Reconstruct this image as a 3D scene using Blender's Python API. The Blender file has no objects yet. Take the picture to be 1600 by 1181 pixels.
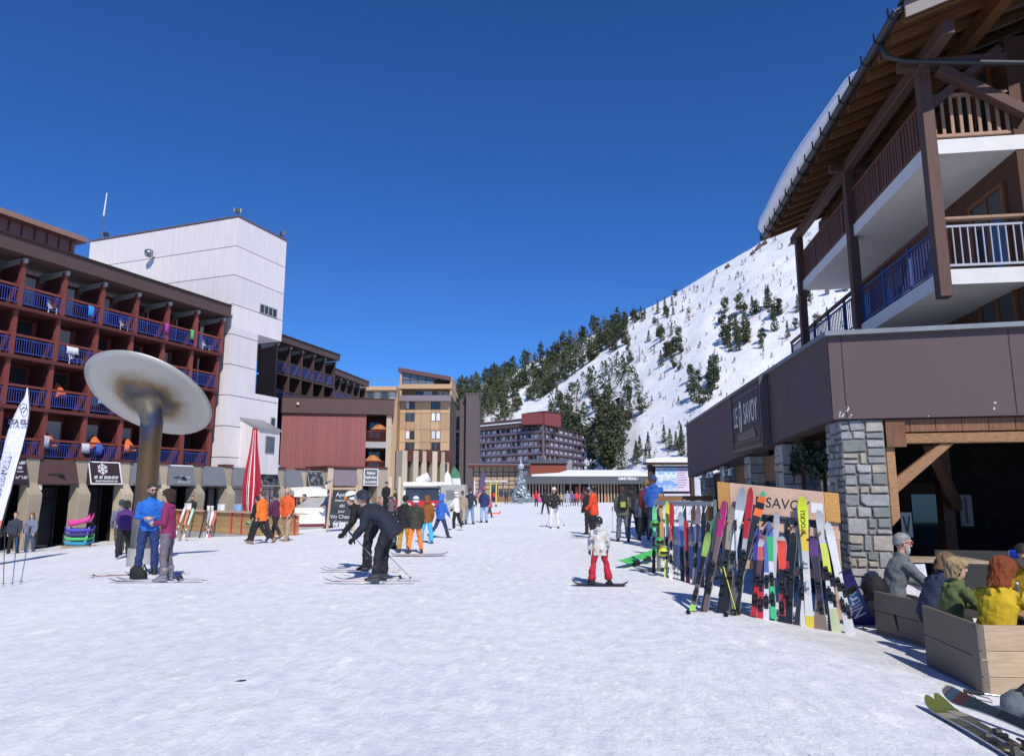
import bpy, bmesh, math, random
import numpy as np
from mathutils import Vector, Matrix
R = math.radians
scene = bpy.context.scene
rnd = random.Random(7)

# ------------------------------------------------------------------ camera, sky, sun, exposure
F, TH, EZ = 1100.0, R(9.19), 1.65
cam_d = bpy.data.cameras.new('camera'); cam = bpy.data.objects.new('camera', cam_d)
scene.collection.objects.link(cam); scene.camera = cam
cam.location = (0, 0, EZ); cam.rotation_euler = (R(90) + TH, 0, 0)
cam_d.sensor_width = 36; cam_d.lens = 36 * F / 1600
cam_d.clip_start = 0.1; cam_d.clip_end = 8000

SUN_EL, SUN_AZ = R(44), R(164)          # azimuth clockwise from +Y: behind the camera, to the right
world = bpy.data.worlds.new('World'); scene.world = world; world.use_nodes = True
wn = world.node_tree.nodes; wl = world.node_tree.links
bgn = wn['Background']; bgn.inputs['Strength'].default_value = 0.115
sky = wn.new('ShaderNodeTexSky'); sky.sky_type = 'NISHITA'; sky.sun_disc = False
sky.sun_elevation = SUN_EL; sky.sun_rotation = SUN_AZ
sky.altitude = 1800; sky.air_density = 1.0; sky.dust_density = 0.0; sky.ozone_density = 4.0
tint = wn.new('ShaderNodeMix'); tint.data_type = 'RGBA'; tint.blend_type = 'MULTIPLY'; tint.inputs[0].default_value = 1
tint.inputs[7].default_value = (.29, .62, 1.08, 1)          # the thin deep blue air at altitude
wl.new(sky.outputs[0], tint.inputs[6]); wl.new(tint.outputs[2], bgn.inputs['Color'])
sun_d = bpy.data.lights.new('sun', 'SUN'); sun_d.energy = 4.3; sun_d.angle = R(0.53); sun_d.color = (1, .945, .855)
sun = bpy.data.objects.new('sun', sun_d); scene.collection.objects.link(sun)
sv = Vector((math.sin(SUN_AZ) * math.cos(SUN_EL), math.cos(SUN_AZ) * math.cos(SUN_EL), math.sin(SUN_EL)))
sun.rotation_euler = sv.to_track_quat('Z', 'Y').to_euler(); sun.location = sv * 60
scene.view_settings.view_transform = 'Standard'; scene.view_settings.look = 'None'
scene.view_settings.gamma = 1; scene.view_settings.use_curve_mapping = False
scene.view_settings.exposure = 0.08
scene.render.engine = 'CYCLES'
scene.cycles.max_bounces = 6; scene.cycles.diffuse_bounces = 3; scene.cycles.glossy_bounces = 3
scene.cycles.transmission_bounces = 4; scene.cycles.transparent_max_bounces = 6

# ------------------------------------------------------------------ helpers
def ray(px, py):
    u = (px - 800) / F; v = (590.5 - py) / F
    f = math.cos(TH) - v * math.sin(TH); w = math.sin(TH) + v * math.cos(TH)
    return (u / f, w / f)
def at(px, py, Y):                       # photo measurement + distance -> metres
    r = ray(px, py); return Vector((r[0] * Y, Y, EZ + r[1] * Y))
def sstep(a, b, x):
    t = min(1, max(0, (x - a) / (b - a))); return t * t * (3 - 2 * t)
def gz(x, y):                            # height of the snow
    z = 0.0
    if x < -7.5 and y < 120: z -= 0.066 * min(-x - 7.5, 18) * (1 - sstep(60, 110, y))
    if y < 26: z -= 0.2 * sstep(2.6, 5.0, x) * (1 - sstep(14, 26, y))
    return z
def G(px, py):                           # point of the ground seen at a photo position
    r = ray(px, py); Y = 12.0; z = 0
    for _ in range(40):
        Y = .5 * Y + .5 * (z - EZ) / r[1]; z = gz(r[0] * Y, Y)
    return Vector((r[0] * Y, Y, z))

def link(o, parent=None):
    scene.collection.objects.link(o)
    if parent is not None: o.parent = parent
    return o
def tag(o, label=None, cat=None, group=None, kind=None):
    if label: o['label'] = label
    if cat: o['category'] = cat
    if group: o['group'] = group
    if kind: o['kind'] = kind
    return o
def thing(name, label, cat, loc=(0, 0, 0), rz=0, group=None):
    o = bpy.data.objects.new(name, None); o.empty_display_size = .2
    o.location = loc; o.rotation_euler = (0, 0, rz); link(o)
    return tag(o, label, cat, group)
def inst(name, mesh, parent=None, loc=(0, 0, 0), rot=None, scale=None, label=None):
    o = bpy.data.objects.new(name, mesh); o.location = loc
    if isinstance(rot, Matrix): o.matrix_basis = Matrix.Translation(loc) @ rot.to_4x4()
    elif rot is not None: o.rotation_euler = rot
    if scale is not None: o.scale = scale if hasattr(scale, '__len__') else (scale,) * 3
    link(o, parent)
    if label: o['label'] = label
    return o

class MB:
    """collects shapes and links them as one mesh object"""
    def __init__(s, off=(0, 0, 0)): s.v = []; s.f = []; s.m = []; s.off = Vector(off)
    def add(s, vs, fs, mi=0):
        b = len(s.v); s.v += [tuple(Vector(p) - s.off) for p in vs]
        for f in fs: s.f.append([b + i for i in f]); s.m.append(mi)
        return s
    def box(s, x0, y0, z0, x1, y1, z1, mi=0):
        vs = [(x, y, z) for z in (z0, z1) for y in (y0, y1) for x in (x0, x1)]
        return s.add(vs, [(0, 2, 3, 1), (4, 5, 7, 6), (0, 1, 5, 4), (2, 6, 7, 3), (0, 4, 6, 2), (1, 3, 7, 5)], mi)
    def beam(s, p, q, w, h, up=(0, 0, 1), mi=0):
        p = Vector(p); q = Vector(q); d = (q - p).normalized(); up = Vector(up)
        x = d.cross(up)
        if x.length < 1e-4: x = d.cross(Vector((0, 1, 0)))
        x.normalize(); y = x.cross(d).normalized()
        vs = [c + x * (a * w / 2) + y * (b * h / 2) for c in (p, q) for a, b in ((-1, -1), (1, -1), (1, 1), (-1, 1))]
        return s.add(vs, [(3, 2, 1, 0), (4, 5, 6, 7), (0, 1, 5, 4), (1, 2, 6, 5), (2, 3, 7, 6), (3, 0, 4, 7)], mi)
    def loft(s, rings, mi=0, cap=True, close=True):
        n = len(rings[0]); vs = [p for r in rings for p in r]; fs = []
        for i in range(len(rings) - 1):
            for j in range(n if close else n - 1):
                k = (j + 1) % n; fs.append((i * n + j, i * n + k, (i + 1) * n + k, (i + 1) * n + j))
        if cap and close: fs.append(tuple(range(n - 1, -1, -1))); fs.append(tuple((len(rings) - 1) * n + j for j in range(n)))
        return s.add(vs, fs, mi)
    def tube(s, pts, rad, n=8, mi=0, cap=True):
        pts = [Vector(p) for p in pts]
        if not hasattr(rad, '__len__'): rad = [rad] * len(pts)
        rings = []; px = None
        for i, p in enumerate(pts):
            d = (pts[min(i + 1, len(pts) - 1)] - pts[max(i - 1, 0)]).normalized()
            x = d.orthogonal().normalized() if px is None else (px - d * px.dot(d)).normalized()
            px = x; y = d.cross(x)
            rings.append([p + (x * math.cos(2 * math.pi * j / n) + y * math.sin(2 * math.pi * j / n)) * rad[i] for j in range(n)])
        return s.loft(rings, mi, cap)
    def prism(s, poly, ext, mi=0):
        a = [Vector(p) for p in poly]; e = Vector(ext); n = len(a)
        fs = [tuple(range(n - 1, -1, -1)), tuple(range(n, 2 * n))] + [(i, (i + 1) % n, n + (i + 1) % n, n + i) for i in range(n)]
        return s.add(a + [p + e for p in a], fs, mi)
    def quad(s, *p, mi=0): return s.add(p, [tuple(range(len(p)))], mi)
    def mesh(s, name, mats, smooth=False, bev=0, fix=True, nz=0):
        me = bpy.data.meshes.new(name); me.from_pydata(s.v, [], s.f)
        for m in (mats if isinstance(mats, (list, tuple)) else [mats]): me.materials.append(m)
        me.polygons.foreach_set('material_index', s.m)
        if fix or bev:
            bm = bmesh.new(); bm.from_mesh(me)
            bmesh.ops.recalc_face_normals(bm, faces=bm.faces)
            if bev: bmesh.ops.bevel(bm, geom=list(bm.edges), offset=bev, segments=1, affect='EDGES', clamp_overlap=True)
            bm.to_mesh(me); bm.free()
        if smooth: me.polygons.foreach_set('use_smooth', [True] * len(me.polygons))
        me.update(); return me
    def build(s, name, mats, parent=None, loc=(0, 0, 0), rot=None, **k):
        return inst(name, s.mesh(name, mats, **k), parent, loc, rot)

def wbox(px0, py0, px1, py1, Y):         # world corners of a frontal rectangle at distance Y
    a = at(px0, py1, Y); b = at(px1, py0, Y); return a.x, a.z, b.x, b.z

# ------------------------------------------------------------------ materials
_mc = {}
def nodes_of(name):
    m = bpy.data.materials.new(name); m.use_nodes = True
    nt = m.node_tree; return m, nt.nodes, nt.links, nt.nodes['Principled BSDF']
def mat(name, col, rough=.65, metal=0, var=.12, vs=4, bump=0, bs=25, stretch=None, spec=.4, coord='Object', mottle=0):
    key = (name, tuple(col), rough, metal, var, vs, bump, bs, stretch, coord)
    if key in _mc: return _mc[key]
    m, n, l, p = nodes_of(name)
    p.inputs['Roughness'].default_value = rough; p.inputs['Metallic'].default_value = metal
    p.inputs['Specular IOR Level'].default_value = spec
    tc = n.new('ShaderNodeTexCoord'); mp = n.new('ShaderNodeMapping'); l.new(tc.outputs[coord], mp.inputs[0])
    if stretch: mp.inputs['Scale'].default_value = stretch
    nz = n.new('ShaderNodeTexNoise'); nz.inputs['Scale'].default_value = vs; nz.inputs['Detail'].default_value = 6; nz.inputs['Roughness'].default_value = .65
    l.new(mp.outputs[0], nz.inputs[0])
    rp = n.new('ShaderNodeValToRGB'); c = Vector(col[:3])
    lo = [max(0, x * (1 - var)) for x in c]; hi = [min(1, x * (1 + var)) for x in c]
    rp.color_ramp.elements[0].position = .3; rp.color_ramp.elements[1].position = .7
    rp.color_ramp.elements[0].color = (*lo, 1); rp.color_ramp.elements[1].color = (*hi, 1)
    l.new(nz.outputs[0], rp.inputs[0])
    oi = n.new('ShaderNodeObjectInfo'); hv = n.new('ShaderNodeHueSaturation'); mr = n.new('ShaderNodeMapRange')
    mr.inputs['To Min'].default_value = 1 - var * .6; mr.inputs['To Max'].default_value = 1 + var * .6
    l.new(oi.outputs['Random'], mr.inputs[0]); l.new(mr.outputs[0], hv.inputs['Value']); l.new(rp.outputs[0], hv.inputs['Color'])
    l.new(hv.outputs[0], p.inputs['Base Color'])
    if bump:
        b = n.new('ShaderNodeBump'); b.inputs['Strength'].default_value = bump; b.inputs['Distance'].default_value = .02
        n2 = n.new('ShaderNodeTexNoise'); n2.inputs['Scale'].default_value = bs; n2.inputs['Detail'].default_value = 5
        l.new(mp.outputs[0], n2.inputs[0]); l.new(n2.outputs[0], b.inputs['Height']); l.new(b.outputs[0], p.inputs['Normal'])
    _mc[key] = m; return m
def wood(name, col, var=.3, axis=0, vs=6, rough=.65):
    st = [9, 9, 9]; st[axis] = .6
    return mat(name, col, rough, 0, var, vs, .25, 12, tuple(st))
def fabric(col, rough=.8): return mat('fabric', col, rough, 0, .14, 9, .6, 24)
def paint(col, rough=.35, metal=0): return mat('paint', col, rough, metal, .06, 6)
def glass_mat(name='window_glass', col=(.035, .045, .055)): return mat(name, col, .06, 0, .25, .8, spec=.9)

def snow_mat(name, dirt=False):
    m, n, l, p = nodes_of(name)
    p.inputs['Roughness'].default_value = .55; p.inputs['Specular IOR Level'].default_value = .25
    tc = n.new('ShaderNodeTexCoord')
    def noise(scale, stretch=(1, 1, 1), det=6, rough=.6):
        mp = n.new('ShaderNodeMapping'); mp.inputs['Scale'].default_value = stretch; l.new(tc.outputs['Object'], mp.inputs[0])
        z = n.new('ShaderNodeTexNoise'); z.inputs['Scale'].default_value = scale; z.inputs['Detail'].default_value = det; z.inputs['Roughness'].default_value = rough
        l.new(mp.outputs[0], z.inputs[0]); return z.outputs[0]
    def ramp(src, p0, c0, p1, c1):
        r = n.new('ShaderNodeValToRGB'); e = r.color_ramp.elements; e[0].position = p0; e[1].position = p1; e[0].color = (*c0, 1); e[1].color = (*c1, 1)
        l.new(src, r.inputs[0]); return r.outputs[0]
    def mix(fac, a, b, mode='MIX'):
        x = n.new('ShaderNodeMix'); x.data_type = 'RGBA'; x.blend_type = mode
        if isinstance(fac, float): x.inputs[0].default_value = fac
        else: l.new(fac, x.inputs[0])
        l.new(a, x.inputs[6]); l.new(b, x.inputs[7]); return x.outputs[2]
    base = ramp(noise(.35, (1, .5, 1)), .32, (.825, .84, .87), .68, (.925, .93, .945))
    fine = ramp(noise(5.5, (1, .55, 1), 8, .7), .36, (.82, .83, .86), .6, (1, 1, 1))
    c = mix(1.0, base, fine, 'MULTIPLY')
    if dirt:
        br = ramp(noise(2.6, (1.0, .45, 1), 4, .55), .60, (0, 0, 0), .70, (1, 1, 1))     # fresh crumbs, brighter
        w = n.new('ShaderNodeRGB'); w.outputs[0].default_value = (.97, .975, .98, 1)
        c = mix(br, c, w.outputs[0])
        c = mix(ramp(noise(8.5, (1, .5, 1), 3, .5), .645, (0, 0, 0), .69, (1, 1, 1)), c, w.outputs[0])
        # slush and dirt tracked out of the terrace, its own patch in the place
        g = n.new('ShaderNodeTexGradient'); g.gradient_type = 'SPHERICAL'
        mp = n.new('ShaderNodeMapping'); mp.vector_type = 'TEXTURE'; mp.inputs['Location'].default_value = (4.4, 8.6, 0); mp.inputs['Rotation'].default_value = (0, 0, R(112)); mp.inputs['Scale'].default_value = (3.6, 1.35, 3)
        l.new(tc.outputs['Object'], mp.inputs[0]); l.new(mp.outputs[0], g.inputs[0])
        mm = n.new('ShaderNodeMath'); mm.operation = 'MULTIPLY'; l.new(g.outputs[1], mm.inputs[0]); l.new(ramp(noise(1.6), .3, (.2,) * 3, .7, (1, 1, 1)), mm.inputs[1])
        d = n.new('ShaderNodeRGB'); d.outputs[0].default_value = (.47, .44, .42, 1)
        c = mix(mm.outputs[0], c, d.outputs[0])
        g2 = n.new('ShaderNodeTexGradient'); g2.gradient_type = 'SPHERICAL'
        mp2 = n.new('ShaderNodeMapping'); mp2.vector_type = 'TEXTURE'; mp2.inputs['Location'].default_value = (-17.5, 37, 0); mp2.inputs['Rotation'].default_value = (0, 0, R(60)); mp2.inputs['Scale'].default_value = (13, 4.5, 3)
        l.new(tc.outputs['Object'], mp2.inputs[0]); l.new(mp2.outputs[0], g2.inputs[0])
        m2 = n.new('ShaderNodeMath'); m2.operation = 'MULTIPLY'; l.new(g2.outputs[1], m2.inputs[0]); l.new(ramp(noise(.8), .3, (.25,) * 3, .6, (1, 1, 1)), m2.inputs[1])
        c = mix(m2.outputs[0], c, d.outputs[0])
        sp = ramp(noise(21, (1, 1, 1), 2, .5), .735, (0, 0, 0), .76, (1, 1, 1))
        sm = n.new('ShaderNodeMath'); sm.operation = 'MULTIPLY'; l.new(sp, sm.inputs[0]); sm.inputs[1].default_value = .55
        dk = n.new('ShaderNodeRGB'); dk.outputs[0].default_value = (.3, .28, .27, 1)
        c = mix(sm.outputs[0], c, dk.outputs[0])
    l.new(c, p.inputs['Base Color'])
    b1 = n.new('ShaderNodeBump'); b1.inputs['Strength'].default_value = .68 if dirt else .8; b1.inputs['Distance'].default_value = .085 if dirt else 1.2
    l.new(noise(4.6 if dirt else .12, (1, .55, 1), 9, .72), b1.inputs['Height'])
    b2 = n.new('ShaderNodeBump'); b2.inputs['Strength'].default_value = .5; b2.inputs['Distance'].default_value = .012 if dirt else .2
    l.new(noise(28 if dirt else 1.0, (1, 1, 1), 6, .7), b2.inputs['Height']); l.new(b1.outputs[0], b2.inputs['Normal'])
    last = b2
    if dirt:                                   # faint ski and board tracks crossing each other
        for ang, sc in ((14, .8), (-31, .6)):
            mp = n.new('ShaderNodeMapping'); mp.inputs['Rotation'].default_value = (0, 0, R(ang)); mp.inputs['Scale'].default_value = (9 * sc, .22, 1); l.new(tc.outputs['Object'], mp.inputs[0])
            z = n.new('ShaderNodeTexNoise'); z.inputs['Scale'].default_value = 1.0; z.inputs['Detail'].default_value = 2; z.inputs['Distortion'].default_value = .25; l.new(mp.outputs[0], z.inputs[0])
            q = ramp(z.outputs[0], .66, (0, 0, 0), .70, (1, 1, 1)); b3 = n.new('ShaderNodeBump'); b3.invert = True; b3.inputs['Strength'].default_value = .22; b3.inputs['Distance'].default_value = .01
            l.new(q, b3.inputs['Height']); l.new(last.outputs[0], b3.inputs['Normal']); last = b3
    l.new(last.outputs[0], p.inputs['Normal'])
    return m

M_RSNOW = mat('roof_snow', (.88, .89, .91), .6, 0, .03, 2, .25, 6); M_SNOW = snow_mat('piste_snow', True); M_HILL = snow_mat('hill_snow')
M_RED = wood('red_timber', (.2, .045, .036), .25, 2); M_REDH = wood('red_rail', (.23, .052, .04), .25, 0)
M_DRED = wood('dark_red_timber', (.1, .024, .021), .25, 2)
M_BROWN = mat('brown_cladding', (.085, .05, .046), .6, var=.08, vs=2, bump=.1)
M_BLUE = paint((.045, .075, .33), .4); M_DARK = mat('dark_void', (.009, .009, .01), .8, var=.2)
M_WHITEP = mat('white_panel', (.68, .635, .64), .7, var=.085, vs=1.4, bump=.08, bs=4, stretch=(3, 3, .3))
M_JOINT = mat('joint_grey', (.16, .155, .16), .8)
M_CONC = mat('pebble_concrete', (.4, .335, .25), .85, var=.42, vs=26, bump=.6, bs=40)
M_GREYC = mat('grey_concrete', (.33, .33, .32), .85, var=.15, vs=3, bump=.2)
M_GLASS = glass_mat(); M_CURT_REFL = mat('curtain_and_reflection', (.6, .6, .62), .8, var=.25, vs=3, stretch=(8, 8, .4))  # pale panes: curtains, and bright window reflections put into the colour
M_METAL = mat('metal_grey', (.3, .31, .33), .4, .8, .1); M_BLACK = mat('black_plastic', (.012, .012, .014), .45, var=.2)
M_WHITE = paint((.75, .75, .76), .5); M_STEEL = mat('galvanised', (.22, .23, .24), .45, .6, .15)
M_PINEW = wood('pale_pine', (.52, .35, .22), .2, 0); M_OLDW = wood('weathered_pine', (.36, .27, .19), .28, 0)
M_LARCH = wood('larch_cladding', (.42, .27, .15), .3, 2); M_DKW = wood('dark_timber', (.055, .026, .018), .3, 0)
M_MIDW = wood('stained_timber', (.21, .105, .05), .35, 0); M_SKIN = mat('skin', (.52, .31, .23), .55, var=.08, vs=12)
# ------------------------------------------------------------------ ground
def hn(x, y):
    return (math.sin(x * 1.7 + 1.3 * math.sin(y * .9)) * math.sin(y * 1.3 + .7 * math.sin(x * 1.1)) * .5
            + math.sin(x * 4.1 + y * 2.3) * math.sin(y * 3.7 - x * 1.9) * .25 + math.sin(x * .41 + 2) * math.sin(y * .23 + 1) * 1.2)
def axis(lo, hi, fine, c, grow):
    a = [c]; st = fine
    while a[-1] < hi: a.append(a[-1] + st); st *= grow
    b = [c]; st = fine
    while b[-1] > lo: b.append(b[-1] - st); st *= grow
    return sorted(set(b + a))
xs = axis(-700, 700, .16, 2.0, 1.018); ys = [y for y in axis(-8, 1000, .16, 6, 1.016) if y >= -9]
g = MB(); nx = len(xs)
g.v = [(x, y, gz(x, y) + .014 * hn(x, y) * (1 if y < 90 else .3)) for y in ys for x in xs]
g.f = [(j * nx + i, j * nx + i + 1, (j + 1) * nx + i + 1, (j + 1) * nx + i) for j in range(len(ys) - 1) for i in range(nx - 1)]
g.m = [0] * len(g.f)
tag(g.build('snow_ground', M_SNOW, smooth=True, fix=False), 'wide trodden snow front between the buildings', kind='structure')

cr = MB(); rg = random.Random(8)
for i in range(620):
    y = 3.6 + 17 * rg.random() ** 1.7; x = rg.uniform(-.74, .72) * y
    if i < 260: q = rg.random(); x, y = 2.9 + 1.9 * q + rg.gauss(0, .22), 9.9 - 3.2 * q + rg.gauss(0, .3)      # thrown up along the racks and partitions
    r = rg.uniform(.006, .013); c = Vector((x, y, gz(x, y) + .014 * hn(x, y) + r * .2)); a = rg.uniform(0, 6.28)
    vs = [c + Vector((math.cos(a + k * 2.09) * r * rg.uniform(.8, 1.8), math.sin(a + k * 2.09) * r, -r * .3)) for k in range(3)] + [c + Vector((0, 0, r * rg.uniform(.15, .4)))]
    cr.add(vs, [(0, 1, 3), (1, 2, 3), (2, 0, 3)])
tag(cr.build('snow_crumbs', mat('crumb_snow', (.8, .81, .84), .7), smooth=True, fix=False), 'loose crumbs of snow scattered over the trodden foreground', kind='stuff')

# ------------------------------------------------------------------ hill
RIDGE = [(480, 690, 980), (640, 640, 900), (705, 614, 850), (760, 593, 800), (820, 570, 760), (880, 546, 720), (960, 503, 680), (1010, 485, 660), (1080, 448, 640),
         (1130, 418, 620), (1185, 382, 600), (1215, 362, 600), (1300, 300, 620), (1450, 210, 650), (1700, 110, 700), (2100, 60, 800)]
FOOT = [(480, 330), (700, 330), (800, 325), (900, 300), (1000, 230), (1100, 195), (1300, 180), (2100, 170)]
def interp(tab, x, k):
    for a, b in zip(tab, tab[1:]):
        if x <= b[0]: t = (x - a[0]) / (b[0] - a[0]); return a[k] + (b[k] - a[k]) * t
    return tab[-1][k]
def hill_pt(px, t):
    ry, rY = interp(RIDGE, px, 1), interp(RIDGE, px, 2); r = at(px, ry, rY); fY = interp(FOOT, px, 1); f = at(px, 760, fY); f.z = -3
    p = f.lerp(r, t)
    q = max(0, min(1, t * 1.6)) * (1 - .55 * max(0, (t - .6) / .4))
    p.z += q * (7 * math.sin(p.x * .021 + 1.3 * math.sin(p.y * .013)) * math.sin(p.y * .017 + .5) + 2.6 * math.sin(p.x * .083 + p.y * .05) * math.sin(p.y * .06 - p.x * .02)
                + 1.0 * math.sin(p.x * .23 + 1.7 * math.sin(p.y * .11)) * math.sin(p.y * .19))
    if t > 1: p.z = r.z - (t - 1) * 260
    return p
h = MB(); HX, HT = 190, 90
for j in range(HT + 1):
    for i in range(HX + 1): h.v.append(tuple(hill_pt(480 + (2100 - 480) * i / HX, 1.12 * j / HT)))
h.f = [(j * (HX + 1) + i, j * (HX + 1) + i + 1, (j + 1) * (HX + 1) + i + 1, (j + 1) * (HX + 1) + i) for j in range(HT) for i in range(HX)]
h.m = [0] * len(h.f)
tag(h.build('snowy_hill', M_HILL, smooth=True, fix=False), 'steep snow covered hillside above the resort', kind='structure')
def py_of(p):
    d = Vector(p) - Vector((0, 0, EZ)); f = d.y * math.cos(TH) + d.z * math.sin(TH); u = -d.y * math.sin(TH) + d.z * math.cos(TH)
    return 590.5 - F * u / f
def surf(px, py):
    lo, hi = 0, 1
    for _ in range(22):
        m = (lo + hi) / 2
        if py_of(hill_pt(px, m)) > py: lo = m
        else: hi = m
    return hill_pt(px, lo)

# tree shapes
NEED = [mat('pine_needles', c, .75, var=.35, vs=.9) for c in ((.05, .066, .026), (.04, .058, .03), (.062, .074, .03))]
M_TRUNK = mat('bark', (.09, .06, .045), .9, var=.3); M_TWIG = mat('larch_twigs', (.15, .105, .08), .9, var=.3)
def cards(mb, cs, size, rg, mi=0, up=.35):
    for c, nrm in cs:
        n_ = (nrm + Vector((rg.gauss(0, .5), rg.gauss(0, .5), rg.gauss(up, .4)))).normalized()
        a = n_.orthogonal().normalized(); a.rotate(Matrix.Rotation(rg.uniform(0, 6.28), 3, n_)); b = n_.cross(a)
        s1 = size * rg.uniform(.6, 1.25); s2 = size * rg.uniform(.35, .8)
        mb.add([c - a * s1, c - b * s2 * .8 + a * s1 * .2, c + a * s1, c + b * s2], [(0, 1, 2, 3)], mi)
def pine_meshes(seed, kind):
    rg = random.Random(seed); t = MB(); c = MB()
    if kind == 'larch':
        t.tube([(0, 0, 0), (.006, 0, .5), (0, .004, 1)], [.014, .009, .002], 5)
        for i in range(46):
            z = rg.uniform(.16, .97); a = rg.uniform(0, 6.28); L = .24 * (1.02 - z) ** .7 + .02; d = Vector((math.cos(a), math.sin(a), rg.uniform(-.05, .35)))
            p = Vector((0, 0, z)); q = p + d * L
            c.tube([p, q], [.004, .0015], 3)
            for k in range(5):
                s = p.lerp(q, rg.uniform(.3, 1)); e = s + Vector((rg.gauss(0, .03), rg.gauss(0, .03), rg.uniform(-.05, .03)))
                c.add([s, e, s + Vector((.003, .003, -.006))], [(0, 1, 2)])
        return t.mesh('trunk', M_TRUNK, fix=False), c.mesh('crown', M_TWIG, fix=False)
    t.tube([(0, 0, 0), (rg.uniform(-.01, .01), 0, .4), (0, 0, .9)], [.02, .014, .004], 6)
    cs = []
    if kind == 'spruce':
        for i in range(300):
            z = .06 + .93 * rg.random() ** 1.35; r = .2 * (1 - z) ** .85 * (1 + .25 * math.sin(z * 55)) * rg.uniform(.55, 1.05) + .004; a = rg.uniform(0, 6.28)
            cs.append((Vector((r * math.cos(a), r * math.sin(a), z)), Vector((math.cos(a), math.sin(a), -.1))))
        cards(c, cs, .045, rg)
    else:
        lobes = [(Vector((0, 0, .55)), .17, .42)]
        for k in range(8):
            z = rg.uniform(.18, .82); a = rg.uniform(0, 6.28); w = .13 * math.sin(math.pi * (z * .8 + .12)); lobes.append((Vector((w * math.cos(a), w * math.sin(a), z)), rg.uniform(.07, .12), rg.uniform(.08, .15)))
        for i in range(460):
            L = lobes[0] if rg.random() < .3 else rg.choice(lobes[1:])
            d = Vector((rg.gauss(0, 1), rg.gauss(0, 1), rg.gauss(0, 1))).normalized(); k = rg.uniform(.6, 1.03)
            p = L[0] + Vector((d.x * L[1], d.y * L[1], d.z * L[2])) * k
            if p.z < .08: continue
            cs.append((p, d))
        cards(c, cs, .046, rg)
    return t.mesh('trunk', M_TRUNK, fix=False), c.mesh('crown', NEED[seed % 3], fix=False)
TREES = {k: [pine_meshes(s, k) for s in range(n)] for k, n in (('pine', 7), ('spruce', 4), ('larch', 4))}
def tree(kind, px, py, hpx, label, group, small=False):
    p = surf(px, py); Y = p.y; H = hpx * Y / F
    tm, cm = rnd.choice(TREES[kind]); p.z -= .03 * H
    w = H * rnd.uniform(1.0, 1.45) * (.85 if kind != 'pine' else 1)
    nm = {'pine': 'pine_tree', 'spruce': 'spruce_tree', 'larch': 'larch_tree'}[kind]
    if small:
        o = inst(nm, cm, None, p, (0, 0, rnd.uniform(0, 6)), (w, w, H)); return tag(o, label, 'tree', group)
    o = thing(nm, label, 'tree', p, rnd.uniform(0, 6), group); o.scale = (w, w, H)
    inst('trunk', tm, o); inst('crown', cm, o)
WHERE = [(728, 'behind the dark slab tower'), (760, 'right of the dark slab tower'), (800, 'above the lavender block'), (832, 'left of the red penthouse'), (866, 'above the red penthouse'), (915, 'above the receding lavender wing'), (960, 'above the snowy ticket roof'),
         (1020, 'over the ticket roof end'), (1075, 'above the piste map'), (1130, 'above the restaurant far end'), (1165, 'left over the wall sign'), (1200, 'right over the wall sign'), (1262, 'left of the chalet posts'), (3000, 'between the chalet posts')]
ZONES = [  # px range, (offset below ridge) or py range, count, height, kinds, label
    ((708, 800), None, (0, 26), 34, (20, 32), ('pine', 'pine', 'spruce', 'larch'), 'dark conifer on the low wooded end of the ridge', 'trees on the low end of the ridge'),
    ((762, 972), None, (-2, 78), 78, (20, 34), ('pine', 'pine', 'pine', 'larch'), 'dark rounded conifer in the wooded band below the skyline', 'trees in the band below the skyline'),
    ((965, 1060), None, (2, 36), 22, (14, 24), ('pine', 'spruce'), 'small dark conifer high on the thinning ridge', 'trees on the thinning ridge'),
    ((705, 790), (615, 705), None, 36, (24, 38), ('pine', 'pine', 'spruce', 'larch'), 'conifer in the dense wood behind the far apartment blocks', 'trees in the wood behind the far blocks'),
    ((862, 1010), (560, 655), None, 44, (24, 38), ('pine', 'pine', 'larch', 'larch', 'spruce'), 'conifer in the loose wood halfway up the hill', 'trees halfway up the hill'),
    ((876, 976), (655, 738), None, 34, (42, 78), ('pine', 'pine', 'pine', 'spruce', 'larch'), 'tall dark conifer in the grove at the foot of the hill', 'trees in the grove at the foot of the hill'),
    ((1030, 1062), (528, 566), None, 9, (24, 36), ('pine',), 'pine in the small clump beside the open piste', 'clump beside the open piste'),
    ((1122, 1196), (486, 552), None, 20, (24, 40), ('pine', 'pine', 'spruce'), 'pine in the slanting clump on the open slope', 'slanting clump on the open slope'),
    ((1070, 1118), (585, 640), None, 9, (30, 44), ('pine',), 'rounded pine in the clump low on the open slope', 'clump low on the open slope'),
    ((1196, 1262), (470, 600), None, 14, (26, 44), ('pine', 'spruce'), 'pine on the slope just above the brown restaurant roof', 'trees just above the restaurant roof'),
    ((1240, 1330), (380, 520), None, 10, (14, 30), ('pine', 'spruce'), 'small pine on the slope seen under the wooden balconies', 'trees seen under the balconies'),
    ((950, 1066), (505, 585), None, 15, (16, 30), ('pine', 'pine', 'spruce'), '', ''),
    ((1042, 1078), (688, 722), None, 6, (28, 40), ('spruce',), 'slender spruce at the hill foot beside the restaurant', 'spruces beside the restaurant'),
    ((972, 1040), (690, 732), None, 7, (22, 36), ('spruce',), 'slender spruce at the hill foot above the long low building', 'spruces above the long low building'),
]
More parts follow.
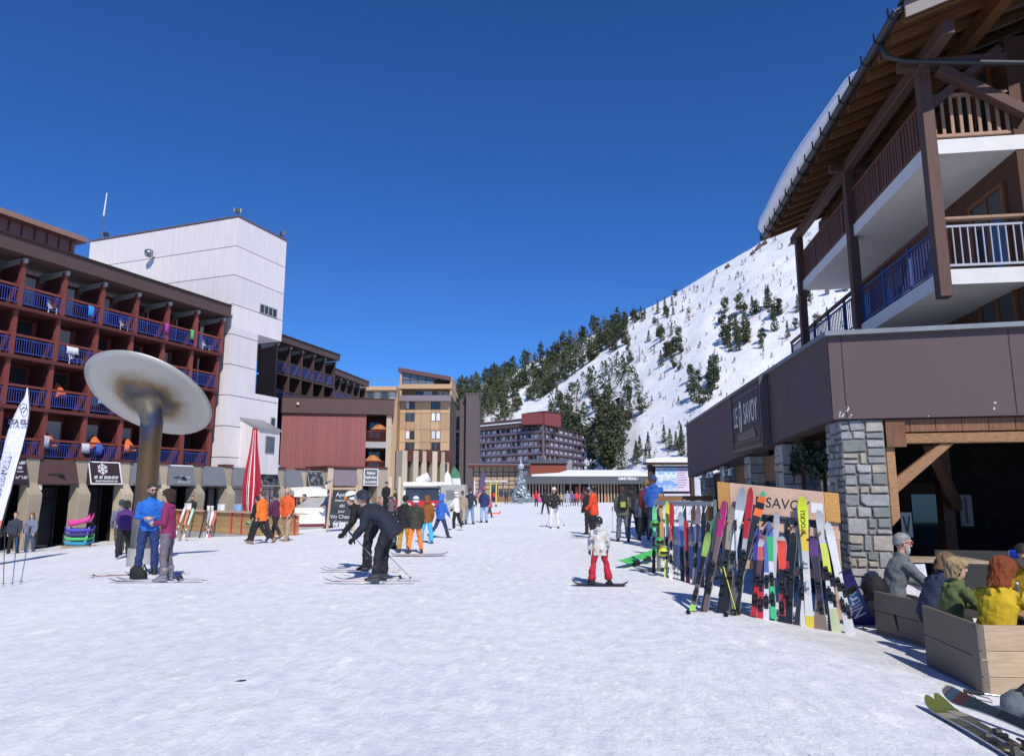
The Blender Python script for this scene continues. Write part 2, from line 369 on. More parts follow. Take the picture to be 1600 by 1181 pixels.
for (a, b), yr, off, n, hh, kinds, lab, grp in ZONES:
    for i in range(n):
        px = rnd.uniform(a, b)
        if off: py = interp(RIDGE, px, 1) + rnd.uniform(*off)
        else: py = rnd.uniform(*yr)
        lim = 641 - .75 * (px - 835); l2 = 666 - .88 * (px - 760)
        if grp == 'trees in the band below the skyline': py = min(py, lim - 10); py = max(py, interp(RIDGE, px, 1) - 2)
        if grp == 'trees halfway up the hill' and (py < lim + 16 or rnd.random() < (px - 900) / 190): continue
        if grp == 'trees in the wood behind the far blocks' and abs(py - l2) < 9: continue
        k = rnd.choice(kinds); hp = rnd.uniform(*hh) * (.8 if k == 'larch' else 1)
        q = (hp - hh[0]) / (hh[1] - hh[0] + .01); dy = py - interp(RIDGE, px, 1); wh = next(w for lim, w in WHERE if px < lim)
        lab = ('tall ' if q > .66 else 'small ' if q < .33 else 'medium ') + {'pine': 'rounded dark pine', 'spruce': 'pointed spruce', 'larch': 'bare brown larch'}[k] + (' on the skyline' if dy < 13 else ' just below the skyline' if dy < 42 else ' midway down the hill' if dy < 110 else ' near the hill foot') + ', ' + wh
        tree(k, px, py, hp, lab, 'hill trees ' + wh)
# the rest of the wood, past the ones that can be told apart
wd = MB(); rg = random.Random(19)
for i in range(950):
    u = rg.random()
    if u < .62: px = rg.uniform(705, 972); py = interp(RIDGE, px, 1) + rg.uniform(0, 80)
    elif u < .78: px = 858 + 140 * rg.random() ** 1.6; py = rg.uniform(572, 668)
    else: px = rg.uniform(705, 800); py = rg.uniform(625, 705)
    if (px > 790 and abs(py - 641 + .75 * (px - 835)) < 13) or (px < 825 and abs(py - 666 + .88 * (px - 760)) < 8): continue
    if u < .62 and px > 790 and py > 641 - .75 * (px - 835): continue
    p = surf(px, py); H = rg.uniform(12, 27) * p.y / F; bare = rg.random() < .22; cs = []
    for k in range(46):
        z = rg.random(); r = H * .29 * math.sin(math.pi * min(1, z * .75 + .22)) * rg.uniform(.5, 1.05); a = rg.uniform(0, 6.28); cs.append((p + Vector((r * math.cos(a), r * math.sin(a), H * (.06 + .94 * z))), Vector((math.cos(a), math.sin(a), .2))))
    cards(wd, cs, H * (.05 if bare else .1), rg, 2 if bare else rg.choice((0, 0, 1)))
tag(wd.build('hillside_wood', [NEED[0], NEED[1], M_TWIG], fix=False), 'mass of smaller conifers and larches filling the hillside wood', kind='stuff')
# shrubs and saplings too small to single out
s = MB()
for i in range(560):
    px = rnd.uniform(940, 1330); ry = interp(RIDGE, px, 1); py = ry + 4 + (735 - ry) * rnd.random() ** 1.15
    if px < 1010 and py > 660: continue
    p = surf(px, py); H = rnd.uniform(3, 11) * p.y / F; rg = random.Random(i)
    cs = [(p + Vector((rg.gauss(0, .2) * (1 - q) * H, rg.gauss(0, .2) * (1 - q) * H, q * H)), Vector((rg.gauss(0, 1), rg.gauss(0, 1), .2)).normalized()) for q in [rg.random() for _ in range(26)]]
    cards(s, cs, H * .14, rg, rg.choice((0, 0, 0, 1)))
tag(s.build('hill_scrub', [NEED[1], M_TWIG], fix=False), 'low scrub and saplings dotted over the open snow slope', kind='stuff')
M_ROCK = mat('crag_rock', (.11, .085, .075), .9, var=.5, vs=1.2, bump=.5)
rk = MB()
for px, py in ((1188, 383), (1184, 387), (1196, 378), (1177, 394), (1138, 415)):
    p = surf(px, py + 3); rg = random.Random(px)
    rings = [[p + Vector((math.cos(a) * r * rg.uniform(.7, 1.3), math.sin(a) * r * rg.uniform(.7, 1.3), z)) for a in [k * math.pi / 4 for k in range(8)]] for z, r in ((-3, 3.2), (.6, 2.4), (2.2, 1.3), (3.6, .4))]
    rk.loft(rings)
tag(rk.build('ridge_rocks', M_ROCK), 'brown rocks breaking the snow along the crest', kind='stuff')
# ------------------------------------------------------------------ balcony buildings
def rail_mesh(L, h, mat_, gap=.115, t=.018):
    m = MB(); m.box(0, -t, h - .04, L, t, h); m.box(0, -t, 0, L, t, .035)
    n = max(2, int(L / gap))
    for i in range(n + 1):
        x = i * (L - t) / n; m.box(x, -t / 2, .035, x + t, t / 2, h - .04)
    return m.mesh('railing', mat_, fix=False)
def win_mesh(w, h, glass):
    m = MB(); m.box(0, 0, 0, w, .03, h); return m.mesh('pane', glass, fix=False)
def frame_mesh(w, h, b, mat_, mull=True):
    m = MB(); m.box(-b, -.04, -b, 0, .05, h + b); m.box(w, -.04, -b, w + b, .05, h + b); m.box(0, -.04, -b, w, .05, 0); m.box(0, -.04, h, w, .05, h + b)
    if mull: m.box(w / 2 - b / 2, -.03, 0, w / 2 + b / 2, .05, h)
    return m.mesh('window_frame', mat_, fix=False)
def balcony_block(root, s0, bay, nb, floors, rails, top, wallm, postm, railm, slabm, dep=1.6, steps=None, brackets=True, fascia=None, skip=()):
    """floors: slab heights, rails: (bottom, top of blue railing, top of timber handrail) above each slab"""
    steps = steps or [0] * len(floors); L = bay * nb
    mw = {}
    rm = rail_mesh(bay - .2, rails[1] - rails[0], railm)
    pn = win_mesh(.82, 1.45, M_GLASS); cu = win_mesh(.82, 1.45, M_CURT_REFL); fr = frame_mesh(1.7, 1.45, .07, wallm)
    hr = MB().box(0, -.05, 0, bay - .2, .05, .11).mesh('handrail', postm)
    for i, z in enumerate(floors):
        y = steps[i]; z2 = floors[i + 1] if i + 1 < len(floors) else top
        MB().box(s0 - .1, y - .02, z - .17, s0 + L + .1, dep, z).build('balcony_slab', slabm, root)
        MB().box(s0 - .1, dep, z, s0 + L + .1, dep + .2, z2 - .17).build('wall', wallm, root)
        pm = MB().box(-.1, 0, 0, .1, .2, z2 - z - .17).mesh('post', postm)
        part = MB().box(-.05, .2, 0, .05, dep, z2 - z - .17).mesh('partition', M_DRED if wallm is M_RED else wallm)
        for k in range(nb + 1):
            x = s0 + k * bay
            inst('post', pm, root, (x, y, z)); inst('partition', part, root, (x, y + .001, z))
        for k in range(nb):
            x = s0 + k * bay
            if (i, k) in skip: continue
            inst('railing', rm, root, (x + .1, y + .08, z + rails[0])); inst('handrail', hr, root, (x + .1, y + .08, z + rails[2] - .11))
            f = inst('window_frame', fr, root, (x + .22, dep - .03, z + .62))
            for q in range(2): inst('pane', cu if rnd.random() < .55 else pn, f, (q * .87, -.005 if q else -.006, 0))
        if brackets and i == len(floors) - 1:
            bm_ = MB().prism([(-.09, y - .12, top - .1), (-.09, 1.5, top - .1), (-.09, 1.5, top - .5), (-.09, y - .12, top - .3)], (.18, 0, 0)).mesh('bracket', M_GREYC)
            for k in range(nb + 1): inst('bracket', bm_, root, (s0 + k * bay, 0, 0))
    if fascia:
        MB().box(s0 - .5, steps[-1] - .35, top, s0 + L + .25, 7, top + fascia).build('roof', M_BROWN, root)
        MB().box(s0 - .5, steps[-1] - .45, top + fascia, s0 + L + .25, 7, top + fascia + .06).build('roof_edge', M_DKW, root)

FO = Vector((-24.29, 31.9, 0)); FR = math.atan2(.9252, .3795)
def floc(s, y, z):                      # facade coordinates -> world
    return FO + Vector((.3795 * s - .9252 * y, .9252 * s + .3795 * y, z))
b = thing('apartment_building', 'red timber apartment building with rows of blue railed balconies', 'building', FO, FR)
FL = [3.22, 5.72, 8.1, 10.42]; ST = [0, -.1, -.25, -.45]
balcony_block(b, .98 - 2.12 * 4, 2.12, 10, FL, (.14, .82, 1.02), 12.85, M_RED, M_RED, M_BLUE, M_DRED, 1.6, ST, True, .72)
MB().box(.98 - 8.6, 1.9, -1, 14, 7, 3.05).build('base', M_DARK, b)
MB().box(-8, 2.2, 13.64, 5.2, 9, 15.35).build('attic_wall', wood('attic_boards', (.27, .12, .115), .25, 2), b)
bat = MB().box(-.03, 2.14, 13.64, .03, 2.2, 15.35).mesh('batten', M_RED)
for k in range(20): inst('batten', bat, b, (-7.6 + k * .66, 0, 0))
MB().prism([(-8, 1.6, 15.35), (5.5, 1.6, 15.35), (5.5, 9, 15.35), (-8, 9, 15.35)], (0, 0, .28)).build('attic_roof', mat('attic_roof', (.3, .17, .13), .6), b)
MB().box(5.25, 2.5, 13.64, 7.6, 5, 14.75).build('vent_housing', M_WHITEP, b)

# things left out on the balconies
def chair(loc, rz, col, label, grp='chairs left on the balconies'):
    c = thing('balcony_chair', label, 'chair', loc, rz, grp); m = paint(col, .5)
    MB().box(-.22, -.22, .4, .22, .22, .44).build('seat', m, c); MB().prism([(-.22, .2, .44), (.22, .2, .44), (.22, .3, .9), (-.22, .3, .9)], (0, .03, 0)).build('backrest', m, c)
    lm = MB().box(-.02, -.02, 0, .02, .02, .4).mesh('leg', m)
    for x in (-.2, .2):
        for y in (-.2, .2): inst('leg', lm, c, (x, y, 0))
def towel(s, i, w, h, col, label, zt=1.0):
    w *= .72; h *= .72
    y = ST[i]; m = MB(); z = FL[i] + zt; n = 8
    rings = [[(s + w * k / n, y + .01 - .06 * (q > .1) - .02 * math.sin(k * 2.1 + q * 3), z + .02 - q * h - .03 * math.sin(k * 1.7) * q) for k in range(n + 1)] for q in (-.0, .12, .5, 1)]
    m.loft(rings, cap=False, close=False)
    o = m.mesh('towel', fabric(col), smooth=True, fix=False)
    e = inst('towel', o, None, FO, (0, 0, FR)); md = e.modifiers.new('thick', 'SOLIDIFY'); md.thickness = .012
    tag(e, label, 'towel', 'towels and clothes drying on the balconies')
towel(4.4, 3, .45, .75, (.03, .3, .75), 'bright blue towel on the topmost balcony row', .85)
towel(9.2, 3, .4, .8, (.45, .05, .35), 'magenta towel on the topmost balcony row')
towel(11.1, 3, .35, .8, (.12, .6, .2), 'green towel on the topmost balcony row')
towel(3.6, 2, .9, .5, (.7, .7, .72), 'wide white cloth over the railing one row below the roof row', .86)
towel(6.0, 2, .35, .8, (.62, .52, .36), 'cream jacket hung on the railing one row below the roof row', .9)
towel(5.7, 1, .5, .45, (.45, .65, .8), 'pale blue towel on the second balcony row above the shops', .9)
towel(5.1, 0, .65, .7, (.65, .66, .7), 'white towel on the lowest balcony row', .9)
towel(5.9, 0, .55, .8, (.05, .13, .5), 'dark blue towel on the lowest balcony row beside a white one', .9)
towel(7.6, 0, .45, .55, (.75, .2, .12), 'orange red towel on the lowest balcony row', .98)
towel(3.1, 0, .4, .8, (.5, .48, .6), 'grey and white sweater drying on the lowest balcony row', 1.15)
for s, i, c, lb in ((3.1, 3, (.7, .7, .7), 'white chair on the topmost balcony behind blue bars'), (7.2, 3, (.6, .5, .35), 'tan chair on the topmost balcony row'), (13.1, 3, (.75, .75, .75), 'white chair on the last topmost balcony beside the tower'),
                    (4.6, 2, (.7, .7, .72), 'white chair on the balcony row under the roof row'), (5.6, 2, (.3, .4, .7), 'light blue chair on the balcony row under the roof row')):
    chair(floc(s, ST[i] + .6, FL[i]), FR + .4, c, lb)
for s, i, lb in ((3.6, 0, 'orange folded parasol on lowest balcony farthest from tower'), (6.2, 0, 'orange cloth tent on the lowest balcony behind blue towel'), (8.2, 0, 'orange cloth tent on the lowest balcony nearest the dish column'), (3.9, 1, 'orange cloth tent on the second balcony row')):
    m = MB(off=floc(s, .6, FL[i])); c0 = floc(s, .6, FL[i])
    m.loft([[c0 + Vector((math.cos(a) * r, math.sin(a) * r * .6, z)) for a in [k * math.pi / 4 for k in range(8)]] for z, r in ((.7, .62), (1.0, .45), (1.45, .05))])
    tag(m.build('cloth_canopy', fabric((.62, .13, .03)), None, floc(s, .6, FL[i])), lb, 'canopy', 'orange cloth canopies on balconies')

# ------------------------------------------------------------------ white tower
TC = Vector((-18.38, 45, 0)); TR = math.atan2(.937, .35)
t = thing('concrete_tower', 'tall white panelled concrete stair tower with a cut out corner', 'tower', TC, TR)
TD = 5.0; TW = 13.65; NB, NT = 8.25, 12.35
for x1, z0, z1 in ((TD, -1, NB), (2.55, NB, NT), (TD, NT, 19.85)):
    MB().box(.05, .05, z0 + (.05 if z0 > 0 else 0), x1 - .05, TW - .05, z1 - (.05)).build('core', M_JOINT, t)
MB().box(2.5, .1, NB - .1, TD - .1, TW - .1, NB - .05).build('ledge', M_GREYC, t)
J = [-1, 1.85, 3.85, 5.85, 7.85, 9.87, 11.87, 13.87, 15.87, 17.87, 19.9]
for z0, z1 in zip(J, J[1:]):
    cuts = [z0] + [q for q in (NB, NT) if z0 < q < z1] + [z1]
    for a, c in zip(cuts, cuts[1:]):
        x1 = 2.55 if NB <= (a + c) / 2 <= NT else TD
        MB().box(0, 0, a + (.025 if a == z0 else 0), x1, TW, c - (.025 if c == z1 else 0)).build('panel', M_WHITEP, t)
MB().box(-.06, -.06, 19.9, TD + .06, TW + .06, 19.98).build('roof_edge', mat('roof_edge_brown', (.16, .1, .09), .6), t)
def tower_win(x0, z0, x1, z1, n):
    f = MB()
    f.box(x0 - .06, -.04, z0 - .06, x1 + .06, .02, z0); f.box(x0 - .06, -.04, z1, x1 + .06, .02, z1 + .06); f.box(x0 - .06, -.04, z0, x0, .02, z1); f.box(x1, -.04, z0, x1 + .06, .02, z1)
    for i in range(1, n): xx = x0 + (x1 - x0) * i / n; f.box(xx - .03, -.035, z0, xx + .03, .02, z1)
    fo = f.build('window', M_GREYC, t)
    MB().box(x0, -.012, z0, x1, .0, z1).build('pane', M_GLASS, fo)
tower_win(2.6, 13.95, 4.3, 14.5, 4); tower_win(4.35, 6.15, 4.75, 6.75, 1); tower_win(4.35, 3.9, 4.8, 4.6, 1)
hx0, hx1 = 1.4, 3.5
MB().prism([(hx0, 0, 2.8), (hx0, 0, 6.45), (hx0, -1.5, 5.75), (hx0, -1.5, 2.8)], (hx1 - hx0, 0, 0)).build('vent_housing', M_WHITEP, t)
MB().prism([(hx0 - .08, .0, 6.52), (hx0 - .08, -1.62, 5.77), (hx0 - .08, -1.62, 5.65), (hx0 - .08, 0, 6.4)], (hx1 - hx0 + .16, 0, 0)).build('housing_roof', mat('zinc', (.3, .3, .3), .5, .4), t)
lv = MB().box(2.1, -1.56, 4.2, 2.95, -1.5, 5.3); lo = lv.build('louvre', M_STEEL, t)
for k in range(9): MB().prism([(2.14, -1.56, 4.26 + k * .115), (2.14, -1.6, 4.26 + k * .115), (2.14, -1.56, 4.33 + k * .115)], (.77, 0, 0)).build('slat', M_METAL, lo)
def floodlight(loc, rz, label):
    f = thing('floodlight', label, 'floodlight', loc, rz, 'floodlights on the white tower')
    MB().box(-.03, -.03, 0, .03, .03, .3).build('bracket', M_STEEL, f)
    MB().prism([(-.24, -.18, .26), (-.24, -.12, .62), (-.24, .1, .56), (-.24, .1, .34)], (.48, 0, 0)).build('housing', M_STEEL, f, bev=.02)
    MB().prism([(-.2, -.185, .3), (-.2, -.13, .59), (-.2, -.15, .59), (-.2, -.2, .3)], (.4, 0, 0)).build('lens', M_GLASS, f)
def tloc(x, y, z): return TC + Vector((.35 * x - .937 * y, .937 * x + .35 * y, z))
floodlight(tloc(.2, .3, 19.98), .3, 'floodlight on the nearest roof corner of the white tower'); floodlight(tloc(4.8, .2, 19.98), -.9, 'dark floodlight on the far roof corner of the white tower')
floodlight(tloc(.3, 12.6, 19.98), .8, 'square floodlight on the white tower roof beside the antenna')
fl = thing('wall_floodlight', 'round floodlight on an arm halfway along the white tower wall', 'floodlight', tloc(0, 7.2, 17.9))
W0 = Matrix.Rotation(TR, 3, 'Z')
MB().tube([W0 @ Vector(p) for p in ((0, 0, 0), (-.5, 0, .1))], .03, 6).build('arm', M_STEEL, fl)
MB().tube([W0 @ Vector(p) for p in ((-.42, .1, .3), (-.5, 0, .05), (-.55, -.05, -.02))], [.3, .26, .08], 12).build('lamp_head', M_METAL, fl, smooth=True)
an = thing('antenna', 'thin white tipped radio antenna above the tower roof', 'antenna', tloc(.4, 13.2, 19.9))
MB().tube([(0, 0, 0), (.1, 0, 2.3)], .035, 6).build('mast', M_STEEL, an); MB().tube([(.1, 0, 2.1), (.18, 0, 3.9)], [.06, .035], 6).build('aerial', M_WHITE, an)
MB().box(-.06, -.04, 2.0, .24, .04, 2.1).build('bracket', M_STEEL, an)

# ------------------------------------------------------------------ dark balcony blocks behind the tower
bk = wood('brown_timber', (.07, .04, .034), .25, 2)
def block(label, A, B, nb, zr, n):
    A = Vector(A); B = Vector(B); d = (B - A); L = d.length; rz = math.atan2(d.y, d.x)
    o = thing('apartment_building', label, 'building', (A.x, A.y, 0), rz)
    fl = [zr - .75 - 2.42 * (n - q) for q in range(n)]
    balcony_block(o, 0, L / nb, nb, fl, (.14, .85, 1.03), zr - .7, bk, bk, M_BLUE, bk, 1.6, None, True, .55)
    return o
block('dark brown timber block with blue balconies right behind the white tower', (-19.2, 56.5), (-16.6, 65), 5, 14.5, 4)
block('lower brown timber block stepping down behind the red wall', (-18.6, 69.5), (-16.75, 79.5), 6, 14.2, 4)

# ------------------------------------------------------------------ red boarded building
r0 = Vector((-18.7, 57, 0)); r1 = Vector((-10.05, 58.6, 0)); dv = r1 - r0; RL = dv.length
rb = thing('red_building', 'red boarded building with a brown roof band beside the white tower', 'building', r0, math.atan2(dv.y, dv.x))
xo = RL * .765; RT = 9.35
pink = wood('red_boards', (.285, .1, .095), .16, 2)
nbd = 44
bd = [MB().box(.006, 0, -1, xo / nbd - .006, .12 + .012 * q, RT - 1.35).mesh('board', pink) for q in range(2)]
for k in range(nbd): inst('board', bd[k % 2], rb, (k * xo / nbd, -.012 * (k % 2), 0))
MB().box(0, .14, -1, xo, 8, RT - 1.3).build('wall', M_DRED, rb)
MB().box(-.1, -.25, RT - 1.35, RL + .2, 8, RT - .08).build('fascia', M_BROWN, rb); MB().box(-.12, -.3, RT - .08, RL + .22, 8, RT).build('roof_edge', M_DKW, rb)
MB().box(RL - .42, .02, -1, RL, 8, RT - 1.36).build('pier', M_CONC, rb)
MB().box(xo, 2.2, -1, RL - .42, 2.4, RT - 1.36).build('back_wall', M_DRED, rb)
for z in (3.25, 5.75):
    MB().box(xo, .03, z - .5, RL - .42, 2.2, z).build('balcony_slab', M_GREYC, rb)
    inst('railing', rail_mesh(RL - .42 - xo, .9, M_REDH, .16, .03), rb, (xo, .1, z))
    f = inst('window_frame', frame_mesh(.9, 1.3, .06, M_DRED), rb, (xo + .25, 2.15, z + .5)); inst('pane', win_mesh(.9, 1.3, M_GLASS), f, (0, -.004, 0))
for z in (3.5, 6.1):
    c0 = r0 + dv * (.83 + .05 * (z > 4)) + Vector((-.1, .8, z - .2))
    e = MB(off=c0); e.loft([[c0 + Vector((math.cos(a) * r, math.sin(a) * r, q)) for a in [k * math.pi / 4 for k in range(8)]] for q, r in ((.9, .75), (1.25, .4), (1.5, .05))])
    tag(e.build('balcony_parasol', fabric((.42, .17, .06)), None, c0), 'ochre parasol on the ' + ('lower' if z < 4 else 'upper') + ' balcony of the red boarded building', 'parasol')
wl_ = thing('wall_lamp', 'small white lamp on the brown band of the red building', 'lamp', at(466, 632, 57.0))
MB().tube([(0, 0, .08), (0, -.12, .04), (0, -.2, 0)], [.05, .12, .09], 8).build('lamp_head', M_WHITE, wl_, smooth=True); MB().box(-.05, -.04, .02, .05, .12, .14).build('bracket', M_WHITE, wl_)

# ------------------------------------------------------------------ arcade of shops
AS, AB, AY, AT = 8.98, 2.42, -1.31, 3.2
ar = thing('shop_arcade', 'row of shops under pebbled concrete fins along the red building', 'building', FO, FR)
fin = MB().prism([(0, .1, -1.3), (0, -.38, -1.3), (0, -.62, 1.25), (0, -.62, 1.55), (0, -.22, 2.05), (0, -.22, AT), (0, .1, AT)], (.62, 0, 0)).mesh('pillar', M_CONC, bev=.02)
cap = MB().box(-.06, -.3, AT, .68, .3, AT + .13).mesh('pillar_cap', M_DRED)
glz = MB().box(0, 0, 0, AB - .62, .03, 2.85).mesh('pane', M_GLASS)
dfr = MB()
for x in (0, .85, AB - .7): dfr.box(x, -.05, 0, x + .07, .06, 2.9)
dfr.box(0, -.05, 2.2, AB - .62, .06, 2.27); dfr = dfr.mesh('shop_frame', M_BLACK)
S = [AS + AB * k for k in range(-5, 7)]
for i, s_ in enumerate(S):
    inst('pillar', fin, ar, (s_ - .31, AY, 0)); inst('pillar_cap', cap, ar, (s_ - .31, AY, 0))
    if i < len(S) - 1:
        f = inst('shop_frame', dfr, ar, (s_ + .31, AY + 1.0, -.98)); inst('pane', glz, f, (0, .08, 0))
MB().box(S[0], AY + .1, AT - .12, S[-1] + .3, 3, AT - .01).build('roof', M_DKW, ar)
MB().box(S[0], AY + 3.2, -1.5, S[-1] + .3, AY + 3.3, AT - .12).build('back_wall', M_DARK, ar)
MB().box(S[0], AY - .2, -1.6, S[-1] + .3, AY + 3.2, -.99).build('threshold', M_GREYC, ar)
p_end = floc(S[-1], AY, 0)
print('arcade end', p_end, py_of(p_end + Vector((0, 0, AT))))
ARC_Z = Matrix.Rotation(FR, 3, 'Z')
def aworld(s, y, z): return floc(s, y, z)
TEXTS = []
def text(body, size, loc, rot, m, parent=None, sx=1.0, ext=.006, name='lettering', bold=0, label=None):
    cu = bpy.data.curves.new(name, 'FONT'); cu.body = body; cu.size = size; cu.extrude = ext; cu.align_x = 'CENTER'; cu.align_y = 'CENTER'; cu.offset = bold; cu.resolution_u = 3
    o = bpy.data.objects.new(name, cu); cu.materials.append(m); mw = Matrix.Translation(loc) @ rot.to_4x4() @ Matrix.Diagonal((sx, 1, 1, 1))
    scene.collection.objects.link(o)
    if parent is not None:
        o.parent = parent
        mw = (Matrix.Translation(parent.location) @ parent.rotation_euler.to_matrix().to_4x4()).inverted() @ mw
    o.matrix_basis = mw; TEXTS.append(o); return o
RX90 = Matrix.Rotation(R(90), 3, 'X')
def sign_board(k, col, label, frame=None, frac=1.0):
    s_ = S[k] + .32; w = AB - .64
    o = thing('shop_sign', label, 'sign', floc(s_, AY, 0), FR, 'sign boxes between the arcade fins')
    MB().prism([(0, -.16, AT - .02), (0, -.5, 2.05), (0, -.46, 1.98), (0, .3, 1.98), (0, .3, AT - .02)], (w, 0, 0)).build('box', mat('sign_box', col, .5, var=.06), o)
    if frame:
        f = MB()
        for (xa, xb, q0, q1) in ((0, w, 0, .05), (0, w, .95, 1), (0, .05, .05, .95), (w - .05, w, .05, .95)):
            P = lambda x, q, e: (x, -.16 - .34 * q - e, AT - .02 - 1.15 * q)
            f.add([P(xa, q0, .03), P(xb, q0, .03), P(xb, q1, .03), P(xa, q1, .03), P(xa, q0, 0), P(xb, q0, 0), P(xb, q1, 0), P(xa, q1, 0)], [(0, 1, 2, 3), (0, 4, 5, 1), (1, 5, 6, 2), (2, 6, 7, 3), (3, 7, 4, 0)])
        f.build('border', frame, o)
    return o, w
tilt = Matrix.Rotation(FR, 3, 'Z') @ Matrix.Rotation(R(90 + 16.5), 3, 'X')
def sign_text(o, k, w, body, size, q, x=.5, **kw):
    return text(body, size, floc(S[k] + .32 + w * x, AY - .16 - .34 * q - .012, AT - .02 - 1.15 * q), tilt, M_WHITE, o, **kw)
kb = lambda k: k + 5          # bay index counted from the fin beside the orange jackets
BRN = (.085, .045, .04); GRY = (.17, .18, .2)
o, w = sign_board(kb(-4), (.03, .02, .022), 'dark brown outdoor shop sign half behind the white feather flag')
sign_text(o, kb(-4), w, 'MONTAGNE', .26, .22, bold=.012, sx=1.1); sign_text(o, kb(-4), w, 'GRANDES', .24, .42, bold=.012, sx=1.2); sign_text(o, kb(-4), w, 'OUTDOOR', .3, .8, sx=1.15)
MB().box(.2, -.37, 2.55, w - .2, -.35, 2.58).build('rule', M_WHITE, o)
sign_board(kb(-3), BRN, 'plain dark brown sign box beside the outdoor shop sign'); sign_board(kb(-5), BRN, 'plain brown sign box at the very edge of the photo')
o, w = sign_board(kb(-2), (.04, .022, .024), 'brown sign with a white snowflake, white border and lettering', M_WHITE)
P = lambda x, q, e: Vector((x, -.16 - .34 * q - e, AT - .02 - 1.15 * q))
sf = MB()
for a in range(6):
    c = P(w * .42, .33, .015); ax = Vector((1, 0, 0)); ay = (P(0, 0, 0) - P(0, 1, 0)).normalized(); dd = ax * math.cos(a * math.pi / 3 + .52) + ay * math.sin(a * math.pi / 3 + .52); e = ax * math.cos(a * math.pi / 3 + .52 + 1.57) + ay * math.sin(a * math.pi / 3 + .52 + 1.57)
    sf.beam(c + dd * .03, c + dd * .3, .05, .02, dd.cross(e)); sf.beam(c + dd * .14, c + dd * .24 + e * .1, .035, .02, dd.cross(e)); sf.beam(c + dd * .14, c + dd * .24 - e * .1, .035, .02, dd.cross(e))
sf.build('snowflake', M_WHITE, o)
sign_text(o, kb(-2), w, 'JULBRES', .3, .74, bold=.016, sx=1.25); sign_text(o, kb(-2), w, 'SNOWSHOP', .17, .88, bold=.008, sx=1.3)
sign_board(kb(-1), GRY, 'grey sign box beside the bronze dish column')
o, w = sign_board(kb(0), GRY, 'grey pizza shop sign with a white top edge'); sign_text(o, kb(0), w, 'Pizzas', .3, .62, .6, bold=.005); sign_text(o, kb(0), w, 'Restaurant', .2, .84, .55, bold=.003)
MB().box(0, -.2, AT - .1, w, -.12, AT - .02).build('border', M_WHITE, o)
sign_board(kb(1), GRY, 'plain grey sign box over the snack terrace'); sign_board(kb(2), GRY, 'plain grey sign box right behind the closed red parasol')
def picture_sign(k, label):
    o, w = sign_board(k, (.05, .055, .06), label, M_GREYC)
    pm, n, l, p = nodes_of('print_of_food'); tc = n.new('ShaderNodeTexCoord'); vo = n.new('ShaderNodeTexVoronoi'); vo.inputs['Scale'].default_value = 3.2
    rp = n.new('ShaderNodeValToRGB'); rp.color_ramp.elements[0].color = (.35, .37, .4, 1); rp.color_ramp.elements[1].color = (.03, .03, .035, 1); rp.color_ramp.elements[1].position = .6
    l.new(tc.outputs['Object'], vo.inputs[0]); l.new(vo.outputs[0], rp.inputs[0]); l.new(rp.outputs[0], p.inputs['Base Color'])
    q = MB(); q.add([P(.08, .08, .012), P(w - .08, .08, .012), P(w - .08, .92, .012), P(.08, .92, .012)], [(0, 1, 2, 3)]); q.build('print', pm, o, fix=False)
picture_sign(kb(3), 'grey picture sign right of the closed red parasol'); sign_board(kb(4), GRY, 'plain grey sign box above the white awning'); picture_sign(kb(5), 'grey picture sign behind the tip of the white awning')
# frontal end of the arcade
a0 = Vector((p_end.x, p_end.y, 0)); e0 = Vector((-10.15, 57.2, 0)); ev = e0 - a0; EL = ev.length; ER = math.atan2(ev.y, ev.x)
en = thing('arcade_end', 'concrete front of the arcade holding the residence sign', 'building', a0, ER)
def eloc(x, y, z): return a0 + Matrix.Rotation(ER, 3, 'Z') @ Vector((x, y, z))
en_x = [.3, EL * .52, EL - .55]
for x, w in ((.3, .5), (EL * .5, .55), (EL - .95, .95)): MB().box(x, -.2, -1, x + w, 1, AT + .25).build('pillar', M_CONC, en, bev=.02)
MB().box(.2, -.25, AT + .25, EL, 3, AT + .4).build('roof', M_DRED, en)
MB().box(.3, 2.4, -1, EL, 2.5, AT + .2).build('back_wall', M_DARK, en)
MB().prism([(.8, -.1, AT + .2), (.8, -.4, 2.1), (.8, .1, 2.1), (.8, .1, AT + .2)], (EL * .5 - .8, 0, 0)).build('canopy', mat('mauve_panel', (.2, .16, .18), .5), en)
for x in (EL * .5 + .9, EL - 1.7): MB().box(x, 2.3, -.6, x + .9, 2.4, 1.5).build('door', M_WHITE, en)
sg = thing('residence_sign', 'grey residence sign with white lettering on the arcade end', 'sign', eloc(EL * .5 + .62, -.3, 0), ER)
sw = EL * .5 - 1.65
MB().box(0, 0, 2.2, sw, .08, 3.4).build('panel', mat('sign_box', (.12, .13, .15), .5), sg)
f = MB(); f.box(-.06, -.03, 2.14, sw + .06, .05, 2.2); f.box(-.06, -.03, 3.4, sw + .06, .05, 3.46); f.box(-.06, -.03, 2.2, 0, .05, 3.4); f.box(sw, -.03, 2.2, sw + .06, .05, 3.4); f.build('border', M_WHITE, sg)
for q, tx in enumerate(('Résidence', 'Aiguille Rouge', 'Les Lanchettes')):
    text(tx, .3, eloc(EL * .5 + .62 + sw / 2, -.31, 3.12 - q * .34), Matrix.Rotation(ER, 3, 'Z') @ RX90, M_WHITE, sg, bold=.006, sx=.62)
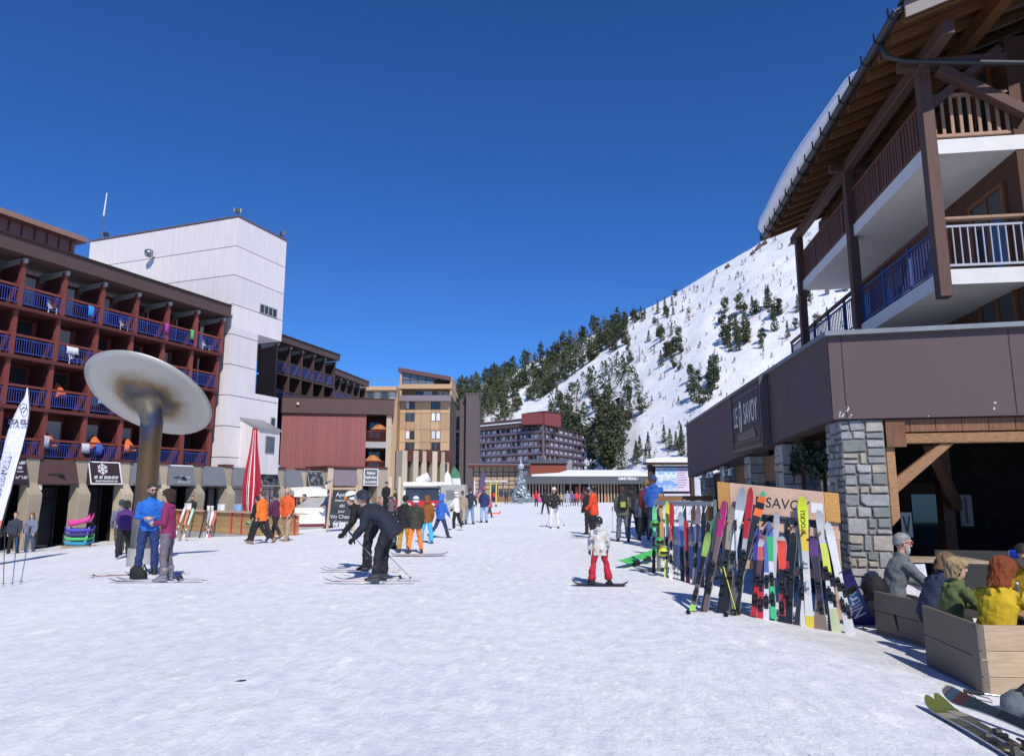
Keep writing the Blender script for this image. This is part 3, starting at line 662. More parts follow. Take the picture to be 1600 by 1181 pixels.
# lantern arms on the fins
for k in (-3, 0, 3, 6):
    q = floc(S[kb(k)] + .38 if k < 6 else S[kb(k)] + .1, AY - .3, 2.3)
    ln = thing('arcade_lantern', {-3: 'scroll arm lantern on the fin beside the plain brown sign', 0: 'scroll arm lantern on the fin beside the pizza sign', 3: 'scroll arm lantern behind the closed red parasol', 6: 'scroll arm lantern by the mauve panel'}[k], 'lantern', q, FR, 'scroll lanterns on the arcade fins')
    MB().tube([(0, 0, 0), (.25, -.1, .16), (.55, -.15, .22), (.85, -.2, .1)], .022, 6).build('arm', M_BLACK, ln); MB().box(-.05, -.05, -.55, .05, .05, -.1).build('lamp_shade', M_WHITE, ln); MB().box(-.03, -.03, -.1, .03, .03, .1).build('bracket', M_BLACK, ln)
    MB().tube([(.7, -.17, .2), (.85, -.2, .16), (1.0, -.22, .05)], [.03, .07, .03], 8).build('lamp_head', M_BLACK, ln)
# ------------------------------------------------------------------ far buildings
# sawtooth fins under the larch tower
sa = at(628, 745, 92); sb = at(702, 745, 96); d = sb - sa; saw = thing('sawtooth_gallery', 'pebbled concrete gallery of five fins with brown boxes between', 'building', (sa.x, sa.y, 0), math.atan2(d.y, d.x))
SL = Vector((d.x, d.y)).length; n = 5
fm = MB().prism([(0, 0, -1), (0, 0, 7.0), (0, 2, 7.0), (0, 2, -1)], (SL / n * .52, 0, 0)).mesh('fin', M_CONC); fb = MB().box(SL / n * .5, -.25, 5.6, SL / n, 1, 7.2).mesh('box', M_DRED); fw = MB().box(SL / n * .55, .5, .2, SL / n * .95, .55, 5.5).mesh('pane', M_GLASS)
for k in range(n):
    inst('fin', fm, saw, (SL / n * k, -.4 * (k % 2), 0)); inst('box', fb, saw, (SL / n * k, 0, 0)); inst('pane', fw, saw, (SL / n * k, 0, 0))
MB().box(0, 1.9, -1, SL, 2.2, 7).build('back_wall', M_DKW, saw)
# larch clad tower
LY = 122
x0, z0, x1, z1 = wbox(622, 575, 704, 760, LY); lt = thing('larch_tower', 'tall larch clad block with a slanted glazed roof storey', 'building', (x0, LY, 0))
W = x1 - x0; zt = at(622, 576, LY).z; zr = at(705, 590, LY).z; zb = at(620, 628, LY).z; zc = at(620, 606, LY).z
rows = [at(620, y, LY).z for y in (626, 645.5, 671, 691, 716, 745)]
cols = [0, W * .12, W * .3, W * .42, W * .62, W * .8, W]
for ra, rb_ in zip(rows, rows[1:]):
    for ca, cb in zip(cols, cols[1:]):
        MB().box(ca + .02, -.02 * rnd.random(), rb_ + .03, cb - .02, .2, ra - .03).build('cladding_panel', M_LARCH, lt)
MB().box(0, .2, -1, W, 14, zt - 5).build('wall', M_DKW, lt)
fr = frame_mesh(.62, 1.35, .07, M_DKW, False)
for yt in (627, 646, 674, 692):
    for px in (634.2, 641.5, 674.5, 682):
        f = inst('window', fr, lt, (at(px, yt, LY).x - x0, -.05, at(px, yt + 11.5, LY).z)); inst('pane', win_mesh(.62, 1.35, M_CURT_REFL if rnd.random() < .3 else M_GLASS), f, (0, -.02, 0))
MB().box(-.2, -1.4, zb, W + .2, .2, zb + 1.0).build('balcony_front', mat('mauve_panel', (.2, .16, .18), .5), lt)
MB().box(0, 1.2, zb, W, 1.4, zc).build('balcony_wall', M_LARCH, lt)
for a, bq, m in ((.28, .44, M_GLASS), (.45, .62, M_WHITE), (.64, .7, M_GLASS), (.76, .82, M_WHITE), (.86, .97, M_WHITE)): MB().box(W * a, 1.1, zb + .9, W * bq, 1.2, zc - .5).build('balcony_door', m, lt)
MB().box(-.2, -1.2, zc - .3, W + .4, 12, zc + .5).build('slab', M_LARCH, lt)
MB().box(0, -.9, zb + 1.0, .35, .3, zt - .5).build('corner_post', M_LARCH, lt); MB().box(W, -.9, zb + 1, W + .35, 8, zr).build('corner_post', M_LARCH, lt)
m = MB(); m.prism([(-.3, -1.3, zt - .7), (W + .2, -1.3, zr - .7), (W + .2, -1.3, zr), (-.3, -1.3, zt)], (0, 14, 0)); m.build('slanted_roof', mat('brown_cladding', (.1, .05, .055), .6), lt)
for k in range(6):
    a, c = .35 + (W - .4) * k / 6, .35 + (W - .4) * (k + 1) / 6; ta = zt - .7 + (zr - zt) * a / W; tb = zt - .7 + (zr - zt) * c / W; bot = zc + .5 + (.9 if k > 3 else 0)
    MB().prism([(a + .06, -.6, bot), (c - .06, -.6, bot), (c - .06, -.6, tb - .05), (a + .06, -.6, ta - .05)], (0, .05, 0)).build('pane', glass_mat('bright_glass', (.1, .13, .16)), lt)
    MB().box(c - .06, -.66, bot, c + .06, -.5, min(ta, tb) - .04).build('mullion', M_DKW, lt)
MB().box(.3, -.66, (zc + zt) / 2 - .4, W * .66, -.61, (zc + zt) / 2 - .3).build('transom', M_DKW, lt)
MB().box(.2, 2, zt, .9, 3, zt + .5).build('chimney', M_STEEL, lt)
# its low wing with balconies
wx0, wz0, wx1, wz1 = wbox(556, 604, 620, 626, 118); wg = thing('larch_wing', 'low larch clad wing with a balcony beside the slanted roof block', 'building', (wx0, 118, 0))
MB().box(0, 1, -1, wx1 - wx0, 9, wz1 - .6).build('wall', M_LARCH, wg); MB().box(-.3, -.3, wz1 - .6, wx1 - wx0, 9, wz1).build('roof', M_LARCH, wg)
inst('railing', rail_mesh(wx1 - wx0, 1.0, M_STEEL, .25, .05), wg, (0, 0, wz0 + .2))
for k in range(5): MB().box(.5 + k * 1.25, .9, wz0 + .3, 1.4 + k * 1.25, 1.0, wz1 - .8).build('pane', M_GLASS if k % 2 else M_CURT_REFL, wg)
MB().tube([(0, 0, wz1 + 1.1), (wx1 - wx0, 0, wz1 + 1.2)], .05, 5).build('roof_rail', M_STEEL, wg)
# dark slab tower and its annex
sx0, sz0, sx1, sz1 = wbox(727, 616, 748, 760, 152); st = thing('slab_tower', 'narrow dark brown windowless concrete slab tower', 'tower', (sx0, 152, 0)); M_SLAB = mat('slab_brown', (.1, .075, .08), .7, var=.06)
MB().box(0, 0, -1, sx1 - sx0, 9, sz1).build('shaft', M_SLAB, st)
MB().prism([(-1.5, 2, 0), (0, 2, 0), (0, 2, sz1 - .3), (-1.5, 2, sz1 - 1)], (0, .6, 0)).build('wing_wall', M_SLAB, st); MB().box(-.3, -.1, sz1, sx1 - sx0 + .3, 9, sz1 + .3).build('cap', M_SLAB, st)
def grid_block(name, label, A, B, floors, z0, fh, nb, roof, back=12, red=False):
    A = Vector(A); B = Vector(B); d = B - A; L = d.length; o = thing(name, label, 'building', (A.x, A.y, 0), math.atan2(d.y, d.x))
    grid_face(o, 0, 0, L, floors, z0, fh, nb); return o, L
M_LAV = mat('lavender_rail', (.115, .095, .155), .6, var=.2)
M_WHB = mat('white_blind', (.62, .62, .65), .7); M_WIN = [M_GLASS, M_WHB, M_WHB, M_WHB, mat('red_door', (.16, .05, .05), .6), M_DARK]
M_PART = mat('mauve_partition', (.13, .1, .11), .7)
def grid_face(o, x0, y0, L, floors, z0, fh, nb, dep=.7):
    bw = L / nb
    w_ = [MB().box(0, 0, 0, bw * .42, .05, fh * .74).mesh('window', q) for q in M_WIN]; po = MB().box(-.09, 0, 0, .09, dep, fh).mesh('partition', M_PART); ra = MB().box(.12, 0, .05, bw - .12, .06, fh * .33).mesh('railing', M_LAV)
    for f in range(floors):
        z = z0 + f * fh
        MB().box(x0, y0 - .05, z - .12, x0 + L, y0 + dep, z + .05).build('balcony_slab', M_BROWN, o)
        for k in range(nb):
            inst('partition', po, o, (x0 + k * bw, y0, z)); inst('railing', ra, o, (x0 + k * bw, y0 - .03, z))
            for q in (.06, .52): inst('window', rnd.choice(w_), o, (x0 + (k + q) * bw, y0 + dep - .06, z + .15))
    MB().box(x0, y0 + dep, z0 - 1, x0 + L, y0 + dep + .3, z0 + floors * fh).build('wall', M_BROWN, o)
ax0, az0, ax1, az1 = wbox(704, 643, 728, 760, 158); an_ = thing('annex_block', 'dark annex with balconies against the slab tower', 'building', (ax0, 158, 0))
zq = at(715, 666, 158).z
MB().box(0, 0, zq, ax1 - ax0, 8, az1).build('upper_storey', M_SLAB, an_); MB().box(-.1, -.1, az1, ax1 - ax0, 8, az1 + .15).build('roof_edge', M_STEEL, an_)
for k in range(2): MB().box(.25 + k * 1.7, -.06, at(715, 656, 158).z, 1.6 + k * 1.7, 0, at(715, 648, 158).z).build('pane', glass_mat('bright_glass', (.1, .13, .16)), an_)
MB().prism([(0, -.4, zq - 1.2), (ax1 - ax0, -.4, zq - .7), (ax1 - ax0, .2, zq), (0, .2, zq)], (0, 3, 0)).build('red_roof', mat('red_door', (.2, .06, .055), .6), an_)
grid_face(an_, 0, 0, ax1 - ax0, 5, at(715, 734, 158).z, (zq - 1.3 - at(715, 734, 158).z) / 5, 2)
# large balcony block below the hill
cP = at(851, 745, 256); lP = at(744, 745, 282); rP = at(916, 745, 300)
big = thing('balcony_block', 'large lavender balconied block with a red penthouse below the hill', 'building', (cP.x, cP.y, 0))
ztop = at(851, 664, 256).z; fh = 2.62; nf = 7; z0 = ztop - nf * fh
for Q, nb, sgn in ((lP, 13, 1), (rP, 9, -1)):
    d = Vector((Q.x - cP.x, Q.y - cP.y, 0)); a = (Q, cP) if sgn == 1 else (cP, Q); dd = a[1] - a[0]
    fo = bpy.data.objects.new('facade', None); fo.location = (a[0].x - cP.x, a[0].y - cP.y, 0); fo.rotation_euler = (0, 0, math.atan2(dd.y, dd.x)); link(fo, big)
    L_ = Vector((dd.x, dd.y)).length; grid_face(fo, 0, 0, L_, nf, z0, fh, nb)
    if sgn == 1:
        MB().box(-2, -.5, ztop, L_ * .78, 8, ztop + 1.6).build('fascia', M_BROWN, fo); MB().box(-2, -.8, ztop + 1.6, L_ * .78, 8, ztop + 2.0).build('eave', M_WHITE, fo); MB().box(-2, -.4, ztop + 2.0, L_ * .78, 8, ztop + 3.2).build('parapet', M_BROWN, fo)
        MB().box(L_ * .75, .2, ztop, L_ + .2, 9, ztop + 4.9).build('penthouse', wood('penthouse_red', (.17, .04, .042), .2, 2), fo); MB().box(L_ * .74, 0, ztop + 4.9, L_ + .5, 9, ztop + 5.2).build('penthouse_roof', M_DKW, fo)
        for k in range(4): MB().box(L_ * .79 + k * 1.3, .1, ztop + 2.6, L_ * .79 + k * 1.3 + .95, .2, ztop + 4.4).build('pane', M_WHITE, fo)
    else: MB().box(0, .5, ztop, L_ * .3, 9, ztop + 4.6).build('penthouse', wood('penthouse_red', (.17, .04, .042), .2, 2), fo); MB().box(0, 0, ztop, L_, 9, ztop + .5).build('roof', M_DKW, fo)
# timber lift station with a banner
cx0, cz0, cx1, cz1 = wbox(739, 729, 814, 783, 118); ch = thing('timber_hall', 'low timber hall with battened front and brown eave', 'building', (cx0, 118, 0)); cw = cx1 - cx0
MB().box(0, .1, -1, cw, 9, cz1).build('wall', M_OLDW, ch); MB().box(-.9, -1.6, cz1, cw + 1.6, 9, cz1 + .28).build('eave', M_DRED, ch); MB().prism([(-.9, -1.6, cz1 + .28), (cw + 1.6, -1.6, cz1 + .28), (cw + 1.6, 9, cz1 + .75), (-.9, 9, cz1 + .75)], (0, 0, .1)).build('roof', M_STEEL, ch)
vb = MB().box(-.05, 0, 0, .05, .1, cz1).mesh('batten', M_DKW); hb = MB().box(0, .02, -.035, cw, .1, .035).mesh('rail', M_DKW)
for k in range(9): inst('batten', vb, ch, (k * cw / 8, 0, 0))
for k in range(7): inst('rail', hb, ch, (0, 0, .8 + k * .68))
MB().box(cw * .36, -.02, .1, cw * .52, .05, 2.7).build('door', M_GLASS, ch)
for a in (.54, .65, .77): MB().box(cw * a, -.02, .9, cw * (a + .085), .06, 2.0).build('window', M_GLASS, ch)
text('Bureau des pistes', .55, (cx0 + cw * .47, 117.9, 3.45), RX90, M_WHITE, ch, bold=.02)
MB().box(cw * .5, -1.2, .1, cw * .95, -.9, .95).build('bench_front', M_MIDW, ch)
# red box hall behind, long low building with snow roof
rx0, rz0, rx1, rz1 = wbox(828, 717, 894, 745, 128); rh = thing('red_hall', 'brick red box hall with a grey lean roof', 'building', (rx0, 128, 0)); rw = rx1 - rx0
redh = wood('red_hall_boards', (.26, .062, .035), .12, 2)
MB().box(0, 0, -1, rw * .86, 7, rz1 - .75).build('wall', redh, rh); MB().box(rw * .86, .1, -1, rw, 7, rz1 - .4).build('side_wall', mat('zinc', (.3, .3, .3), .5, .4), rh)
MB().prism([(-.3, -.4, rz1 - .75), (rw * .88, -.4, rz1 - .75), (rw * .97, 3.5, rz1 - .1), (.5, 3.5, rz1 - .1)], (0, 0, .15)).build('roof', mat('slate_grey', (.11, .115, .125), .5), rh)
gx0, gz0, gx1, gz1 = wbox(817, 743, 1012, 783, 114); lg = thing('lift_ticket_building', 'long low building with grey fascia and snow on its roof', 'building', (gx0, 114, 0)); gw = gx1 - gx0
zf0, zf1 = at(900, 756, 114).z, at(900, 744, 114).z
MB().box(-.4, -1.5, zf0, gw, 8, zf1).build('fascia', mat('slate_grey', (.075, .08, .09), .5), lg)
MB().prism([(gw * .07, -1.0, zf1), (gw, -1.0, zf1), (gw, 9, zf1 + 1.0), (gw * .4, 9, zf1 + 1.0), (gw * .3, 4, zf1 + .4)], (0, 0, .28)).build('roof_snow', M_RSNOW, lg)
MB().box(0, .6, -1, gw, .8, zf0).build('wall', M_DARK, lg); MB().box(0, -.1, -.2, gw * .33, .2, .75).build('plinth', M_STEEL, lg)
fi = MB().box(0, 0, 0, .22, .3, zf0).mesh('fin', M_OLDW)
for k in range(40):
    u = k / 40
    if .34 < u < .52 and k % 3: continue
    if .78 < u < .9: continue
    inst('fin', fi, lg, (gw * u, 0, 0))
for a in (.42, .48, .56, .66): MB().box(gw * a, .3, 0, gw * (a + .035), .5, zf0 - .4).build('door', redh, lg)
for k in range(7): MB().box(gw * (.03 + .045 * k), .5, .8, gw * (.03 + .045 * k) + .7, .58, zf0 - .3).build('pane', M_GLASS, lg)
MB().box(gw * .78, -1.2, .4, gw * .9, .3, zf0 + .3).build('kiosk_front', M_DARK, lg)
text('CABINET MEDICAL +', .55, (gx0 + gw * .83, 112.4, (zf0 + zf1) / 2 + .2), RX90, M_WHITE, lg, bold=.02, sx=.62)
# silver tree
tp = at(814, 783, 105); tr = thing('decorated_tree', 'pale silver artificial christmas tree topped with a ball', 'christmas tree', (tp.x, 105, 0)); rg = random.Random(3)
sil = mat('silver_foil', (.36, .44, .5), .45, .3, .5, 3); c = MB(); cs = []
for i in range(620):
    z = rg.random() ** 1.3; r = 1.65 * (1 - z) * rg.uniform(.75, 1.05); a = rg.uniform(0, 6.28); cs.append((Vector((r * math.cos(a), r * math.sin(a), .3 + 4.7 * z)), Vector((math.cos(a), math.sin(a), .1))))
cards(c, cs, .26, rg); c.build('crown', sil, tr, fix=False); MB().tube([(0, 0, 0), (0, 0, 5.4)], [.12, .05], 6).build('trunk', M_STEEL, tr)
bl = MB(); bl.loft([[Vector((math.cos(a) * r, math.sin(a) * r, 5.4 + z)) for a in [k * math.pi / 5 for k in range(10)]] for z, r in ((-.5, .05), (-.35, .35), (0, .5), (.35, .35), (.5, .05))]); bl.build('ball', sil, tr, smooth=True); MB().tube([(0, 0, 5.8), (0, 0, 6.9)], [.1, .02], 5).build('spike', sil, tr)
lgt = at(813, 787, 97); lb = thing('litter_bin', 'small dark bin standing before the silver tree', 'bin', (lgt.x, 97, 0)); MB().box(-.35, -.3, .1, .35, .3, .95).build('body', M_STEEL, lb, bev=.03); MB().box(-.4, -.35, .95, .4, .35, 1.02).build('lid', M_BLACK, lb)
# ------------------------------------------------------------------ bronze dish column
dp = G(219, 884); dp.z = gz(dp.x, dp.y)
dish = thing('dish_column', 'tall bronze column flaring into a wide tilted grey steel dish', 'sculpture', dp)
def dish_mat():
    m, n, l, p = nodes_of('heat_stained_steel'); p.inputs['Metallic'].default_value = .55; p.inputs['Roughness'].default_value = .5
    uv = n.new('ShaderNodeAttribute'); uv.attribute_name = 'along'; tc = n.new('ShaderNodeTexCoord')
    nz = n.new('ShaderNodeTexNoise'); nz.inputs['Scale'].default_value = 1.6; nz.inputs['Detail'].default_value = 6; l.new(tc.outputs['Object'], nz.inputs[0])
    ad = n.new('ShaderNodeMath'); ad.operation = 'MULTIPLY_ADD'; ad.inputs[1].default_value = .26; l.new(nz.outputs[0], ad.inputs[0]); l.new(uv.outputs['Fac'], ad.inputs[2])
    sb_ = n.new('ShaderNodeMath'); sb_.operation = 'SUBTRACT'; sb_.inputs[1].default_value = .13; l.new(ad.outputs[0], sb_.inputs[0])
    r = n.new('ShaderNodeValToRGB'); e = r.color_ramp.elements
    e[0].position = 0; e[0].color = (.13, .125, .115, 1); e[1].position = 1; e[1].color = (.46, .45, .42, 1)
    for p_, c in ((.14, (.2, .19, .17)), (.17, (.09, .06, .04)), (.28, (.13, .08, .038)), (.4, (.1, .06, .03)), (.455, (.03, .045, .1)), (.49, (.17, .14, .1)), (.53, (.06, .05, .05)), (.585, (.095, .085, .08)), (.64, (.22, .14, .06)), (.71, (.37, .33, .27)), (.8, (.46, .445, .41))):
        q = e.new(p_); q.color = (*c, 1)
    l.new(sb_.outputs[0], r.inputs[0]); l.new(r.outputs[0], p.inputs['Base Color']); return m
n = 48; rings = []; al = []
tilt_ax = Vector((.93, .25, -.24)).normalized(); nd = Vector((-.12, -.555, -.82)).normalized()   # direction the underside faces
ax_up = -nd
prof = [(0.0, 0, .275), (.35, 0, .275), (.36, 0, .25), (1.1, 0, .248), (2.1, 0, .246), (2.9, 0, .246), (3.45, 0, .255)]
NK = Vector((0, 0, 3.72))
for z, _, r in prof: rings.append((Vector((0, 0, z)), Vector((0, 0, 1)), r)); al.append(.45 * z / 3.45)
for k, (dz, r, w) in enumerate(((0, .28, .25), (.12, .33, .5), (.22, .43, .75), (.32, .6, .95), (.38, .8, 1), (.42, 1.0, 1), (.45, 1.2, 1), (.49, 1.4, 1), (.525, 1.575, 1))):
    ax = Vector((0, 0, 1)).lerp(ax_up, w).normalized(); rings.append((NK + Vector((-.34, 0, 0)) * w + ax * dz, ax, r)); al.append(.47 + .53 * (r - .28) / 1.3)
mb = MB(); va = []
X0 = Vector((1, 0, 0))
for (c, ax, r), a in zip(rings, al):
    x = (X0 - ax * X0.dot(ax)).normalized(); y = ax.cross(x)
    for j in range(n): mb.v.append(tuple(c + (x * math.cos(2 * math.pi * j / n) + y * math.sin(2 * math.pi * j / n)) * r)); va.append(a)
for i in range(len(rings) - 1):
    for j in range(n): mb.f.append((i * n + j, i * n + (j + 1) % n, (i + 1) * n + (j + 1) % n, (i + 1) * n + j))
# shallow inner face of the dish
base = len(mb.v)
for (dz, r) in ((.535, 1.565), (.53, 1.2), (.525, .7)):
    for j in range(n):
        x = (X0 - ax_up * X0.dot(ax_up)).normalized(); y = ax_up.cross(x); mb.v.append(tuple(NK + Vector((-.34, 0, 0)) + ax_up * dz + (x * math.cos(2 * math.pi * j / n) + y * math.sin(2 * math.pi * j / n)) * r)); va.append(1)
prev = (len(rings) - 1) * n
for i in range(3):
    for j in range(n): mb.f.append((prev + j, prev + (j + 1) % n, base + i * n + (j + 1) % n, base + i * n + j))
    prev = base + i * n
mb.f.append(tuple(base + 2 * n + j for j in range(n))); mb.m = [0] * len(mb.f)
me = mb.mesh('column_and_dish', dish_mat(), smooth=True, fix=True)
at_ = me.attributes.new('along', 'FLOAT', 'POINT'); at_.data.foreach_set('value', va)
inst('flared_column', me, dish)
MB().tube([(0, 0, -.4), (0, 0, .42)], [.3, .3], 32).build('base_sleeve', M_GREYC, dish, smooth=False)

# ------------------------------------------------------------------ snack terrace with timber front
tA = G(268, 840); tB = G(398, 837); tv = tB - tA; tl = Vector((tv.x, tv.y)).length; ta_ = math.atan2(tv.y, tv.x); tz = -.66
ter = thing('terrace_counter', 'plank front of the snack terrace on a low concrete kerb', 'terrace wall', (tA.x, tA.y, tz), ta_)
def tw(x, y, z): return Vector((tA.x, tA.y, tz)) + Matrix.Rotation(ta_, 3, 'Z') @ Vector((x, y, z))
TLn = tl + 3.2
MB().box(-2.4, 0, -.4, TLn, .4, .42).build('kerb', M_GREYC, ter)
plk = wood('honey_pine', (.4, .25, .1), .22, 0)
for k in range(4):
    for q in range(4): MB().box(-2.4 + q * (TLn + 2.4) / 4 + .01, .06 + .008 * ((k + q) % 2), .43 + k * .235, -2.4 + (q + 1) * (TLn + 2.4) / 4 - .01, .1, .65 + k * .235).build('plank', plk, ter, bev=.006)
MB().box(-2.45, -.04, 1.375, TLn, .5, 1.43).build('counter', M_PINEW, ter)
rp_ = MB().box(-.025, 0, .4, .025, .06, 1.375).mesh('red_post', paint((.5, .04, .03)))
for k in (.05, .28, .52, .60, .84, .98): inst('red_post', rp_, ter, (k * TLn, 0, 0))
MB().box(-2.4, .5, -.5, TLn, 6, .36).build('floor', M_GREYC, ter)
for i, (x, c, lb) in enumerate(((1.1, (.75, .75, .75), 'white paper box on the terrace counter'), (3.2, (.75, .74, .7), 'white cup on the terrace counter near the red posts'), (3.55, (.6, .6, .62), 'grey cup on the terrace counter near the red posts'), (4.4, (.78, .78, .8), 'white napkin box by the parasol foot'), (5.9, (.25, .4, .7), 'blue and white bag on the counter behind the orange jacket'))):
    p = tw(x, .2, 1.43); e = thing('counter_box' if i not in (1, 2) else 'cup', lb, 'box' if i not in (1, 2) else 'cup', p, ta_)
    if i in (1, 2): MB().tube([(0, 0, 0), (0, 0, .2)], [.06, .08], 12).build('cup', paint(c), e); MB().tube([(0, 0, .2), (0, 0, .22)], [.085, .08], 12).build('lid', M_WHITE, e)
    else: MB().box(-.17, -.1, 0, .17, .1, .3).build('body', paint(c, .6), e, bev=.02); MB().box(-.175, -.105, .3, .175, .105, .32).build('lid', M_WHITE, e)
# closed red parasol
pp = at(389, 832, 38.6); pz = gz(pp.x, pp.y)
pa = thing('closed_parasol', 'tall closed crimson parasol with white stripes on the terrace', 'parasol', (pp.x, 38.6, pz))
zt = at(389, 672, 38.6).z - pz; zb = at(389, 800, 38.6).z - pz
m = MB(); mw_ = MB(); N = 24; rr = []
for q, r in ((0, .42), (.1, .58), (.3, .66), (.5, .55), (.7, .36), (.85, .25), (1, .19)):
    z = zb + (zt - zb) * q; rr.append([Vector((math.cos(a) * r * .66 * (1 + .16 * (k % 3 == 0)), math.sin(a) * r * .66 * (1 + .16 * (k % 3 == 0)), z)) for k, a in enumerate([k * 2 * math.pi / N for k in range(N)])])
m.loft(rr); m.build('canopy', fabric((.42, .012, .03)), pa)
for k0 in (17, 18, 20):
    mw_.loft([[r[k0] * 1.0 + Vector((r[k0].x * .03, r[k0].y * .03, 0)), r[k0].lerp(r[k0 + 1], .4) + Vector((r[k0].x * .03, r[k0].y * .03, 0))] for r in rr], cap=False, close=False)
mw_.build('stripe', fabric((.8, .78, .78)), pa, fix=False)
MB().tube([(0, 0, 0), (0, 0, zt + .05)], .05, 8).build('pole', M_DKW, pa); MB().box(-.35, -.35, -.1, .35, .35, .12).build('base', M_STEEL, pa); MB().tube([(0, 0, zt), (0, 0, zt + .12)], [.14, .13], 12).build('cap', fabric((.3, .02, .03)), pa)
# white square awning
aw = at(475, 800, 43); awn = thing('square_awning', 'cream square awning over the snack kiosk', 'awning', (aw.x, 43, gz(aw.x, 43)))
za = at(475, 768, 43).z - awn.location.z; zk = at(475, 752, 43).z - awn.location.z
cn = [Vector((-1.35, .9, za + .25)), Vector((-.15, -1.6, za)), Vector((1.65, -.5, za + .05)), Vector((.4, 1.9, za + .3))]; tpk = Vector((.15, .1, za + .3))
m = MB()
for k in range(4): a, c = cn[k], cn[(k + 1) % 4]; m.add([a, c, tpk], [(0, 1, 2)]); m.add([a, c, c - Vector((0, 0, .3)), a - Vector((0, 0, .3))], [(0, 1, 2, 3)])
m.build('canopy', fabric((.72, .7, .64)), awn, fix=False); MB().tube([(.15, .1, 0), tpk], .05, 8).build('pole', M_WHITE, awn)
MB().box(-.3, -.3, 0, .6, .5, .12).build('base', M_STEEL, awn)
for x in (-.8, .1): MB().box(x, 1.2, 0, x + .12, 1.3, za + .1).build('red_post', paint((.55, .03, .03)), awn)
# menu counter with pictures
kp = G(492, 826); kc = thing('crepe_counter', 'white snack counter with a picture panel and sloping top', 'counter', kp, R(14))
mp_, n_, l_, p_ = nodes_of('menu_print'); tc = n_.new('ShaderNodeTexCoord'); vo = n_.new('ShaderNodeTexVoronoi'); vo.inputs['Scale'].default_value = 7; rp = n_.new('ShaderNodeValToRGB')
for q, c in ((0, (.3, .04, .05)), (.12, (.35, .28, .08)), (.22, (.72, .72, .66)), (1, (.75, .75, .7))):
    (rp.color_ramp.elements.new(q) if 0 < q < 1 else rp.color_ramp.elements[int(q)]).color = (*c, 1)
l_.new(tc.outputs['Object'], vo.inputs[0]); l_.new(vo.outputs[0], rp.inputs[0]); l_.new(rp.outputs[0], p_.inputs['Base Color'])
MB().box(-1.0, .05, .1, .45, 1.2, 1.0).build('body', M_WHITE, kc); MB().box(-1.0, .0, .25, .45, .05, 1.02).build('picture_panel', mp_, kc); MB().prism([(-.95, 0, 1.02), (.45, 0, 1.02), (.45, .8, 1.5), (-.35, .8, 1.5)], (0, .02, .03)).build('sloping_top', M_GREYC, kc)
MB().box(-1.0, -.02, .1, .45, .05, .24).build('kick_strip', paint((.16, .03, .05)), kc); MB().box(-1.4, -.15, -.2, 1.0, 1.5, .1).build('plinth', M_GREYC, kc)
MB().box(.45, .3, 1.1, 1.2, .7, 1.16).build('shelf', M_PINEW, kc); MB().box(1.1, .4, 0, 1.16, .5, 1.1).build('shelf_leg', M_STEEL, kc)
# chalk board
bp = G(532, 829); cb = thing('chalk_board', 'large A frame blackboard with chalk writing and pale wooden uprights', 'chalkboard', bp, R(-4)); bw, bh = 1.15, 1.85
MB().prism([(-bw / 2 + .08, 0, .35), (bw / 2 - .08, 0, .35), (bw / 2 - .08, .28, bh - .08), (-bw / 2 + .08, .28, bh - .08)], (0, .04, 0)).build('board', mat('chalk_black', (.035, .04, .05), .8, var=.35, vs=3), cb)
for x in (-bw / 2, bw / 2): MB().beam((x, -.06, 0), (x, .3, bh + .08), .09, .06, (0, 1, 0)).build('upright', M_PINEW, cb)
MB().beam((0, .9, 0), (0, .3, bh - .3), .06, .05, (0, 1, 0)).build('back_leg', M_PINEW, cb); MB().box(-bw / 2, .27, bh - .1, bw / 2, .33, bh).build('top_rail', M_PINEW, cb)
M_CHALK = paint((.6, .62, .66), .8); bt = Matrix.Rotation(R(-4), 3, 'Z') @ Matrix.Rotation(R(90 - 11), 3, 'X')
for q, (tx, sz) in enumerate((('Après', .26), ('menu du', .19), ('ski', .22), ('jour', .18), ('Vin Chaud', .23), ('Crêpes', .22))):
    zz = bh - .32 - q * .235; text(tx, sz, bp + Vector((0, .28 * (zz - .35) / (bh - .43) - .02, zz)), bt, M_CHALK, cb, ext=.003)

# ------------------------------------------------------------------ white cab vehicle, concrete box, totems, feather flags
vp = at(667, 797, 62); vh = thing('snow_groomer', 'white cabbed utility vehicle with a wide windscreen and red front', 'vehicle', (vp.x - 2.1, 62, -.1), R(4))
zc_ = at(660, 751, 62).z; x1 = at(706, 770, 62).x - vp.x + 2.1; xs_ = at(687, 770, 62).x - vp.x + 2.1
MB().prism([(0, 0, .9), (0, .35, 2.1), (0, .25, zc_ - .5), (0, -.1, zc_ - .35), (0, 0, zc_), (0, 5, zc_), (0, 5, .5), (0, 0, .5)], (x1, 0, 0)).build('cab', paint((.72, .72, .73)), vh, bev=.03)
MB().prism([(.2, -.02, 1.05), (xs_ - .1, -.02, 1.05), (xs_ - .1, .26, zc_ - .5), (.2, .26, zc_ - .5)], (0, .06, 0)).build('windscreen', M_GLASS, vh); MB().box(.1, -.12, .35, xs_, 0.02, 1.0).build('bumper', paint((.5, .02, .04)), vh, bev=.03)
for x in (.35, xs_ - .75): MB().tube([(x + .2, -.16, .68), (x + .2, -.1, .68)], .13, 10).build('headlight', paint((.7, .7, .6), .1), vh)
MB().beam((xs_ - .2, -.05, zc_ - .35), (xs_ + .1, -.4, zc_ - .4), .08, .08).build('mirror_arm', M_BLACK, vh); MB().box(xs_, -.5, zc_ - 1.3, xs_ + .25, -.42, zc_ - .5).build('mirror', M_BLACK, vh)
MB().box(xs_ + .55, -.02, .9, xs_ + .95, .0, 2.0).build('side_window', M_GLASS, vh)
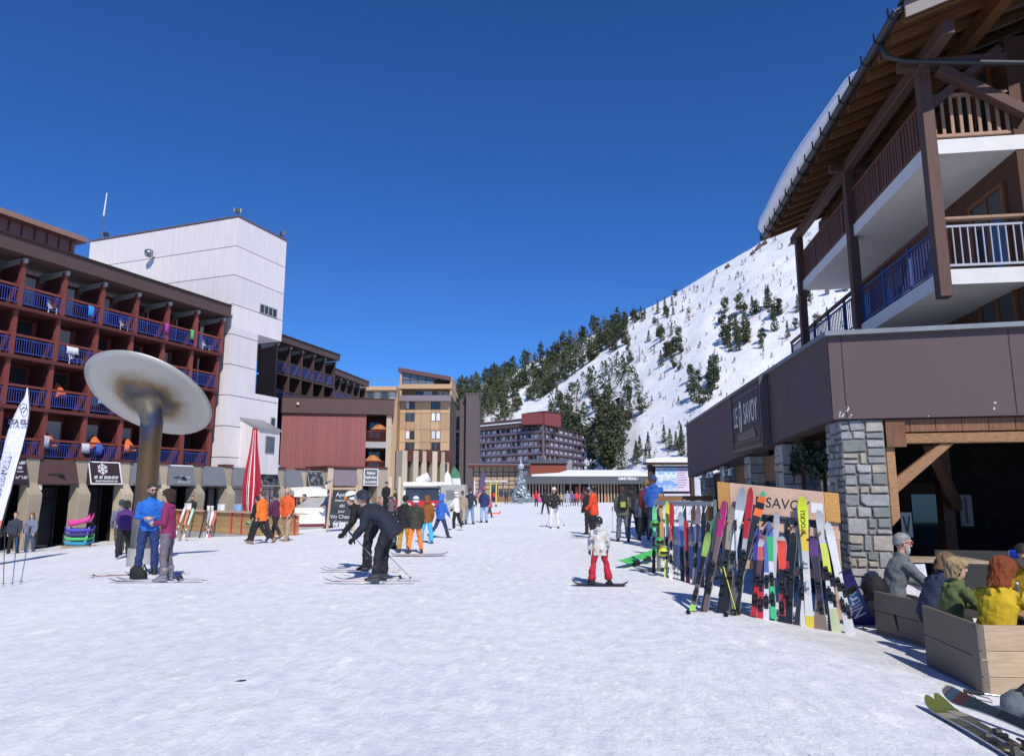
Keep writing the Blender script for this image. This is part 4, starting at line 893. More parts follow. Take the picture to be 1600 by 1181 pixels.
for x in (.2, x1 - .8): MB().loft([[Vector((xx, 1.5 + 1.6 * math.cos(a), .35 + .4 * math.sin(a))) for a in [k * math.pi / 8 for k in range(16)]] for xx in (x, x + .6)]).build('track', M_BLACK, vh)
MB().tube([(1.2, .4, zc_), (2.2, .4, zc_ + .5)], .4, 12).build('roof_cover', M_WHITE, vh)
xb0, zb0, xb1, zb1 = wbox(688, 757, 727, 792, 58); cbx = thing('concrete_box', 'plain grey concrete service box with a dark hatch', 'service box', (xb0, 58, -.1)); MB().box(0, 0, -.3, xb1 - xb0, 2.5, zb1 + .1).build('body', M_GREYC, cbx, bev=.02)
MB().box(.45, -.03, zb1 - 1.1, 1.1, .01, zb1 - .35).build('hatch', M_STEEL, cbx)
M_TOT = wood('pale_pine', (.55, .47, .36), .15, 2)
for i, (px, pt) in enumerate(((609, 745), (623.5, 745))):
    a = at(px, 800, 50); o = thing('wooden_post', ('left' if i == 0 else 'right') + ' one of two pale upright posts before the residence sign', 'post', (a.x, 50, gz(a.x, 50)), 0, 'pale posts before the residence sign'); zt_ = at(px, pt, 50).z - gz(a.x, 50)
    MB().box(-.1, -.1, 0, .1, .1, zt_).build('shaft', M_TOT, o, bev=.015); MB().box(-.16, -.16, -.1, .16, .16, .06).build('foot', M_STEEL, o)
def feather(foot, top, w, cols, label, group=None, bend=.5, lean=0.0, lead=1):
    """foot, top: metres; the sail hangs on one side of a bent pole"""
    foot = Vector(foot); top = Vector(top); H = (top - foot).length; o = thing('feather_flag', label, 'flag', foot, 0, group); ax = (top - foot).normalized(); sd = Vector((lead * (1 if w > 0 else -1), .12, 0)).normalized(); w = abs(w)
    pts = [ax * (H * q) + sd * w * .55 * max(0, (q - .72) / .28) ** 2 for q in [k / 14 for k in range(15)]]
    MB().tube(pts, [.03 - .02 * k / 14 for k in range(15)], 6).build('pole', M_BLACK, o)
    m = MB(); N = 18; n2 = 5
    for k in range(N + 1):
        q = .1 + .9 * k / N; base = ax * (H * q) + sd * w * .55 * max(0, (q - .72) / .28) ** 2
        ww = w * (1 if q < .72 else math.sqrt(max(0, 1 - ((q - .72) / .285) ** 2)) * .8 + .2 * (1 - (q - .72) / .28)) * (.82 + .18 * q)
        if q >= .72: ww -= w * .55 * max(0, (q - .72) / .28) ** 2 * .8
        for j in range(n2 + 1): m.v.append(tuple(base + sd * max(.01, ww) * j / n2 + Vector((0, .03 * math.sin(q * 9 + j * .8), 0))))
    for k in range(N):
        for j in range(n2):
            m.f.append((k * (n2 + 1) + j, k * (n2 + 1) + j + 1, (k + 1) * (n2 + 1) + j + 1, (k + 1) * (n2 + 1) + j))
            q = k / N; m.m.append(next((i for i, (lim, _) in enumerate(cols) if q < lim), len(cols) - 1))
    s_ = m.build('sail', [fabric(c) for _, c in cols], o, smooth=True, fix=False); s_.modifiers.new('t', 'SOLIDIFY').thickness = .008
    return o
# near white flag at the left edge
ff = G(-14, 884); o = feather(ff, at(60, 606, ff.y), -.66, [(.14, (.7, .22, .2)), (2, (.66, .66, .74))], 'white feather flag with mirrored lettering at the left edge', lead=1)
# the sail of this flag faces the camera: pole on its right side, print seen from behind
fy = ff.y; top = at(60, 606, fy); axd = (top - ff).normalized(); ang = math.atan2(axd.x, axd.z); frot = RX90 @ Matrix.Rotation(-ang, 3, 'Z')
flip = Matrix.Diagonal((-1, 1, 1))
def flag_at(q, side): return ff + axd * (top - ff).length * q + Vector((-side, -.075, 0))
NAVY = paint((.05, .05, .12), .8)
text('LES ATS', .2, flag_at(.8, .28), RX90 @ flip, NAVY, o, sx=.9, bold=.006); 
dr = MB(); cdr = flag_at(.88, .24)
dr.tube([cdr + Vector((.1 * math.sin(a) * (1 - .35 * math.cos(a)) , -.015, .13 * -math.cos(a))) for a in [k * math.pi / 9 for k in range(19)]], .012, 5); dr.tube([cdr + Vector((-.03, -.015, -.04)), cdr + Vector((.02, -.015, .05))], .01, 5)
oo = MB(off=ff); oo.v = [tuple(Vector(v) - ff) for v in dr.v]; oo.f = dr.f; oo.m = dr.m; oo.build('drop_emblem', NAVY, o)
text('LES MENUIRES', .3, flag_at(.46, .36), RX90 @ Matrix.Rotation(-ang + R(90), 3, 'Z') @ flip, paint((.5, .5, .62), .8), o, bold=.006)
# far flags
feather(at(722, 776, 80), at(717, 728, 80), -1.1, [(.55, (.66, .68, .68)), (2, (.06, .22, .12))], 'green and white feather flag beside the concrete box', 'feather flags far across the snow')
feather(at(697, 776, 78), at(693, 735, 78), -.8, [(2, (.78, .78, .76))], 'plain white feather flag behind the white vehicle', 'feather flags far across the snow', lead=-1)
feather(at(746, 776, 112), at(752, 733, 112), .9, [(2, (.1, .07, .16))], 'dark purple feather flag before the timber hall', 'feather flags far across the snow', lead=1)
for px, c, lb in ((741, (.6, .65, .7), 'pale blue'), (766, (.55, .55, .12), 'yellow'), (775, (.6, .5, .1), 'amber')):
    a = at(px, 787, 82); q = thing('slalom_pole', lb + ' marker pole standing in the snow by the crowd', 'marker pole', (a.x, 82, 0), 0, 'marker poles by the crowd'); MB().tube([(0, 0, 0), (.03, 0, 3.0)], [.09, .07], 8).build('shaft', paint(c), q); MB().tube([(0, 0, 0), (0, 0, .2)], [.16, .1], 8).build('base', M_BLACK, q)
# stacked plastic sledges with a pink one on top
sp_ = at(117, 843, 31.6); sp_.z = gz(sp_.x, 31.6)
for k, (c, lb) in enumerate((((.04, .3, .5), 'turquoise plastic sledge at the bottom of the stack'), ((.1, .45, .15), 'green plastic sledge in the stack by the shop'), ((.05, .05, .2), 'dark navy plastic sledge second from the top'), ((.08, .08, .5), 'blue plastic sledge just under the pink one'), ((.7, .05, .3), 'pink plastic sledge lying tilted on top of the stack'))):
    s_ = thing('plastic_sledge', lb, 'sledge', sp_ + Vector((0, .3, .12 + .19 * k + (.08 if k == 4 else 0))), R(4 * k), 'plastic sledges stacked by the shop')
    m = MB(); rr = [[Vector((x * .8, y * w, z + (.12 if abs(x) > .5 else 0))) for x in (-.62, -.5, -.2, .2, .5, .62)] for y, w, z in ((-.3, 1, .14), (-.26, 1, 0), (.26, 1, 0), (.3, 1, .14))]
    if k == 4: rr = [[Vector((p.x * .85, p.y, p.z * 1.4 + .22 * (p.x + .3))) for p in r] for r in rr]
    m.loft(rr, cap=False, close=False); q = m.build('shell', paint(c, .3), s_, smooth=True, fix=False); q.modifiers.new('t', 'SOLIDIFY').thickness = .02
    MB().box(.42, -.06, .05, .5, .06, .1).build('grip', M_BLACK, s_)
MB_st = thing('sledge_stand', 'low wooden pallet under the stack of sledges', 'pallet', sp_, 0); MB().box(-.6, 0, -.1, .6, .6, .0).build('deck', M_OLDW, MB_st); MB().box(-.6, .05, 0, .6, .12, .1).build('runner', M_OLDW, MB_st); MB().box(-.6, .45, 0, .6, .52, .1).build('runner', M_OLDW, MB_st)
# ------------------------------------------------------------------ stone fronted restaurant
C0 = Vector((4.8, 10.5, 0)); lf = Vector((.1, .995, 0)).normalized(); fr_ = Vector((.97, -.24, 0)).normalized()
FLZ = -.32                                     # terrace floor
ZB, ZT = 2.72, 3.98
sv_ = thing('restaurant', 'stone pier restaurant front under a deep brown fascia band', 'building', C0)
def SW(a, b, z): return lf * a + fr_ * b + Vector((0, 0, z))     # relative to the corner
bandL, bandF = 15.0, 9.0
mauve = mat('mauve_render', (.098, .066, .072), .75, var=.07, vs=1.2, bump=.12, bs=6)
nl = Vector((-.995, .1, 0)); nf = Vector((-.24, -.97, 0))
# left band, deeper towards its far end, then front band; butt jointed at the corner
far_b = .62 + 1.65 - .05
MB().add([SW(0, 0, ZB), SW(bandL, 0, ZB - .55), SW(bandL, 0, ZT), SW(0, 0, ZT), SW(.05, .3, ZB), SW(bandL, .3, ZB - .55), SW(bandL, .3, ZT), SW(.05, .3, ZT)],
         [(0, 1, 2, 3), (4, 7, 6, 5), (0, 4, 5, 1), (1, 5, 6, 2), (2, 6, 7, 3), (3, 7, 4, 0)]).build('fascia', mauve, sv_)
MB().add([SW(-.03, 0.0, ZB), SW(-.03, bandF, ZB), SW(-.03, bandF, ZT), SW(-.03, 0, ZT), SW(.25, .31, ZB), SW(.25, bandF, ZB), SW(.25, bandF, ZT), SW(.25, .31, ZT)],
         [(0, 1, 2, 3), (4, 7, 6, 5), (0, 4, 5, 1), (1, 5, 6, 2), (2, 6, 7, 3), (3, 7, 4, 0)]).build('fascia', mauve, sv_)
for k, b in enumerate((.18, 2.4, 4.6, 6.8)): MB().add([SW(-.034, b, ZB + .02), SW(-.034, b + .012, ZB + .02), SW(-.034, b + .012, ZT - .02), SW(-.034, b, ZT - .02)], [(0, 1, 2, 3)]).build('joint', M_BLACK, sv_, fix=False)
# flashing on top
fl_ = MB(); fl_.prism([SW(-.12, -.06, ZT), SW(bandL, -.06, ZT), SW(bandL, .4, ZT), SW(.35, .4, ZT), SW(.35, bandF, ZT), SW(-.12, bandF, ZT)], (0, 0, .07)); fl_.build('flashing', M_STEEL, sv_)
MB().prism([SW(.3, .35, ZT - .3), SW(bandL, .35, ZT - .3), SW(bandL, bandF, ZT - .3), SW(.3, bandF, ZT - .3)], (0, 0, .2)).build('flat_roof', M_STEEL, sv_)
MB().prism([SW(.3, .32, ZB + .05), SW(bandL, .32, ZB - .3), SW(bandL, bandF, ZB - .3), SW(.3, bandF, ZB + .05)], (0, 0, .1)).build('ceiling', M_DKW, sv_)
MB().prism([SW(-1.2, .25, FLZ - .1), SW(bandL, .1, FLZ - .1), SW(bandL, bandF, FLZ - .1), SW(-3.6, bandF, FLZ - .1), SW(-3.9, .5, FLZ - .1)], (0, 0, .1)).build('terrace_floor', mat('dark_paving', (.055, .052, .05), .8, bump=.3), sv_)
peel = MB(); rg = random.Random(11)
for k in range(16):
    c = SW(-.033, rg.choice((.08, .12, .16, .2, .3, .36, 1.25, 2.1)) + rg.uniform(-.04, .04), ZB + rg.uniform(.005, .2) * (1 if k < 10 else .3)); w = rg.uniform(.008, .045)
    peel.add([c, c + fr_ * w, c + fr_ * w * .7 + Vector((0, 0, rg.uniform(.01, .05))), c + Vector((0, 0, .02))], [(0, 1, 2, 3)])
tag(peel.build('peeled_paint', paint((.5, .48, .47), .8), sv_, fix=False), kind='stuff')

STONES = [mat('stone_' + 'grey tan green'.split()[i // 3 % 3], c, .85, var=.22, vs=7, bump=.7, bs=18) for i, c in enumerate(((.27, .27, .285), (.33, .325, .325), (.35, .32, .28), (.24, .235, .245), (.37, .33, .265), (.2, .215, .205)))]
M_MORTAR = mat('mortar', (.15, .14, .13), .95, var=.3, vs=20, bump=.5)
def stone_face(parent, org, ux, W, z0, z1, nrm, seed, hr=(.13, .3), wr=(.16, .42), taper=0):
    """irregular coursed rubble: the face is split again and again into unequal stones"""
    rg = random.Random(seed); out = []
    def split(x, z, w, h):
        big_w, big_h = rg.uniform(wr[0] * 1.3, wr[1]), rg.uniform(hr[0] * 1.2, hr[1])
        if h > big_h and (h / hr[1] > w / wr[1] or w <= big_w): q = rg.uniform(.33, .67) if h < .9 else rg.uniform(.4, .6); split(x, z, w, h * q); split(x, z + h * q, w, h * (1 - q))
        elif w > big_w: q = rg.uniform(.3, .7); split(x, z, w * q, h); split(x + w * q, z, w * (1 - q), h)
        else: out.append((x, z, w, h))
    split(0, z0, W, z1 - z0)
    for x, z, w, h in out:
        g_ = .005; j = lambda k=1: rg.uniform(0, .016) * k
        u = rg.random()
        if u < .2 and w > .15 and h > .12: pl = [(x + g_ + j(), z + g_), (x + w - g_, z + g_ + j()), (x + w - g_ - j(), z + h * .62), (x + w * .74, z + h - g_), (x + g_ + j(), z + h - g_ - j())]
        elif u < .36 and w > .15 and h > .12: pl = [(x + g_ + w * .2, z + g_), (x + w - g_ - j(), z + g_ + j()), (x + w - g_, z + h - g_ - j()), (x + g_ + j(), z + h - g_), (x + g_, z + h * .35)]
        else: pl = [(x + g_ + j(), z + g_ + j()), (x + w - g_ - j(), z + g_ + j()), (x + w - g_ - j(), z + h - g_ - j()), (x + g_ + j(), z + h - g_ - j())]
        m = MB(); m.prism([org + ux * a + Vector((0, 0, b_)) for a, b_ in pl], nrm * rg.uniform(.012, .032)); m.build('stone', rg.choice(STONES), parent, bev=.011)
def stone_pier(a0, a1, b0, b1, ztop_, seed, detail=True, zt2=None):
    p = MB(); p.prism([SW(a0 + .03, b0 + .03, FLZ), SW(a1, b0 + .03, FLZ), SW(a1, b1, FLZ), SW(a0 + .03, b1, FLZ)], (0, 0, ztop_ - FLZ)); pier = p.build('stone_pier', M_MORTAR, sv_)
    k = 1 if detail else 1.7
    stone_face(pier, SW(a0 + .025, b0 + .0, 0), fr_, b1 - b0, FLZ, ztop_, nf, seed, (.13 * k, .3 * k), (.16 * k, .42 * k))
    stone_face(pier, SW(a0, b0 + .025, 0), lf, a1 - a0, FLZ, ztop_, nl, seed + 1, (.13 * k, .3 * k), (.16 * k, .42 * k))
stone_pier(.02, .72, .1, .70, ZB - .01, 21)
for i, a in enumerate((3.2, 5.9, 9.0, 12.2)): stone_pier(a, a + .6, .1, .6, ZB - .03 - .55 * a / bandL, 40 + 3 * i, False)
# glazing and rooms behind the left face
for i, (a, c) in enumerate(((.75, 3.2), (3.82, 5.9), (6.52, 9.0), (9.62, 12.2), (12.82, 14.9))):
    zt_ = ZB - .06 - .55 * c / bandL
    MB().prism([SW(a, .45, FLZ), SW(c, .45, FLZ), SW(c, .45, zt_), SW(a, .45, zt_)], fr_ * .02).build('pane', M_GLASS, sv_)
    for q in (0, .5, 1): x = a + (c - a - .07) * q; MB().prism([SW(x, .42, FLZ), SW(x + .07, .42, FLZ), SW(x + .07, .42, zt_), SW(x, .42, zt_)], fr_ * .08).build('glazing_bar', M_DKW, sv_)
    MB().prism([SW(a, .40, zt_ - .55), SW(c, .40, zt_ - .55), SW(c, .40, zt_), SW(a, .40, zt_)], fr_ * .03).build('transom_panel', M_MIDW if i in (1, 2) else M_DKW, sv_)
gar = MB(); rg = random.Random(5); cs = []
for k in range(420):
    a = rg.uniform(1.0, 3.1); q = (a - 1.0) / 2.1; zc = 2.35 - .25 * q + .0; cs.append((SW(a, rg.uniform(.18, .36), zc + rg.gauss(0, .14) * (1 - .3 * q) - .15 * math.sin(q * 6)), Vector((rg.gauss(0, 1), rg.gauss(0, 1), rg.gauss(0, 1))).normalized()))
cards(gar, cs, .09, rg); go = bpy.data.objects.new('fir_garland', gar.mesh('fir_garland', NEED[1], fix=False)); go.location = C0; link(go); tag(go, 'dark fir garland hung under the fascia beside the corner pier', 'garland', kind='stuff')
# lamp rail under the sign
lr = thing('lamp_rail', 'thin rail of small spot lamps under the dark wall sign', 'lamp rail', C0 + SW(6.0, -.25, 2.2))
MB().tube([(0, 0, 0), tuple(lf * 5.0 + Vector((0, 0, -.15)))], .018, 6).build('rail', M_STEEL, lr)
for q in (.4, 1.1, 2.8, 3.4): MB().tube([lf * q, lf * q + Vector((0, 0, -.16))], [.03, .06], 8).build('lamp_head', M_WHITE, lr)
# front opening: back wall of stone, doors, beams
BWA = 6.5; SHADE_STONES = [mat('shade_dark_stone', c, .9, var=.3, vs=7, bump=.5) for c in ((.016, .016, .017), (.02, .019, .018))]  # stone colours taken near black, the shade of the room painted in
bwz = MB().prism([SW(BWA, .7, FLZ), SW(BWA, bandF, FLZ), SW(BWA, bandF, ZB), SW(BWA, .7, ZB)], lf * .2).build('back_wall', M_DARK, sv_)  # near black wall colour stands in for the unlit depth
MB().prism([SW(-3.4, bandF, FLZ), SW(BWA, bandF, FLZ), SW(BWA, bandF, ZB + .1), SW(-.2, bandF, ZB + .1)], fr_ * .2).build('end_wall', M_MORTAR, sv_)
_st = STONES; STONES = SHADE_STONES
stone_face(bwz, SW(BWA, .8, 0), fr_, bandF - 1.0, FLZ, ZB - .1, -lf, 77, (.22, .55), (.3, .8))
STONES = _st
for b0 in (1.5, 3.4): 
    d_ = MB().prism([SW(BWA - .05, b0, FLZ), SW(BWA - .05, b0 + 1.0, FLZ), SW(BWA - .05, b0 + 1.0, 1.85), SW(BWA - .05, b0, 1.85)], lf * -.06).build('door', wood('door_brown', (.05, .02, .012), .3, 2), sv_)
    MB().prism([SW(BWA - .12, b0 + .2, .5), SW(BWA - .12, b0 + .8, .5), SW(BWA - .12, b0 + .8, 1.6), SW(BWA - .12, b0 + .2, 1.6)], lf * -.01).build('pane', M_GLASS, d_)
lint = M_MIDW
tim = wood('gold_timber', (.33, .175, .08), .35, 0)
npl = 24
for k in range(npl):
    b0 = .72 + k * .34; MB().prism([SW(.06, b0 + .005, ZB - .2), SW(.06, b0 + .335, ZB - .2), SW(.06, b0 + .335, ZB - .02), SW(.06, b0 + .005, ZB - .02)], lf * .04).build('lintel_plank', wood('lintel_boards', (.19, .085, .042), .4, 2), sv_)
MB().prism([SW(.02, .72, ZB - .42), SW(.02, .98, ZB - .42), SW(.02, .98, ZB - .02), SW(.02, .72, ZB - .02)], lf * .035).build('corner_board', wood('lintel_boards', (.19, .085, .042), .4, 2), sv_)
MB().prism([SW(.06, .98, ZB - .37), SW(.06, bandF, ZB - .37), SW(.06, bandF, ZB - .225), SW(.06, .98, ZB - .225)], lf * .15).build('beam', tim, sv_, bev=.008)
MB().prism([SW(.08, .72, 1.15), SW(.08, .84, 1.28), SW(.08, .84, ZB - .42), SW(.08, .72, ZB - .42)], lf * .12).build('post', tim, sv_, bev=.008)
MB().prism([SW(.1, .82, 1.62), SW(.1, .84, 1.85), SW(.1, 1.46, ZB - .375), SW(.1, 1.64, ZB - .375)], lf * .1).build('brace', tim, sv_, bev=.008)
MB().beam(SW(.8, 1.6, ZB - .3), SW(2.9, 2.9, 1.4), .14, .16).build('brace', M_DKW, sv_)
for b0 in (2.75,): MB().beam(SW(3.0, b0, FLZ), SW(3.0, b0, ZB), .2, .2, (1, 0, 0)).build('post', M_DKW, sv_)
nt_ = thing('notice', 'small white notice with a dark V on the dim wall', 'notice', C0 + SW(1.6, 1.45, 0))
MB().prism([(0, 0, .92), tuple(fr_ * .16 + Vector((0, 0, .92))), tuple(fr_ * .16 + Vector((0, 0, 1.32))), (0, 0, 1.32)], lf * .02).build('paper', paint((.42, .42, .42), .8), nt_)  # white paper greyed, the shade it hangs in put into its colour
vv = MB()
for s_ in (-1, 1): vv.beam(fr_ * .08 + nf * .006 + Vector((0, 0, 1.0)), fr_ * (.08 + .045 * s_) + nf * .006 + Vector((0, 0, 1.26)), .022, .006, nf)
vv.build('letter', M_BLACK, nt_); MB().beam(fr_ * .08 + Vector((0, 0, FLZ)) + lf * .03, fr_ * .08 + Vector((0, 0, .95)) + lf * .03, .04, .04, (1, 0, 0)).build('stand', M_BLACK, nt_)
n2 = thing('notice', 'dim narrow white notice beside the far dark door', 'notice', C0 + SW(3.05, 3.0, 0)); MB().prism([(0, 0, 1.05), tuple(fr_ * .2 + Vector((0, 0, 1.05))), tuple(fr_ * .2 + Vector((0, 0, 1.6))), (0, 0, 1.6)], lf * .02).build('paper', paint((.14, .14, .15), .8), n2); MB().prism([tuple(fr_ * .08 + nf * .004 + Vector((0, 0, 1.1))), tuple(fr_ * .12 + nf * .004 + Vector((0, 0, 1.1))), tuple(fr_ * .12 + nf * .004 + Vector((0, 0, 1.55))), tuple(fr_ * .08 + nf * .004 + Vector((0, 0, 1.55)))], nf * .002).build('print', M_BLACK, n2)  # white paper painted dark grey to carry the indoor shade
# parapet screen inside, its grey darkened to hold the room's shade
MB().prism([SW(.9, 1.6, FLZ), SW(.9, bandF, FLZ), SW(.9, bandF, .78), SW(.9, 1.6, .78)], lf * .06).build('screen', mat('screen_shade_dark', (.025, .025, .025), .7), sv_)
itb = thing('inner_table', 'pale topped table in the shade behind the stone pier', 'table', C0 + SW(.35, 1.35, FLZ)); MB().prism([SW(-.3, -.45, .98), SW(-.3, .55, .98), SW(.3, .55, .98), SW(.3, -.45, .98)], (0, 0, .04)).build('table_top', M_OLDW, itb); MB().box(-.04, -.04, 0, .04, .04, .98).build('leg', M_BLACK, itb); MB().box(-.3, -.3, 0, .3, .3, .03).build('base', M_BLACK, itb)
# wall sign
sO = C0 + lf * 6.35 + nl * .03; sr = math.atan2(-lf.y, -lf.x)      # its reading direction runs towards the camera
sgn = thing('wall_sign', 'dark framed LE SAVOY wall sign on the restaurant fascia', 'sign', sO, sr)
SWd, sz0, sz1 = 2.75, 2.62, 3.9
MB().box(0, -.12, sz0, SWd, 0, sz1).build('panel', mat('sign_dark', (.02, .015, .016), .5), sgn)
f = MB(); f.box(-.07, -.14, sz0 - .07, SWd + .07, .02, sz0); f.box(-.07, -.14, sz1, SWd + .07, .02, sz1 + .07); f.box(-.07, -.14, sz0, 0, .02, sz1); f.box(SWd, -.14, sz0, SWd + .07, .02, sz1); f.build('frame', mat('sign_frame', (.1, .075, .075), .5), sgn)
f = MB(); f.box(.1, -.135, sz0 + .1, SWd - .1, -.12, sz0 + .14); f.box(.1, -.135, sz1 - .14, SWd - .1, -.12, sz1 - .1); f.box(.1, -.135, sz0 + .1, .14, -.12, sz1 - .1); f.box(SWd - .14, -.135, sz0 + .1, SWd - .1, -.12, sz1 - .1); f.build('rule', mat('sign_frame', (.1, .075, .075), .5), sgn)
SG = Matrix.Rotation(sr, 3, 'Z'); CREAM = paint((.62, .6, .56), .6)
def sgl(x, z, d=.14): return sO + SG @ Vector((x, -d, z))
text('LE', .66, sgl(.42, 3.33, .128), SG @ RX90, CREAM, sgn, sx=.62, ext=.004, bold=.004); text('SAVOY', .66, sgl(1.86, 3.33, .128), SG @ RX90, CREAM, sgn, sx=.6, ext=.004, bold=.004)
em = MB(); em.tube([Vector((.98, -.135, 3.33)), Vector((.98, -.15, 3.33))], .001, 16)
ring = [Vector((.91 + .13 * math.cos(a), 0, 3.33 + .36 * math.sin(a))) for a in [k * math.pi / 10 for k in range(20)]]
em = MB(); em.prism([p + Vector((0, -.132, 0)) for p in ring], (0, .011, 0)); em.build('emblem', CREAM, sgn)
em = MB(); em.prism([Vector((.91 + .05 * math.cos(a) * (1 + .5 * math.sin(a)), -.138, 3.36 + .17 * math.sin(a))) for a in [k * math.pi / 6 for k in range(12)]], (0, .005, 0)); em.box(.895, -.138, 3.02, .925, -.133, 3.2); em.build('emblem_mark', mat('sign_dark', (.02, .015, .016), .5), sgn)
ms = MB(); ms.prism([(.55, -.135, 2.78), (2.25, -.135, 2.78), (2.25, -.135, 2.92), (2.05, -.135, 3.0), (1.7, -.135, 2.96), (1.2, -.135, 2.96), (.9, -.135, 2.93), (.55, -.135, 2.96)], (0, .01, 0)); ms.build('silhouette', mat('sign_frame', (.14, .11, .11), .5), sgn)

# ------------------------------------------------------------------ balconied chalet above
KO = Vector((8.25, 13.0, 0)); KR = math.atan2(.99, .14)
kh = thing('chalet', 'wooden chalet with white balcony slabs and a deep snowy eave', 'building', KO, KR)
KL = 9.6; BD = 1.55; M_POST = wood('post_brown', (.095, .047, .038), .25, 2); M_RAILW = wood('rail_brown', (.125, .05, .032), .25, 2); M_SLABW = mat('white_render', (.7, .69, .68), .7, var=.06, vs=2)
wallw = wood('chalet_wall', (.09, .035, .018), .35, 0)
MB().box(0, -9, 3.9, KL - .4, -BD, 10.6).build('wall', wallw, kh); MB().box(-1.2, -9, 3.9, 0, -BD - .75, 11).build('near_wing', wallw, kh)
wb_ = [MB().box(-1.225 - .008 * q, 0, 3.9, -1.2, .205, 11).mesh('wall_board', wood('chalet_boards', (.11, .045, .023), .35, 2)) for q in range(2)]
for k in range(31): inst('wall_board', wb_[k % 2], kh, (0, -BD - .96 - .21 * k, 0))
for z in (5.55, 8.2):
    x1 = KL - .05 if z > 8 else KL + 2.2
    MB().box(0, -BD, z, x1, 0, z + .3).build('balcony_slab', M_SLABW, kh)
    MB().box(-.02, -BD - .7, z + .003, 0, -.02, z + .3).build('slab_edge', M_SLABW, kh)
    MB().box(0, -BD - .75, z + .1, x1, -BD, z + .299).build('balcony_slab', M_SLABW, kh)
# upper railing: timber, each baluster its own piece
def timber_rail(x0, x1, y0, y1, z, h, gap, m, sq=.05, top_w=.09):
    a = Vector((x0, y0, z)); b = Vector((x1, y1, z)); d = b - a; L = d.length; u = d / L; rz = math.atan2(d.y, d.x)
    r_ = bpy.data.objects.new('railing', MB().box(0, -top_w / 2, h - .06, L, top_w / 2, h).box(0, -.03, .08, L, .03, .15).mesh('railing', m, bev=.006)); r_.location = a; r_.rotation_euler = (0, 0, rz); link(r_, kh)
    bm_ = MB().box(-sq / 2, -.018, .15, sq / 2, .018, h - .06).mesh('baluster', m); k = int(L / gap)
    for i in range(k + 1): inst('baluster', bm_, r_, (L * (i + .5) / (k + 1), 0, 0))
    pm = MB().box(-.045, -.04, 0, .045, .04, h - .06).mesh('rail_post', m)
    for i in range(int(L / 1.3) + 1): inst('rail_post', pm, r_, (L * i / max(1, int(L / 1.3)) * .995, .0, 0))
timber_rail(.1, KL - .1, -.08, -.08, 8.5, 1.0, .16, M_RAILW, .11)
timber_rail(.08, .08, -.08, -BD - .7, 8.5, 1.0, .17, wood('pale_rail', (.34, .2, .13), .2, 2), .06)
def metal_rail(x0, x1, y0, y1, z, h, m, hand):
    a = Vector((x0, y0, z)); d = Vector((x1, y1, z)) - a; L = d.length; rz = math.atan2(d.y, d.x)
    r_ = inst('railing', MB().box(0, -.02, h - .16, L, .02, h - .12).box(0, -.02, .06, L, .02, .1).mesh('railing', m), kh, a, (0, 0, rz))
    bm_ = MB().tube([(0, 0, .1), (0, 0, h - .16)], .015, 6).mesh('bar', m); k = int(L / .14)
    for i in range(k + 1): inst('bar', bm_, r_, (L * (i + .5) / (k + 1), 0, 0))
    MB().box(0, -.06, h - .02, L, .06, h + .04).build('handrail', hand, r_, bev=.006)
    pm = MB().box(-.025, -.03, -.15, .025, .03, h).mesh('rail_post', m)
    for i in range(int(L / 1.35) + 1): inst('rail_post', pm, r_, (L * i / max(1, int(L / 1.35)), 0, 0))
blu = paint((.035, .055, .17), .4)
metal_rail(.1, KL + 2, -.06, -.06, 5.87, 1.0, blu, M_RAILW); metal_rail(.06, .06, -.08, -BD - .7, 5.87, 1.0, paint((.42, .43, .5), .4), wood('pale_rail', (.34, .2, .13), .2, 2))
pmh = {}
for x, z0 in ((.0, 5.3), (4.6, ZT - .3), (KL, ZT - .3)):
    MB().box(x - .12, -.1, z0, x + .12, .12, 10.1).build('post', M_POST, kh, bev=.01)
MB().box(-1.2, -.1, 10.0, KL + .6, .12, 10.28).build('purlin', M_POST, kh, bev=.015)
for x in (0, 4.6, KL): MB().beam((x, -.05, 9.2), (x, -1.45, 10.35), .16, .16, (1, 0, 0)).build('brace', M_POST, kh)
MB().beam((-.1, -.25, 9.95), (-.1, -1.75, 8.9), .2, .2, (1, 0, 0)).build('brace', M_POST, kh, bev=.01)
for x in (0, 4.6): MB().beam((x, .45, 10.12), (x, -BD, 10.12), .18, .2).build('tie_beam', M_POST, kh)
# windows and doors of the side and end walls
for z in (3.9, 5.9, 8.55):
    for x in (.6, 2.9, 5.6, 8.0):
        f = inst('window_frame', frame_mesh(1.2, 1.7, .09, wood('frame_orange', (.2, .075, .025), .3, 2)), kh, (x, -BD + .02, z + .1)); f.rotation_euler = (0, 0, math.pi); f.location.x += 1.2
        inst('pane', win_mesh(1.2, 1.7, M_GLASS), f, (0, -.01, 0))
